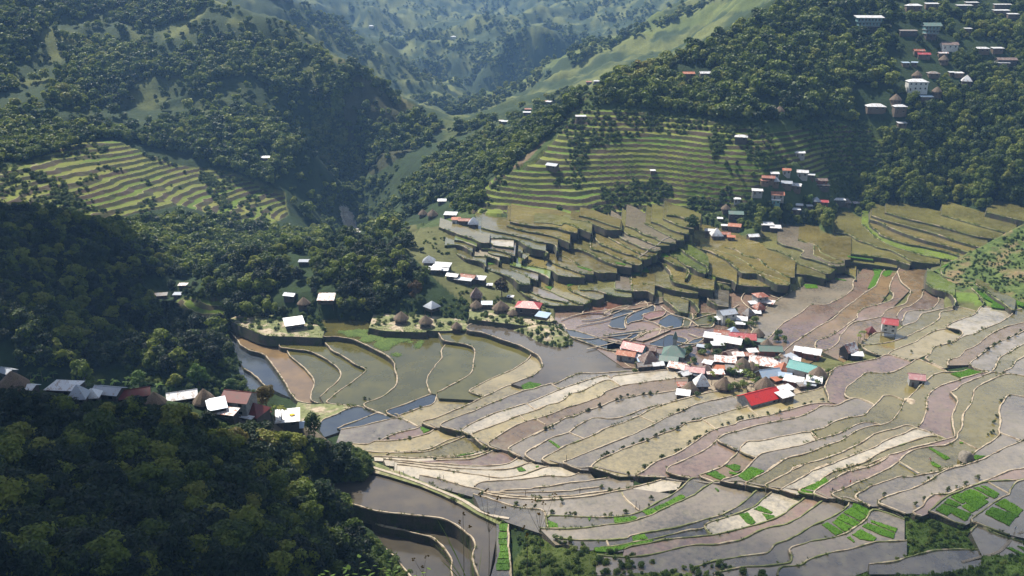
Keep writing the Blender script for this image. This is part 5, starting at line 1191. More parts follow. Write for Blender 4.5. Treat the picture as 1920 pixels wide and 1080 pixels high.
# hillside hamlets above the mid valley
gen = []
def G(px,py,L,W,h,yaw,kind,roof,wall,**k): gen.append((px,py,L,W,h,yaw,kind,roof,wall,k))
for a in ((1420,358,6.5,4,2.6,-10,'shed','white','g'),(1458,363,8,6,3,-10,'gable','orange','g'),(1455,375,5,3.6,3,-10,'shed','white','s'),(1382,373,4,3,2.4,0,'shed','white','g'),(1380,398,9,6,4.6,-8,'gable','green','d'),
 (1378,421,7.6,5.4,3.4,-20,'gable','orange','b'),(1344,434,7,7,2.4,0,'pyr','white','b'),(1330,431,5,3.4,2.4,-15,'shed','white','b'),(1360,436,6,4,2.6,-10,'gable','rust','b'),(1371,443,4.4,3,2.2,-10,'shed','orange','b'),
 (1439,419,7.4,5,4,-5,'shed','white','d'),(1454,425,6.4,5,3,-10,'shed','white','d'),(1412,441,6.4,4.6,2.6,10,'gable','white','b'),(1350,409,3,2.4,2,-10,'shed','white','b'),(1359,423,4,2.4,2.2,-10,'shed','white','b'),
 (1453,324,5,3.4,3,-5,'shed','white','g'),(1475,318,5,4,3,-10,'gable','orange','g'),(1505,321,7,5,3.4,-15,'gable','white','g'),(1521,327,4.4,3,2.4,-20,'shed','white','b'),(1441,331,8,4.6,2.6,-15,'gable','rust','b'),
 (1454,336,4.6,4.6,2.4,0,'pyr','tin','b'),(1475,342,6.6,5,2.6,-15,'gable','tin','b'),(1493,346,6.4,5,3,-25,'gable','white','b'),(1538,336,9,4.6,3,-5,'gable','brown','r'),(1539,346,11,3,2.6,-5,'shed','grey','d'),
 (1434,338,5,3,2.4,0,'shed','rust','b'),(1531,373,4.6,4.6,2.6,0,'pyr','tin','b'),(1543,377,6.4,4.4,2.6,-5,'gable','crimson','r'),(1572,376,8.4,4,2.6,-5,'shed','white','d'),(1588,375,5,5,2.4,0,'pyr','grey','b'),
 (1607,380,4.6,3.4,2.2,-5,'shed','rustw','b'),(1499,384,4,3,2.4,-15,'shed','white','b'),(1493,392,5,3,2.4,-10,'shed','white','b'),(1518,385,3.4,2.4,2.2,0,'shed','white','b'),(1500,286,6.4,4,2.8,-10,'shed','white','g'),
 (1361,388,5,5,2,0,'cone','thatch','b'),(1390,255,8,5.4,2.8,-15,'hip','white','d'),(1036,309,7.6,5,2.6,-30,'gable','tin','b'),(1089,217,7,3.4,3,0,'shed','white','b'),(1224,319,3,2.4,2,0,'shed','white','b'),
 (1642,197,13,8,2.8,-5,'hip','white','b'),(1687,199,8.6,5.6,5,0,'hip','white','b'),(1691,231,6,3.6,2.8,0,'shed','white','b'),(1720,150,14,8,6.5,-5,'hip','white','w'),(1737,180,8.4,4.4,3,-5,'shed','blue','b'),
 (1813,147,7,7,2.6,-20,'pyr','white','b'),(1780,81,12,7,3.4,-5,'gable','brown','w'),(1785,88,6,3,2.6,0,'shed','white','w'),(1840,90,11,5,3,0,'hip','white','b'),(1870,90,8,4.6,3,0,'shed','white','b'),(1723,94,7.6,5,3,-5,'gable','rust','b'),
 (1732,100,9,4.6,3,-5,'gable','crimson','b'),(1698,117,5,3.6,2.6,0,'shed','blue','b'),(1715,117,4,3.4,2.6,-30,'shed','blue','b'),(1768,99,7,3,2.6,0,'gable','rustw','b'),(1713,9,12,6,4.4,-5,'hip','white','b'),(1747,6,10,5,4,-5,'shed','white','b'),
 (1703,57,13,4.4,3,-5,'shed','grey','d'),(1822,4,10,4,3,0,'shed','white','b'),(1808,10,12,4,3,-5,'shed','white','d'),(1877,19,12,4.6,3,-5,'shed','white','b'),(1899,26,8,4,2.8,-5,'shed','white','b'),(1880,8,14,3.6,2.8,0,'shed','white','b'),
 (1815,53,5,3,2.8,0,'shed','white','b'),(1887,110,14,6,3.2,-5,'gable','brown','d'),(1879,117,10,3.6,2.8,-5,'shed','white','b'),(1750,136,8,6,2.4,-5,'hip','grey','b'),(1797,136,6.6,4,2.6,0,'shed','white','b'),(1785,135,4,3,2.4,0,'shed','white','b'),
 (1720,137,6,6,2.4,0,'cone','thatch','b'),(1770,108,6,6,2.4,0,'cone','thatch','b'),(1757,168,6,6,2.4,0,'cone','thatch','b'),(1680,182,7,7,2.4,0,'cone','thatch','b'),(1462,204,6,6,2.4,0,'cone','thatch','b'),
 (1291,136,8.4,5,3,0,'gable','orange','b'),(1322,136,7.6,5,3,0,'gable','white','b'),(1119,151,7,5,3,0,'hip','white','b'),(1104,153,6,4,2.8,0,'shed','rust','b'),(990,204,6,3.6,2.8,0,'shed','rust','b'),(988,210,7,3.6,2.6,0,'shed','white','b'),
 (1029,190,5.4,4,2.8,-30,'shed','white','b'),(1024,189,4,3,2.4,0,'shed','rust','b'),(946,227,6,3.4,2.6,0,'shed','white','b'),(940,226,4,3,2.4,0,'shed','rustw','b'),(498,294,8,4.6,2.6,0,'gable','white','b'),
 (845,400,8,5.4,2.6,-8,'shed','white','d'),(829,374,6,5,2.6,0,'gable','tin','b'),(855,410,5,4,3,0,'shed','orange','w'),(871,411,7,4.4,2.6,-5,'gable','rust','b'),(888,413,6.4,6.4,2.4,0,'pyr','tin','b'),(811,398,7,7,2.2,0,'cone','thatch','b'),(793,397,6,6,2.2,0,'cone','thatch','b'),
 (850,68,12,8,4,0,'hip','white','w'),(696,48,12,8,4,0,'hip','white','w')): G(*a)
for a, k in H_: make_house(*a, **k)
lab = []
for px, py, L, W, h, yaw, kind, roof, wall, k in gen:
    big = L >= 12 or h > 5
    hut = kind in ('cone',)
    e = make_house(px, py, L, W, h, yaw, kind, roof, wall, '', name='thatched_hut' if hut else 'house', cat='hut' if hut else 'house', storeys=2 if h > 4.5 else 1, wins=2 if L < 10 else 3, **k)
    if e: lab.append((e, px, py, {'gable': 'gabled', 'shed': 'single-slope', 'hip': 'hipped', 'pyr': 'pyramid', 'cone': 'conical'}[kind] + ' ' + RW[roof], big))
LM0 = LM
LM = [('the long teal guesthouse', 1630, 30), ('the green-roofed guesthouse', 1747, 45), ('the white two-storey block', 1722, 150), ('the broad white roof above', 1642, 197),
      ('the orange hamlet roof', 1458, 363), ('the green-roofed house', 1380, 398), ('the white pyramid roof', 1344, 434), ('the lone bush-ringed white roof', 1390, 254),
      ('the landslide scar', 1060, 230), ('the river bend', 650, 410), ('the white roof above the river', 845, 400), ('the far valley', 850, 100), ('the red roof on the ridge', 1291, 136)]
named = {(1642,197): 'broad white hip roof on the slope above the right terraces', (1720,150): 'white two-storey block on the right hill', (1458,363): 'orange-roofed gabled house in the hillside hamlet', (1380,398): 'tall green-roofed house below the hillside hamlet',
         (1344,434): 'white pyramid roof by the thicket above the mid valley', (1390,255): 'lone white roof in bushes above the right terraces', (1291,136): 'orange-red roof at the left of two on the ridge', (845,400): 'white roof nearest the river gorge', (1322,136): 'white roof at the right of two on the ridge',
         (498,294): 'lone white roof in the forest of the left mountain', (850,68): 'tiny white house far up the valley centre', (696,48): 'tiny white house on the far left mountain'}
rest = []
for e, px, py, w, big in lab:
    if (px, py) in named: e['label'] = named[(px, py)]
    else: rest.append((e, px, py, w))
uniq([r_ for r_ in rest if r_[0]['category'] == 'house'], 'roof'); uniq([r_ for r_ in rest if r_[0]['category'] != 'house'], 'hut')
LM = LM0
# yellow sheet lying on the square white roof
for o in list(col.objects):
    if o.get('label', '').startswith('square white roof bearing'):
        mb = MB(); vs = []
        z_ = 2.2 + 1.2 * .55 + .22
        for k in range(10):
            t = k / 10 * 6.283; vs.append((1.5 + math.cos(t) * .9, -.2 + math.sin(t) * .6, z_ + math.sin(t) * .06))
        mb.add(vs, [tuple(range(10))]); mb.add([(v[0], v[1], v[2] - .15) for v in vs], [tuple(range(10))[::-1]]); mb.f += [(i, i + 10, (i + 1) % 10 + 10, (i + 1) % 10) for i in range(10)]; mb.mi += [0] * 10
        mb.build('yellow_patch', M['yellow'], o)
# chapel: green hipped nave, lower porch roof, pointed steeple
def block_house(px, py, top, name, label, cat, yaw):
    p, zg = place(px, py, top)
    e = empty(name, (p.x, p.y, zg), R(yaw)); setp(e, label, cat); HOUSES.append((p.x, p.y, 8, px, py, e)); return e
e = block_house(1264, 654, 5.5, 'chapel', 'green-roofed chapel with a pointed steeple at the village edge', 'chapel', -15)
mb = MB(); mb.box((0, 0, .5), (9, 8, 6)); mb.build('wall', WALL['g'], e)
roof_mb('hip', 9.5, 8.5, 3.5, 3.4).build('roof', ROOF['green'], e)
mb = MB(); mb.box((-1.6, -6.2, .2), (7, 4.2, 5)); mb.build('porch', WALL['d'], e)
ob = roof_mb('gable', 7.6, 5, 2.9, 1.3).build('porch_roof', ROOF['green'], e); ob.location = (-1.6, -6.2, 0)
mb = MB(); mb.box((0, 2.6, 7.6), (1.7, 1.7, 3.4)); tw = mb.build('steeple', WALL['g'], e)
ob = roof_mb('pyr', 1.9, 1.9, 9.3, 3.6, .25).build('spire', ROOF['green'], tw); ob.location = (0, 2.6, 0)
for x_ in (-2.6, 0, 2.6):
    mb = MB(); mb.box((x_, -4.03, 2), (1, .1, 1.2)); mb.build('window', M['glass'], e)
mb = MB(); mb.box((-1.6, -8.33, .95), (1.2, .1, 1.9)); mb.build('door', M['door'], e)
# guesthouses near the top
def hotel(px, py, L, W, st, sh, roofc, wallc, label, name):
    e = block_house(px, py, st * sh + 1, name, label, 'guesthouse', -4)
    for s_ in range(st):
        ws = 1 - .12 * (st - 1 - s_)
        mb = MB(); mb.box((0, 0, s_ * sh + sh / 2 - (1.5 if s_ == 0 else 0)), (L * ws - 1, W - 1, sh - .25 + (3 if s_ == 0 else 0))); mb.build('wall', WALL[wallc if s_ > 0 else 'd'], e)
        mb = MB(); mb.box((0, -.5, s_ * sh + sh - .1), (L * ws + .6, W + 1.4, .2)); f_ = mb.build('balcony', M['frame'], e)
        mb = MB()
        for k in range(int(L * ws / 1.6)):
            mb.box((-L * ws / 2 + .8 + k * 1.6, -W / 2 - 1.1, s_ * sh + sh + .45), (.08, .08, .9))
        mb.box((0, -W / 2 - 1.1, s_ * sh + sh + .92), (L * ws, .1, .1)); 
        if s_ < st - 1: mb.build('railing', M['frame'], f_)
        for k in range(int(L * ws / 2.6)):
            mb = MB(); mb.box((-L * ws / 2 + 1.5 + k * 2.6, -(W - 1) / 2 - .04, s_ * sh + sh * .5), (1.3, .1, sh * .45)); mb.build('window', M['glass'], e)
    for k in range(5):
        mb = MB(); mb.box((-L / 2 * .75 + k * L / 4 * .75, -W / 2 - 1.0, st * sh / 2 - 3), (.22, .22, st * sh + 6)); mb.build('post', M['post'], e)
    ob = roof_mb('gable' if roofc == 'green' else 'shed', L, W, st * sh + .05, 2.2 if roofc == 'green' else 1.4, 1).build('roof', ROOF[roofc], e)
    return e
hotel(1630, 31, 20, 8, 3, 3.2, 'white', 's', 'long teal three-storey guesthouse with open balconies near the top', 'guesthouse')
hotel(1747, 46, 12, 8, 3, 3.0, 'green', 's', 'green-roofed guesthouse with stacked floors near the top right', 'guesthouse')
# ------------------------------------------------------------------ plant the woods
HC = [(h[0], h[1], h[2]) for h in HOUSES]
# keep sight lines to roofs open: skip trees that would stand right in front of a roof
def hides(loc, r, D, top):
    for hx, hy, hr, px, py, e in HOUSES:
        if hy > 260 and (loc.x - hx + 5.5) ** 2 + (loc.y - hy - 7.0) ** 2 < (hr * .6 + r + 4) ** 2: return True
    a0 = proj(loc.x, loc.y, loc.z); a1 = proj(loc.x, loc.y, loc.z + top)
    w = r * F / max(D, 1) * .8
    for hx, hy, hr, px, py, e in HOUSES:
        if D < math.hypot(hx, hy) and abs(px - a0[0]) < w + 5 and a1[1] < py + 4 and a0[1] > py - 2: return True
    return False
good = []
for loc, r, key, D, x, y in allpts:
    if not clear_of(loc, r, HC): continue
    if hides(loc, r, D, r * 2.2) and random.random() < .96: continue
    good.append((loc, r, key, D, x, y))
good.sort(key=lambda t: -t[1] / t[3])
IND = 290
ind, rest_ = good[:IND], good[IND:]
FL = {'near slope': ('bushy dark tree on the shaded near slope at the lower left', 'trees on the shaded near slope'), 'knoll': ('dense tree of the dark wood on the knoll behind the ponds', 'trees of the wood on the knoll'),
      'dark hill': ('dark tree on the shadowed hill at the left', 'trees on the shadowed left hill'), 'lower left': ('tree in the belt below the left terraces', 'trees below the left terraces'), 'thicket': ('leafy tree in the thicket above the mid valley', 'trees of the thicket above the mid valley'),
      'right wood': ('tree on the right-hand hillside among the houses', 'trees on the right hillside'), 'right ridge': ('tree on the wooded ridge at the upper right', 'trees on the upper right ridge'), 'mid valley': ('tree on the spur left of the landslide scar', 'trees on the spur by the scar'), 'left mountain': ('tree on the left mountain face', 'trees on the left mountain'), 'far mountains': ('tree on the far mountains', 'trees on the far mountains')}
for k, (loc, r, key, D, x, y) in enumerate(ind):
    s = r / 4.3; q = k % 4
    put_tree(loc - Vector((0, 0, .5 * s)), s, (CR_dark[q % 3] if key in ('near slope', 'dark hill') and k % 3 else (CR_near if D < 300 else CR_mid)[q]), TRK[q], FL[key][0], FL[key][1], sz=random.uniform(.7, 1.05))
def stuff_wood(name, label, cat, pts, protos):
    """one object: leafy trees instanced on real ground points"""
    pc = bpy.data.collections.new(name + '_kinds')
    for k, (cm, tm) in enumerate(protos):
        o = bpy.data.objects.new('kind_%d' % k, cm); pc.objects.link(o)
    me = bpy.data.meshes.new(name); me.from_pydata([tuple(p[0]) for p in pts], [], [])
    sc = me.attributes.new('sc', 'FLOAT', 'POINT'); sc.data.foreach_set('value', [p[1] for p in pts])
    rz = me.attributes.new('rz', 'FLOAT', 'POINT'); rz.data.foreach_set('value', [random.random() * 6.28 for p in pts])
    ki = me.attributes.new('ki', 'INT', 'POINT'); ki.data.foreach_set('value', [random.randrange(len(protos)) for p in pts])
    o = bpy.data.objects.new(name, me); col.objects.link(o)
    ng = bpy.data.node_groups.new(name, 'GeometryNodeTree')
    ng.interface.new_socket('Geometry', in_out='INPUT', socket_type='NodeSocketGeometry'); ng.interface.new_socket('Geometry', in_out='OUTPUT', socket_type='NodeSocketGeometry')
    n, l = ng.nodes, ng.links
    gi = n.new('NodeGroupInput'); go = n.new('NodeGroupOutput'); ci = n.new('GeometryNodeCollectionInfo'); ip = n.new('GeometryNodeInstanceOnPoints')
    ci.inputs['Collection'].default_value = pc; ci.inputs['Separate Children'].default_value = True; ci.inputs['Reset Children'].default_value = True
    def na(nm, t):
        a = n.new('GeometryNodeInputNamedAttribute'); a.data_type = t; a.inputs['Name'].default_value = nm; return a.outputs['Attribute']
    cx = n.new('ShaderNodeCombineXYZ'); l.new(na('rz', 'FLOAT'), cx.inputs[2])
    ip.inputs['Pick Instance'].default_value = True
    l.new(gi.outputs[0], ip.inputs['Points']); l.new(ci.outputs[0], ip.inputs['Instance']); l.new(na('ki', 'INT'), ip.inputs['Instance Index'])
    l.new(cx.outputs[0], ip.inputs['Rotation']); l.new(na('sc', 'FLOAT'), ip.inputs['Scale']); l.new(ip.outputs[0], go.inputs[0])
    md = o.modifiers.new('wood', 'NODES'); md.node_group = ng
    setp(o, label, cat, None, 'stuff'); return o
names = {'left mountain': ('forest', 'green forest covering the left mountain'), 'lower left': ('forest', 'forest belt below the left rice terraces'), 'dark hill': ('forest', 'dark forest on the shadowed hill at the left'),
         'knoll': ('forest', 'dark wood on the knoll behind the ponds'), 'near slope': ('forest', 'dark undergrowth and trees covering the near slope'), 'right ridge': ('forest', 'forest on the ridge at the upper right'),
         'right wood': ('forest', 'forest between the houses at the right'), 'mid valley': ('forest', 'forest on the spur left of the landslide scar'), 'thicket': ('thicket', 'bushy thicket above the mid valley terraces'), 'far mountains': ('forest', 'scattered woods on the far mountains')}
for key in names:
    pts = [(t[0], t[1] / 4.3) for t in rest_ if t[2] == key]
    if not pts: continue
    nm, lb = names[key]
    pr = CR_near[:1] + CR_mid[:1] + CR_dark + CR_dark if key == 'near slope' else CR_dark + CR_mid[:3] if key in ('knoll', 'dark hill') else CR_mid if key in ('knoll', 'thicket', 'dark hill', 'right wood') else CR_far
    stuff_wood(nm, lb, nm, [(p - Vector((0, 0, .8 * s)), s) for p, s in pts], [(c, None) for c in pr])
# shrubs scattered over grassy slopes
def scatter(poly, cnt, r0, r1, own_ok, d0=0, d1=9999, gate=None):
    pl = P(poly); xs = [p[0] for p in pl]; ys = [p[1] for p in pl]; out = []; tr = 0
    while len(out) < cnt and tr < cnt * 8:
        tr += 1; x = random.uniform(min(xs), max(xs)); y = random.uniform(min(ys), max(ys))
        if not inpoly(np.array([x]), np.array([y]), pl)[0]: continue
        loc, own = hit(x, y)
        if not loc or not own_ok(own): continue
        if not d0 < math.hypot(loc.x, loc.y) < d1: continue
        if gate and float(fbm(np.array([loc.x / gate[0]]), np.array([loc.y / gate[0]]), 3)[0]) < gate[1]: continue
        r = random.uniform(r0, r1)
        if not clear_of(loc, r, HC): continue
        out.append((loc - Vector((0, 0, .25 * r)), r / 2.0))
    return out
og = lambda o: o is ground
ogb = lambda o: o is ground or o.get('category') == 'grass bank'
b1 = scatter('z:930,335 1110,170 1330,220 1660,232 1660,420 1500,430 1300,440 900,400', 1900, 0.8, 2.1, og, 400, 900, (24, .5))
stuff_wood('bushes', 'green bushes overgrowing the terraces of the right slope', 'bushes', b1, [(c, None) for c in BUSH])
b8 = scatter('z:372,322 400,330 425,365 445,405 425,410 400,375 375,345', 90, 1.2, 3, og, 600, 950) + scatter('z:50,318 115,335 150,395 130,402 95,350 50,330', 70, 1.2, 3, og, 600, 950) + scatter('z:600,330 740,330 740,470 600,470', 260, 1.5, 3.5, lambda o: o is ground, 660, 1050)
b8 = [q_ for q_ in b8 if not inpoly(np.array([proj(*q_[0])[0]]), np.array([proj(*q_[0])[1]]), P(RIV))[0]]
stuff_wood('bushes', 'bushes along the gorge and between the lobes of the left terraces', 'bushes', b8, [(c, None) for c in BUSH])
b6 = scatter('z:-30,330 60,300 160,268 260,285 400,318 535,360 500,432 400,400 250,400 60,398 -30,392', 420, 1.0, 2.6, og, 600, 950, (26, .53))
stuff_wood('bushes', 'bushes breaking up the left rice terraces', 'bushes', b6, [(c, None) for c in BUSH])
b2 = scatter('z:760,440 900,410 1300,440 1700,430 1920,520 1920,600 1500,690 1050,690 900,600', 420, .5, 1.3, og, 330, 620, (22, .52)) + scatter('z:430,560 1080,560 1090,660 880,610 600,620 420,620', 260, .7, 1.8, ogb, 330, 500)
stuff_wood('bushes', 'low bushes between the mid valley terraces', 'bushes', b2, [(c, None) for c in BUSH])
b3 = scatter('z:1760,500 1960,405 1960,580 1850,570 1770,545', 520, .35, 1.0, lambda o: o is hill, 300, 700, (9, .42))
stuff_wood('bushes', 'bright green bushes on the spur at the right edge', 'bushes', b3, [(c, None) for c in BUSH])
b4 = scatter('z:985,990 1030,1003 1100,1020 1160,1035 1230,1050 1350,1060 1440,1072 1440,1110 960,1110', 230, .5, 1.4, lambda o: True, 100, 320) + scatter('z:1650,930 1750,890 1960,980 1960,1110 1700,1110 1560,1000', 260, .4, 1.1, ogb, 100, 320) + scatter('z:620,840 700,880 690,930 740,900 900,960 1020,1010 1000,1080 960,990 860,940 700,885', 150, .4, .9, ogb, 150, 330)
stuff_wood('bushes', 'scrub along the bottom edge and the footpath', 'bushes', b4, [(c, None) for c in BUSH])
b5 = scatter('z:-30,742 120,750 300,770 480,800 640,850 600,870 300,800 -30,780', 330, .7, 1.6, og, 200, 330)
stuff_wood('bushes', 'bushes around the near hamlet', 'bushes', b5, [(c, None) for c in BUSH])
b9 = scatter('z:240,690 430,630 440,660 520,750 470,750 330,738 240,735', 220, 1.0, 2.4, og, 260, 520)
stuff_wood('bushes', 'bushes on the slope between the near hamlet and the ponds', 'bushes', b9, [(c, None) for c in BUSH])
b7 = scatter('z:640,960 660,985 705,1110 790,1110 700,1010', 120, .8, 1.8, og, 150, 300)
stuff_wood('bushes', 'bushes on the slope under the lowest pond', 'bushes', b7, [(c, None) for c in BUSH])
# grass tufts on banks
def tuft(seed):
    rg = random.Random(seed); mb = MB()
    for k in range(26):
        a = rg.random() * 6.28; d = rg.random() * .5; h = rg.uniform(.35, .9); p = Vector((math.cos(a) * d, math.sin(a) * d, -.05)); t = Vector((math.cos(a + rg.uniform(-1, 1)), math.sin(a), 0)) * h * .5
        s = Vector((-math.sin(a), math.cos(a), 0)) * .05
        mb.add([p - s, p + s, p + t * .5 + Vector((0, 0, h * .8)), p + t + Vector((0, 0, h))], [(0, 1, 2), (1, 3, 2)])
    me = bpy.data.meshes.new('tuft'); me.from_pydata(mb.v, [], mb.f); me.materials.append(M['leafbright']); me.update(); return me
TU = [tuft(k) for k in range(3)]
g1 = scatter('z:1480,900 1750,870 1960,950 1960,1110 1300,1110', 1500, 1.4, 3.0, og, 100, 320) + scatter('z:980,1000 1300,1000 1400,1110 960,1110', 900, 1.2, 2.6, og, 100, 320) + scatter('z:420,600 640,600 1000,600 1090,660 1000,650 600,640', 500, 1.2, 2.4, ogb, 330, 480)
stuff_wood('grass', 'rough green grass on the banks', 'grass', g1, [(c, None) for c in TU])
PADS = []
for sd_ in range(3):
    rg = random.Random(sd_); mb = MB()
    for q in range(16):
        x_, y_ = rg.gauss(0, .8), rg.gauss(0, .8); a_ = rg.random() * 6.28; r_ = rg.uniform(.12, .4); z_ = .22 + .01 * q
        mb.add([(x_ + math.cos(a_ + t * 1.05) * r_ * rg.uniform(.6, 1.2), y_ + math.sin(a_ + t * 1.05) * r_, z_) for t in range(6)], [tuple(range(6))])
    me_ = bpy.data.meshes.new('pad'); me_.from_pydata(mb.v, [], mb.f); me_.materials.append(M['leafbright']); PADS.append(me_)
alg = scatter('i:1060,185 1400,190 1900,240 1850,340 1700,430 1600,400 1450,320 1200,230', 1500, 1.2, 2.2, lambda o: o.get('category') == 'rice paddy', 330, 480, (7, .47))
stuff_wood('algae', 'bright green weed floating on the big left pond', 'water weed', [(Vector((p.x, p.y, p.z + .5 * s_ - .12)), s_) for p, s_ in alg], [(c, None) for c in PADS])
tl = []
for pts, z, kw, cx_, cy_ in RIMS:
    up = kw.get('up') or kw.get('nb'); thr = .47 if up else .56
    for p in pts:
        if p.y > 720: continue
        g_ = float(fbm(np.array([p.x / 11]), np.array([p.y / 11]), 3)[0])
        if g_ < thr or random.random() < .35: continue
        tl.append((Vector((p.x + random.uniform(-.6, .6), p.y + random.uniform(-.6, .6), z + .1)), random.uniform(.7, 1.5) if up else random.uniform(.5, 1.0)))
TG = []
for t_ in TU:
    q_ = t_.copy(); q_.materials.clear(); q_.materials.append(M['leafgreen']); TG.append(q_)
stuff_wood('grass', 'weeds and grass growing on the paddy bunds', 'grass', tl, [(c, None) for c in TG])
# village and hamlet trees, one by one
def at_ground(px, py):
    loc, own = hit(px, py); return loc
def tree_at(px, py, r, label, mat=None, kind='tree', group=None, h=1.0):
    p = at_ground(px, py)
    if not p: return
    D = math.hypot(p.x, p.y); s = r * (D / 887 * 0 + 1)
    q = random.randrange(4)
    if kind == 'tree': put_tree(p, r / 4.3, (CR_near if D < 320 else CR_mid)[q], TRK[q], label, group, 'broadleaf_tree', 'tree', None, mat, h)
    elif kind == 'palm': put_tree(p, r / 3.0, PALM[q % 2][0], PALM[q % 2][1], label, group, 'palm_tree', 'palm', None, mat, h)
    elif kind == 'banana': put_tree(p, r / 2.4, BAN[q % 2][0], BAN[q % 2][1], label, group, 'banana_plant', 'banana plant', None, mat, h)
    elif kind == 'shrub': put_tree(p, r, SH[q % 3], None, label, group, 'shrub', 'shrub', None, mat, h)
    elif kind == 'bush': put_tree(p, r / 2.0, BUSH[q % 3], None, label, group, 'shrub', 'shrub', None, mat, h)
tree_at(941, 556, 4.2, 'round-topped brownish tree standing right of the knoll hamlet', 'leafbrown', h=1.1)
tree_at(778, 560, 3.6, 'tree with yellow-brown foliage inside the knoll wood', 'leafbrown', h=1.2)
tree_at(1516, 383, 3.4, 'rounded yellow-green tree in the hillside hamlet', 'leafbright', h=.9)
tree_at(375, 728, 4.6, 'bright layered tree standing above the near white gable', 'leafbright', h=1.1)
tree_at(330, 728, 3.4, 'green leafy tree left of the layered bright tree', None, h=.9)
tree_at(430, 736, 3.8, 'light green spreading tree behind the big dark red house', 'leafbright', h=.8)
tree_at(500, 772, 3.4, 'round dark brown tree right of the big dark red house', 'leafbrown', h=1.15)
tree_at(160, 726, 5.0, 'large grey-green tree rising behind the dazzling white roof', None, h=1.15)
tree_at(262, 726, 3.6, 'bright green tree behind the dark red gable of the near hamlet', 'leafbright', h=1)
tree_at(590, 822, 2.6, 'slender dark tree right of the white roof with the yellow patch', None, h=1.5)
tree_at(1369, 618, 2.6, 'lone green tree by the small pond above the village', None, h=.9)
for x, y, r, k, l_ in ((1385,706,3,'palm','areca palms in the middle of the village'),(1377,712,3,'palm','0'),(1394,716,3,'palm','0'),(1400,722,2.6,'palm','0'),(1334,722,2.8,'palm','0'),(1292,700,2.6,'palm','0'),(1455,690,2.6,'palm','0'),(1417,702,2.6,'palm','0'),(1408,730,2.4,'palm','0'),(1518,722,2.4,'palm','0'),(1608,646,2.6,'palm','1'),(1612,640,2.4,'palm','1'),(1620,636,2.2,'palm','1'),(530,800,3.4,'palm','2'),(516,790,3,'palm','2'),(60,722,3,'palm','2'),(80,716,3,'palm','2')):
    g = {'1': ('small palm in the row left of the stilt house', 'palms left of the stilt house'), '2': ('palm growing around the near hamlet', 'palms of the near hamlet')}.get(l_, ('areca palm rising between the village roofs', 'areca palms in the village'))
    tree_at(x, y, r, g[0], None, k, g[1], 1)
for x, y in ((215,722),(235,724),(190,722),(300,730),(320,733),(145,712),(100,708),(90,716),(70,712),(270,728),(240,716),(60,730)):
    tree_at(x, y, random.uniform(2.0, 3.0), 'banana plant with bright fronds behind the near hamlet roofs', None, 'banana', 'banana plants behind the near hamlet')
for x, y, r in ((1345,665,2.6),(1353,655,2.2),(1365,648,2.4),(1385,645,2.4),(1400,650,2.6),(1412,648,2.2),(1420,640,2),(1415,605,2.4),(1408,612,2.2),(1395,612,2),(1370,705,2.6),(1392,726,2.6),(1400,706,2.4),(1410,712,2.6),(1420,722,2.2),(1368,735,2),(1378,730,2.2),(1292,664,2.6),(1284,668,2.2),(1300,680,2),(1318,664,2.2),(1330,660,2.4),(1306,742,1.6),(1298,738,1.6),(1548,712,2.0),(1540,718,1.8),(1530,724,1.8),(1515,728,1.6),(1552,700,1.8),(1475,716,1.8),(1462,716,1.6),(1340,606,2),(1330,600,1.8),(1380,588,1.6),(1198,690,1.8),(1190,700,1.4),(1460,628,2.2),(1470,640,2),(1455,640,2),(1425,662,1.8),(1390,655,2)):
    tree_at(x, y, r, 'bushy green shrub growing between the village houses', None, 'bush', 'shrubs between the village houses', random.uniform(.8, 1.3))
# shrubs on bunds
BS = 'b:110,690 145,680 175,672 600,485 850,395 790,415 740,430 900,390 990,380 1050,372 1120,360 500,520 470,525 1310,530 1350,520 1300,530 615,935 640,925 665,915 720,895 800,860 815,855 900,830 960,810 985,800 1020,790 1100,752 1150,725 1180,712 1240,695 1300,690 1340,650 1370,640 1440,612 1480,605 1510,600 1155,955 1170,935 1280,890 1300,880 1330,870 1390,820 1400,805 1445,785 1470,770 1500,755 1560,720 1700,655 1755,635 1840,610 1880,600 1000,1030 1060,1000 c:20,600 60,590 110,575 150,575 290,550 390,540 480,500 610,470 680,450 775,435 e:60,380 240,370 250,410 170,500 300,520 330,515 370,530 640,530 700,520 840,505 1040,440 1060,380 1240,330 1300,300 620,275 690,315 770,300 850,170 f:380,240 g:920,420 830,480 1160,340 1240,300 1330,275 1450,215 960,230 520,380 a:415,790 345,785 610,770 835,965 620,525 715,500 205,415 250,420 h:1550,820 1600,800 1640,640 1620,700 1680,480 n:1170,800 1250,780 1240,770 1540,650 1550,870 1600,840 1650,800 1700,770 1780,740 1850,710 1890,680 1500,910 900,860 d:1270,340 1580,430 1750,460 1900,500'
sh = P(BS)
for k, (x, y) in enumerate(sh):
    for q in range(1 if k % 3 else 2):
        tree_at(x + random.uniform(-3, 3) * q, y + 2, random.uniform(.5, .95), 'small leafy shrub on a mud bund between paddies', None, 'shrub', 'shrubs on the paddy bunds', random.uniform(.7, 1.2))
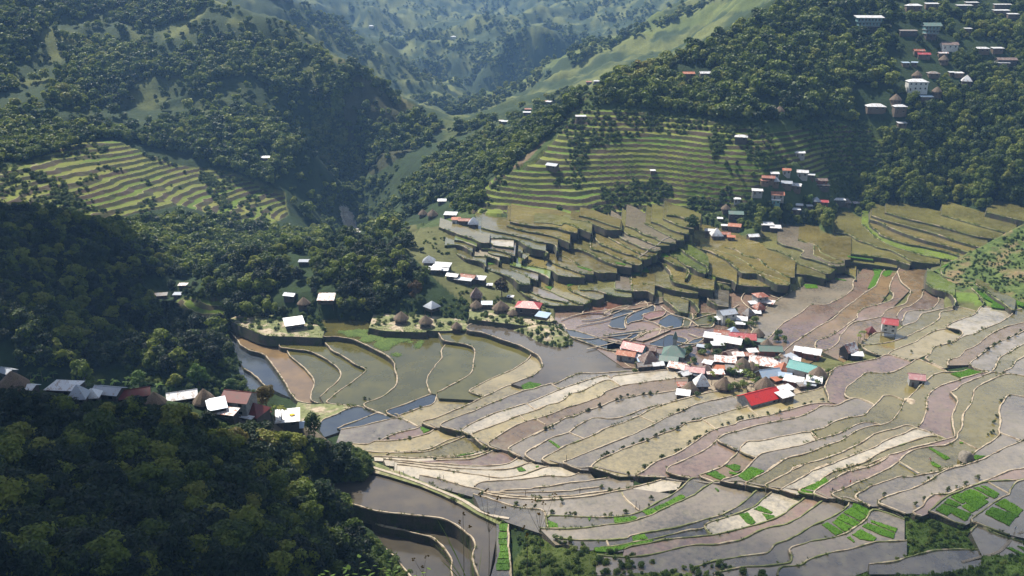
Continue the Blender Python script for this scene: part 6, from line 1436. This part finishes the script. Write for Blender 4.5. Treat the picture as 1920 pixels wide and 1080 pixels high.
# ------------------------------------------------------------------ rice seedbeds
BV2 = BVHTree.FromPolygons(*(lambda ob: (sum([[v.co for v in o.data.vertices] for o in ob], []), (lambda: [tuple(i + off for i in p.vertices) for o, off in zip(ob, np.cumsum([0] + [len(o.data.vertices) for o in ob])[:-1]) for p in o.data.polygons])()))(solid))
SB = ['a:1615,305 1690,272 1800,290 1780,315 1650,352','a:710,682 730,678 800,705 740,732','a:1035,930 1200,905 1190,915 1040,942','a:1575,1050 1625,1038 1665,1070 1600,1078','a:1745,1030 1780,1025 1775,1045 1750,1045','b:135,800 155,798 248,860 225,868',
 'f:290,90 370,75 420,90 415,130 370,140','f:320,140 410,160 380,172 325,158','f:115,165 200,135 255,170 300,195 240,215','f:400,180 520,100 640,135 600,165 480,230','f:935,325 1100,240 1190,195 1215,235 1080,330 1010,350',
 'f:190,292 205,288 235,318 222,325','f:415,530 490,510 560,600 520,620 480,608','f:545,480 600,450 715,510 700,520 640,510','f:620,520 730,540 735,560 660,575','f:1155,620 1210,600 1350,690 1280,715','f:1250,600 1300,570 1440,650 1360,685','f:1285,560 1340,520 1500,600 1450,640','f:1350,510 1430,460 1560,550 1510,590','f:1425,455 1450,420 1600,490 1560,540',
 'f:1600,580 1835,655 1820,690 1600,600','f:1515,635 1570,605 1820,700 1800,745 1700,720','f:1430,710 1500,660 1650,740 1620,770 1500,750','f:1385,735 1410,725 1455,775 1440,780',
 'g:1030,540 1100,480 1240,520 1150,600','g:1110,470 1160,425 1290,490 1240,510','g:1180,410 1220,390 1330,465 1290,475','g:1225,385 1290,370 1440,450 1350,470','g:1300,365 1370,335 1560,460 1450,545 1340,470','g:1370,335 1430,345 1560,420 1520,435','g:1410,320 1460,310 1660,405 1610,425','g:1480,300 1530,300 1670,380 1640,395','g:1180,560 1230,520 1390,580 1350,640','g:1290,500 1340,480 1440,540 1390,570','g:1190,570 1215,565 1350,640 1320,650',
 'g:1620,480 1720,430 1905,540 1850,600','g:1530,560 1600,510 1860,600 1790,660','g:1520,575 1560,560 1800,650 1770,700','g:1745,920 1790,920 1960,1000 1960,1030','g:1850,900 1900,910 1960,950 1960,980',
 'h:1180,220 1370,172 1490,205 1300,265 1240,245','h:960,955 990,960 1180,1060 1130,1078 1050,1020','g:985,60 1010,60 1090,110 1060,120 1000,95','g:1370,40 1430,-5 1530,0 1440,40','h:1270,900 1300,900 1310,915 1280,915','e:135,580 215,615 225,645 135,650','e:720,560 775,555 800,600 735,605','e:780,560 850,550 900,580 810,600','e:855,548 915,545 935,560 905,578','e:980,500 1080,470 1120,510 1030,535','e:1085,465 1180,430 1230,455 1130,500','e:1185,425 1330,350 1370,370 1240,450','e:885,730 940,715 965,760 900,770','e:935,712 1000,705 1035,750 975,755','e:550,830 800,800 1080,755 1060,775 700,870 560,860','e:490,560 520,560 505,590',
 'd:1420,615 1500,610 1490,675 1420,675','d:1418,690 1490,690 1490,745 1415,745','d:1415,755 1488,755 1500,800 1420,800','d:1420,808 1500,808 1510,865 1425,865','d:1418,870 1512,870 1520,925 1410,925','d:1405,935 1520,932 1522,970 1400,970','d:1395,975 1525,975 1527,1030 1390,1030',
 'm:605,735 720,738 740,770 630,772','m:1235,592 1315,598 1260,740 1230,772 1185,775 1210,720 1245,650','m:1330,620 1420,602 1385,655 1345,668 1315,650','m:895,680 995,700 985,705 890,692','m:1000,478 1240,515 1230,522 1010,492','m:1810,608 1915,540 1915,560','m:0,770 15,780 0,790','n:1480,310 1520,310 1750,470 1740,478 1620,462 1640,420 1560,380','n:1840,395 1915,430 1915,458 1860,440',
 'k:815,435 900,435 905,460 835,465','k:920,450 960,448 955,462 925,462','k:1640,475 1780,510 1760,520 1650,485','k:1350,660 1430,660 1400,692','k:1550,645 1640,618 1645,630 1560,662','l:925,370 1000,358 1025,392 935,392','l:765,480 820,472 850,530 790,525','l:680,535 765,530 768,560 690,560','l:540,438 640,460 640,468 560,455','l:1580,675 1640,672 1645,700 1600,700']
sb = []
for s in SB:
    pl = P(s); w = []; zs = []
    for x, y in pl:
        h_, nn, fi, d = BV2.ray_cast(CAM, ray(x, y).normalized(), 2000)
        zs.append(h_.z if h_ else None)
    zs = [z_ for z_ in zs if z_ is not None]
    if not zs: continue
    z_ = sorted(zs)[len(zs) // 2]
    # uneven edges
    fine = []
    for (x0, y0), (x1, y1) in zip(pl, pl[1:] + pl[:1]):
        a, b_ = at_z(x0, y0, z_), at_z(x1, y1, z_); nn = max(1, int((b_ - a).length / .8))
        for q in range(nn):
            p = a.lerp(b_, q / nn); fine.append(Vector((p.x + random.uniform(-.15, .15), p.y + random.uniform(-.15, .15))))
    ov, oe, of, *_ = delaunay_2d_cdt(fine, [], [list(range(len(fine)))], 1, 1e-4)
    k = len(ov)
    mb = MB(); mb.add([(v.x, v.y, z_ + .22 + random.uniform(-.04, .04)) for v in ov], [tuple(f_) for f_ in of])
    nf = len(fine); mb.add([(v.x, v.y, z_ + .22) for v in fine] + [(v.x, v.y, z_ - .05) for v in fine], [(i, (i + 1) % nf, nf + (i + 1) % nf, nf + i) for i in range(nf)])
    o = mb.build('rice_seedbed', M['seed']); setp(o, None, 'seedbed', 'seedbeds of young rice')
    # standing blades
    mb = MB(); poly = [(v.x, v.y) for v in fine]; xs = [p[0] for p in poly]; ys = [p[1] for p in poly]; area = (max(xs) - min(xs)) * (max(ys) - min(ys))
    for q in range(int(min(1400, area * 5))):
        x, y = random.uniform(min(xs), max(xs)), random.uniform(min(ys), max(ys))
        if not inpoly(np.array([x]), np.array([y]), poly)[0]: continue
        a = random.random() * 6.28; hh = random.uniform(.2, .42); dx, dy = math.cos(a) * .12, math.sin(a) * .12
        mb.add([(x - dx, y - dy, z_ + .18), (x + dx, y + dy, z_ + .18), (x + dy, y - dx, z_ + .2 + hh)], [(0, 1, 2)])
    if mb.v: bl = mb.build('seedling_blades', M['seed'], o); bl['kind'] = 'stuff'
    sb.append((o, sum(p[0] for p in pl) / len(pl), sum(p[1] for p in pl) / len(pl), 'bright green'))
uniq(sb, 'seedbed')
# ------------------------------------------------------------------ paths and the stone drain
def ribbon(name, px, mat, width, lift, label, cat, group=None, zoff=0.0, kind=None):
    pts = []
    for x, y in px:
        loc, own = hit(x, y); pts.append(loc.copy())
    w = resample(pts, 1.5)
    for p in w:
        p.z = max(down(p.x, p.y), p.z if False else -999) + lift
    zz = [p.z for p in w]
    for _ in range(3): zz = [(zz[max(i - 1, 0)] + zz[i] * 2 + zz[min(i + 1, len(zz) - 1)]) / 4 for i in range(len(zz))]
    for p, z_ in zip(w, zz): p.z = z_
    o = strip(name, w, [(width / 2 + .15, -1.2), (width / 2, 0.02), (0, .06), (-width / 2, 0), (-width / 2 - .15, -1.2)], mat, None, .25)
    setp(o, label, cat, group, kind); return o
M['path'] = mat_plain('trodden_earth', (0.42, 0.36, 0.28), .95, .3, 1.2)
M['stone'] = mat_plain('drain_stone', (0.2, 0.175, 0.14), .95, .5, 2.2)
ribbon('footpath', P('d:180,68 300,110 430,150 560,190 700,240 900,320 1100,405 1250,500 1400,562 1510,605'), M['path'], 1.1, .25, 'pale footpath on the bank beside the long grey pond', 'path')
ribbon('footpath', P('z:348,938 370,926 398,912'), M['path'], .7, .3, 'upper leg of the narrow zigzag path on the dark near slope', 'path')
ribbon('footpath', P('z:348,938 380,958 420,980 445,1000 462,1030 472,1045'), M['path'], .7, .3, 'lower leg of the narrow zigzag path on the dark near slope', 'path')
ribbon('footpath', P('z:556,820 590,835 620,842 650,856 672,866'), M['path'], .9, .4, 'stone path leading right from the near hamlet', 'path')
ribbon('footpath', P('g:1900,760 1800,830 1740,890 1680,950 1600,985 1450,1020 1300,1060'), M['stone'], .8, .15, 'pale path over the green bank in the bottom right corner', 'path')
ribbon('stone_drain', P('i:1290,875 1430,925 1530,950 1640,975 1740,1010 1840,1050 a:740,660 870,700 1000,735 1110,765 1230,835 1320,875 1420,885 1540,925 1640,965 1740,1000'), M['stone'], .8, .2, 'long stone drain running diagonally down through the near paddies', 'drain')
ribbon('stone_drain', P('e:150,75 260,95 400,145 520,150 700,185 900,205 1200,210 1420,215 1560,245 1700,260 f:420,265 560,300 740,310 900,350 1080,370 1230,380 1380,420 1500,440 1620,480 1750,505 1900,560'), M['stone'], .8, .2, 'right-hand continuation of the stone drain through the paddies', 'drain')
ribbon('stone_steps', P('l:740,490 800,460 860,415 920,360 980,320 1050,280'), M['stone'], .8, .25, 'stone steps climbing between the mid valley terraces', 'steps')
ribbon('footpath', P('q:560,400 620,420 700,560 780,630 900,700'), M['path'], 1.2, .2, 'earth path past the chapel into the village', 'path')
# river boulders
rb = MB()
for k in range(900):
    x, y = random.uniform(622, 700), random.uniform(386, 465)
    if not inpoly(np.array([x]), np.array([y]), P(RIV))[0]: continue
    loc, own = hit(x, y)
    if not loc or math.hypot(loc.x, loc.y) < 700: continue
    s = random.uniform(.6, 2.4); vs = []
    for a in range(6):
        for b_ in (-.5, .5): vs.append(loc + Vector((math.cos(a) * s * random.uniform(.7, 1), math.sin(a) * s * random.uniform(.7, 1), b_ * s * .8)))
    rb.add(vs, [(0, 2, 4, 6, 8, 10), (1, 3, 5, 7, 9, 11)] + [(i * 2, (i * 2 + 2) % 12, (i * 2 + 3) % 12, i * 2 + 1) for i in range(6)])
M['rock'] = mat_plain('river_rock', (0.5, 0.47, 0.43), .9, .4, .3)
o = rb.build('river_boulders', M['rock']); setp(o, 'pale boulders in the river bed of the gorge', 'boulders', None, 'stuff')
# grassy mound in the big pond
def mound(poly, z0, hgt, name, label, mat, cat, rough=1.1):
    pl = [at_z(x, y, z0) for x, y in P(poly)]; c = sum(pl, Vector()) / len(pl)
    pl = resample(pl + [pl[0]], 1.2)[:-1]; mb = MB(); nr_ = 8; vs = []
    for r_ in range(nr_ + 1):
        f_ = 1 - r_ / nr_; hh = hgt * (1 - f_ ** 2.4) - .3
        for p in pl:
            q = c.lerp(p, f_); q.z = z0 + hh + (float(fbm(np.array([q.x / 3]), np.array([q.y / 3]), 3)[0]) - .5) * rough * (1 if r_ else 0); vs.append(q)
    k = len(pl); mb.add(vs, [(r_ * k + i, r_ * k + (i + 1) % k, (r_ + 1) * k + (i + 1) % k, (r_ + 1) * k + i) for r_ in range(nr_) for i in range(k)])
    o = mb.build(name, mat, None, True); setp(o, label, cat); return o
mo = mound('j:960,190 1040,210 1090,240 1180,290 1280,330 1400,350 1490,330 1530,300 1480,230 1420,170 1330,120 1180,110 1060,150', 0.0, 3.4, 'grass_mound', 'grassy mound with rocks jutting into the big grey pond', M['bundg'], 'mound')
BVm, OWm = bvh_of([mo])
pts = []
for k in range(160):
    x, y = random.uniform(960, 1085), random.uniform(600, 655)
    h_, nn, fi, d = BVm.ray_cast(CAM, ray(x, y).normalized(), 2000)
    if h_: pts.append((h_ - Vector((0, 0, .2)), random.uniform(.25, .7)))
if pts: stuff_wood('bushes', 'scrub growing on the grassy mound', 'bushes', pts, [(c, None) for c in BUSH])
# dark rock bluff left of the long pond
mound('z:625,845 660,840 690,858 700,880 680,900 650,905 610,895 600,870', 7.0, 5.0, 'rock_bluff', 'dark rock bluff above the left end of the long pond', M['wall'], 'bluff', 5.0)
BVb, OWb = bvh_of([bpy.data.objects['rock_bluff']]); pts = []
for k in range(800):
    h_, nn, fi, d = BVb.ray_cast(CAM, ray(random.uniform(595, 700), random.uniform(825, 905)).normalized(), 2000)
    if h_ and k % 5: pts.append((h_ - Vector((0, 0, .4)), random.uniform(.3, .9)))
stuff_wood('bushes', 'bushes hanging over the dark rock bluff', 'bushes', pts, [(c, None) for c in BUSH])
mound('z:1798,848 1822,848 1828,860 1810,868 1796,860', 14.3, 2.0, 'boulder', 'dark boulder at the corner of the pale seedling paddy', M['stone'], 'boulder')
mound('h:720,455 780,455 840,480 835,515 780,530 720,500', 10.2, .5, 'mud_ring', 'round mud heap below the pink-roofed hut', M['bund'], 'mud heap')
# ------------------------------------------------------------------ people
def person(px, py, shirt, trouser, label, yaw, bend=0.0, stride=.25):
    loc, own = hit(px, py)
    loc = Vector((loc.x, loc.y, down(loc.x, loc.y)))
    me = bpy.data.meshes.new('person'); S_ = stride; b_ = bend
    J = {}
    hipz = .92; ch = Vector((0, math.sin(b_) * .5, hipz + math.cos(b_) * .5)); nk = ch + Vector((0, math.sin(b_) * .12, math.cos(b_) * .12)); hd = nk + Vector((0, math.sin(b_) * .16 + .02, math.cos(b_) * .16)); tp = hd + Vector((0, 0.01, .1))
    pts = [(0, 0, hipz), tuple(Vector((0, 0, hipz)).lerp(ch, .5)), tuple(ch), tuple(nk), tuple(hd), tuple(tp)]
    rad = [.15, .135, .155, .06, .095, .075]; ed = [(0, 1), (1, 2), (2, 3), (3, 4), (4, 5)]
    def chain(start, ps, rs):
        prev = start
        for p, r_ in zip(ps, rs): pts.append(tuple(p)); rad.append(r_); ed.append((prev, len(pts) - 1)); prev = len(pts) - 1
        return prev
    for s_ in (-1, 1):
        f_ = S_ * s_
        ft = chain(0, [(s_ * .1, 0, hipz - .08), (s_ * .11, f_ * .5 + .03, .5), (s_ * .11, f_ - .02, .09), (s_ * .11, f_ + .14, .04)], [.095, .065, .045, .04])
        sh_ = Vector((s_ * .18, 0, 0)) + ch + Vector((0, 0, .02)); el = sh_ + Vector((s_ * .05, -f_ * .3 + (.15 if b_ else 0), -.28)); wr = el + Vector((0, .08 - f_ * .2, -.24)); hn = wr + Vector((0, .02, -.09))
        w_ = chain(2, [sh_, el, wr, hn], [.062, .045, .032, .03])
        for q in range(4):
            base = hn + Vector((s_ * 0, (q - 1.5) * .018, -.01)); chain(w_, [base + Vector((0, 0, -.03 - .006 * (q in (1, 2)))), base + Vector((-s_ * .012, .004, -.065 - .01 * (q in (1, 2))))], [.009, .007])
        chain(w_ - 1, [wr + Vector((0, .035, -.05)), wr + Vector((-s_ * .01, .05, -.085))], [.01, .008])
    me.from_pydata(pts, ed, []); o = bpy.data.objects.new('person', me); col.objects.link(o)
    sk = o.modifiers.new('skin', 'SKIN'); 
    if not me.skin_vertices: me.skin_vertices.new()
    for v, r_ in zip(me.skin_vertices[0].data, rad): v.radius = (r_, r_ * .85)
    for v in me.skin_vertices[0].data: v.use_root = False
    me.skin_vertices[0].data[0].use_root = True
    ss = o.modifiers.new('sub', 'SUBSURF'); ss.levels = 1; ss.render_levels = 1
    m, n, l, bs = nodes('clothed_skin')
    sep = n.new('ShaderNodeSeparateXYZ'); l.new(objcoord(n), sep.inputs[0])
    c = ramp(n, l, math_(n, l, 'MULTIPLY', sep.outputs[2], .5), [(0, (.03, .025, .02)), (.045, (.03, .025, .02)), (.046, trouser), (.47, trouser), (.471, shirt), ((nk.z) / 2, shirt), (nk.z / 2 + .001, (.25, .14, .09))], 'CONSTANT')
    l.new(c, bs.inputs['Base Color']); me.materials.append(m)
    o.location = loc; o.rotation_euler = (0, 0, yaw); setp(o, label, 'person')
    mb = MB(); vs = []
    for r_ in range(4):
        for k in range(8):
            t = k / 8 * 6.283; a = r_ / 3 * 1.5; vs.append(hd + Vector((math.cos(t) * math.cos(a) * .105, math.sin(t) * math.cos(a) * .11 - .02, .03 + math.sin(a) * .13)))
    mb.add(vs, [(r_ * 8 + k, r_ * 8 + (k + 1) % 8, r_ * 8 + 8 + (k + 1) % 8, r_ * 8 + 8 + k) for r_ in range(3) for k in range(8)]); mb.build('hair', WALL['d'], o, True)
    fc = MB()
    for sx in (-.035, .035): fc.box(tuple(hd + Vector((sx, .092, .01))), (.025, .02, .014))
    fc.box(tuple(hd + Vector((0, .09, -.05))), (.05, .02, .012)); fc.build('eyes_and_mouth', WALL['d'], o)
    nz_ = MB(); nz_.box(tuple(hd + Vector((0, .1, -.018))), (.02, .035, .035)); nz_.build('nose', m, o)
    return o
person(731, 881, (.03, .03, .05), (.03, .03, .04), 'walker in dark clothes leading the group on the bank path', -.9)
person(738, 885, (.05, .05, .06), (.04, .04, .05), 'second walker in dark clothes on the bank path', -.9)
person(749, 891, (.5, .04, .04), (.05, .05, .08), 'walker in a red shirt on the bank path', -.9)
person(757, 892, (.6, .62, .65), (.08, .09, .14), 'walker in a white shirt at the rear on the bank path', -.9)
person(1266, 715, (.3, .08, .05), (.05, .05, .07), 'person in a reddish shirt standing on the bund left of the village', 1.0)
person(1594, 908, (.5, .03, .03), (.1, .03, .03), 'worker in red standing on a bund in the lower right', .6)
person(1610, 913, (.5, .42, .36), (.2, .15, .12), 'worker in pale clothes bending in the muddy paddy', 2.0, .7)
person(1607, 926, (.08, .09, .1), (.05, .05, .06), 'worker in dark clothes near the lower drain', 1.2, .5)
person(1560, 923, (.1, .12, .2), (.05, .05, .08), 'worker in a dark blue shirt left of the muddy paddy', .2)
person(1745, 866, (.35, .05, .04), (.1, .07, .06), 'worker stooping among the seedlings in the pale paddy', .8, .8)
person(1903, 995, (.7, .72, .8), (.15, .16, .22), 'person in white resting on the bund at the right edge', 2.6, .4)
# thin posts on the bunds
pp = []
for x, y, hh in ((1244,650,9),(1192,955,3),(1199,958,2.2),(1062,865,2.5),(1087,925,2.6),(825,900,2.4),(832,900,2),(917,900,2.4),(985,930,2.2),(963,545,7)):
    loc, own = hit(x, y)
    mb = MB(); mb.tube([Vector((0, 0, -.5)), Vector((.03, 0, hh * .5)), Vector((0, .04, hh))], [.12, .1, .08], 6); o = mb.build('pole', M['post']); o.location = loc; setp(o, None, 'pole'); pp.append((o, x, y, 'thin wooden'))
uniq(pp, 'pole')
# ------------------------------------------------------------------ plants right in front of the camera
def near_at(px, py, D): return at_D(px, py, D)
def stem_plant(px, py, top, D, mat, kind, label, seed, group=None):
    rg = random.Random(seed); base = near_at(px, py, D); mpp = D / F * 1.1
    e = empty('reed' if kind == 'reed' else 'dry_stalk' if kind == 'twig' else 'leafy_shoot', base); setp(e, label, 'reed' if kind == 'reed' else 'stalk' if kind == 'twig' else 'plant', group)
    if kind == 'reed':
        for (tx, ty, w_) in top:
            tip = near_at(tx, ty, D * rg.uniform(.97, 1.05)) - base; mid = tip * .55 + Vector((0, 0, tip.length * .12)); mb = MB(); prev = None
            for q in range(13):
                t = q / 12; p = mid * 2 * t * (1 - t) + tip * t * t; sd = Vector((1, .2, 0)).cross(tip).normalized() * w_ * mpp * (math.sin(math.pi * min(1, .15 + .85 * t)) + .03)
                cur = (p - sd, p + Vector((0, 0, -.3)) * sd.length, p + sd)
                if prev: mb.add([prev[0], prev[1], cur[1], cur[0]], [(0, 1, 2, 3)]); mb.add([prev[1], prev[2], cur[2], cur[1]], [(0, 1, 2, 3)])
                prev = cur
            mb.build('blade', M[mat], e)
    elif kind == 'twig':
        mb = MB(); tops = [near_at(tx, ty, D) - base for tx, ty, w_ in top]
        mb.tube([Vector(), tops[0] * .5 + Vector((.01, 0, 0)), tops[0]], [.9 * mpp, .7 * mpp, .4 * mpp], 5)
        for t_ in tops[1:]:
            mb.tube([tops[0] * .78, (tops[0] * .78 + t_) / 2 + Vector((0, 0, -.02)), t_], [.5 * mpp, .4 * mpp, .2 * mpp], 4)
        mb.build('stem', M['bark'], e); lf = MB()
        for t_ in tops:
            for q in range(4):
                p = t_ + Vector((rg.uniform(-4, 4), 0, rg.uniform(-6, 2))) * mpp; s_ = 2.4 * mpp
                lf.add([p, p + Vector((s_, 0, -s_)), p + Vector((0, s_ * .3, -2 * s_)), p + Vector((-s_, 0, -s_))], [(0, 1, 2), (0, 2, 3)])
        lf.build('dry_leaves', M['leafbrown'], e)
    else:
        lf = MB(); st = MB()
        for tx, ty, w_ in top:
            tip = near_at(tx, ty, D * rg.uniform(.95, 1.05)) - base; st.tube([Vector(), tip * .5, tip], [.8 * mpp, .6 * mpp, .3 * mpp], 4)
            for q in range(7):
                t = .35 + .65 * q / 6; p = tip * t; a = rg.uniform(0, 6.28); dv_ = Vector((math.cos(a), math.sin(a) * .6, rg.uniform(-.2, .6))).normalized(); s_ = w_ * mpp; sd = dv_.cross(Vector((0, .4, 1))).normalized() * s_ * .34
                lf.add([p, p + dv_ * s_ * .35 + sd, p + dv_ * s_ * .75 + sd * .8, p + dv_ * s_ * 1.1, p + dv_ * s_ * .75 - sd * .8, p + dv_ * s_ * .35 - sd], [(0, 1, 2), (0, 2, 3), (0, 3, 4), (0, 4, 5)])
        st.build('stem', M['bark'], e); lf.build('leaves', M[mat], e)
stem_plant(892, 1130, [(818, 972, 3.2), (852, 950, 2), (812, 1005, 2.6), (826, 1050, 3), (868, 958, 1.6), (872, 990, 2), (850, 1060, 4), (905, 1020, 2), (838, 1012, 4.5), (812, 1018, 2), (880, 1000, 3)], 14, 'leafbright', 'reed', 'long-bladed green reed in front of the lower pond', 1)
for k, (x, y, tp_) in enumerate(((1013,1130,[(1012,960,1),(1000,935,1),(1040,925,1),(985,945,1),(1020,940,1)]),(916,1130,[(917,960,1),(900,925,1),(935,930,1),(912,915,1),(945,950,1)]),(985,1140,[(990,1000,1),(980,985,1)]),(870,1140,[(868,960,1),(880,985,1),(862,975,1)]),(802,1130,[(790,1060,1),(775,1045,1),(800,1040,1)]))):
    stem_plant(x, y, tp_, 16, 'leaf', 'twig', ['tall forked dry stalk right of the footpath end', 'forked dry stalk over the long pond', 'short dry stalk by the seedbed strip', 'thin dry stalk beside the green reed', 'low dry stalk over the lowest pond'][k], 30 + k)
for k, (x, y, tp_) in enumerate(((665,1140,[(652,1058,13),(675,1046,13),(700,1060,12),(640,1068,12),(690,1072,12)]),(725,1140,[(735,1052,12),(750,1060,11),(718,1066,12)]),(630,1150,[(618,1072,12),(600,1076,11)]),(790,1150,[(780,1070,10),(800,1064,10)]))):
    stem_plant(x, y, tp_, 13, 'leafbright', 'leaf', ['leafy bright green plant at the bottom edge left of centre', 'leafy shoot right of the bright bottom plant', 'leafy shoot left of the bright bottom plant', 'small leafy shoot under the lowest pond'][k], 60 + k)
# ------------------------------------------------------------------ clouds (high above, outside the picture) that shade the near slope and the left hill
def cloud(sx, sy, rx, ry, n_, seed, alt=1000, zg=20, mt='cloud'):
    rg = random.Random(seed); off = Vector((sdir.x, sdir.y, 0)) / sdir.z * (alt - zg); c = Vector((sx, sy, 0)) + Vector((off.x, off.y, alt)); bm = bmesh.new()
    for k in range(n_):
        a = rg.random() * 6.28; d = rg.random() ** .6; r_ = min(rx, ry) * rg.uniform(.22, .42)
        x, y = math.cos(a) * d * (rx - r_ * .6), math.sin(a) * d * (ry - r_ * .6)
        bmesh.ops.create_icosphere(bm, subdivisions=3, radius=r_, matrix=Matrix.Translation((c.x + x, c.y + y, c.z + rg.uniform(-.2, .5) * r_)) @ Matrix.Scale(.55, 4, (0, 0, 1)))
    for v in bm.verts:
        v.co.z += (float(fbm(np.array([v.co.x / 25]), np.array([v.co.y / 25]))[0]) - .5) * 22; v.co.x += (float(fbm(np.array([v.co.y / 20]), np.array([v.co.z / 20]))[0]) - .5) * 26
    me = bpy.data.meshes.new('cloud'); bm.to_mesh(me); bm.free(); me.materials.append(M[mt])
    me.polygons.foreach_set('use_smooth', [True] * len(me.polygons)); o = bpy.data.objects.new('cloud', me); col.objects.link(o); o['kind'] = 'structure'
m, n, l, b = nodes('cloud_white'); b.inputs['Base Color'].default_value = (.9, .9, .92, 1); b.inputs['Roughness'].default_value = 1
M['cloud'] = m
m, n, l, b = nodes('cloud_thin'); b.inputs['Base Color'].default_value = (.9, .9, .92, 1); tr_ = n.new('ShaderNodeBsdfTransparent'); ms_ = n.new('ShaderNodeMixShader'); ms_.inputs[0].default_value = .2
l.new(tr_.outputs[0], ms_.inputs[1]); l.new(b.outputs[0], ms_.inputs[2]); l.new(ms_.outputs[0], n['Material Output'].inputs[0]); M['cloud_thin'] = m
cloud(105, 196, 150, 56, 26, 11, mt='cloud_thin')
cloud(-120, 140, 135, 75, 40, 1)
cloud(-360, 170, 120, 90, 40, 4)
cloud(-250, 428, 80, 70, 45, 2)
cloud(-330, 520, 100, 90, 40, 5)
cloud(95, 175, 110, 32, 40, 3)
cloud(-85, 192, 62, 30, 24, 8)
# ------------------------------------------------------------------ haze
bm = bmesh.new(); bmesh.ops.create_cube(bm, size=1, matrix=Matrix.Translation((0, 3000, 160)) @ Matrix.Diagonal((13000, 7400, 800, 1)))
me = bpy.data.meshes.new('haze'); bm.to_mesh(me); bm.free(); hzo = bpy.data.objects.new('haze', me); col.objects.link(hzo); hzo['kind'] = 'stuff'; hzo['label'] = 'thin blue haze filling the valley air'; hzo['category'] = 'haze'
m = bpy.data.materials.new('haze_air'); m.use_nodes = True; n, l = m.node_tree.nodes, m.node_tree.links; n.clear()
out = n.new('ShaderNodeOutputMaterial'); pv = n.new('ShaderNodeVolumePrincipled'); pv.inputs['Color'].default_value = (0.3, 0.55, 1, 1); pv.inputs['Density'].default_value = 0.000115; pv.inputs['Anisotropy'].default_value = 0.1
l.new(pv.outputs[0], out.inputs['Volume']); me.materials.append(m)
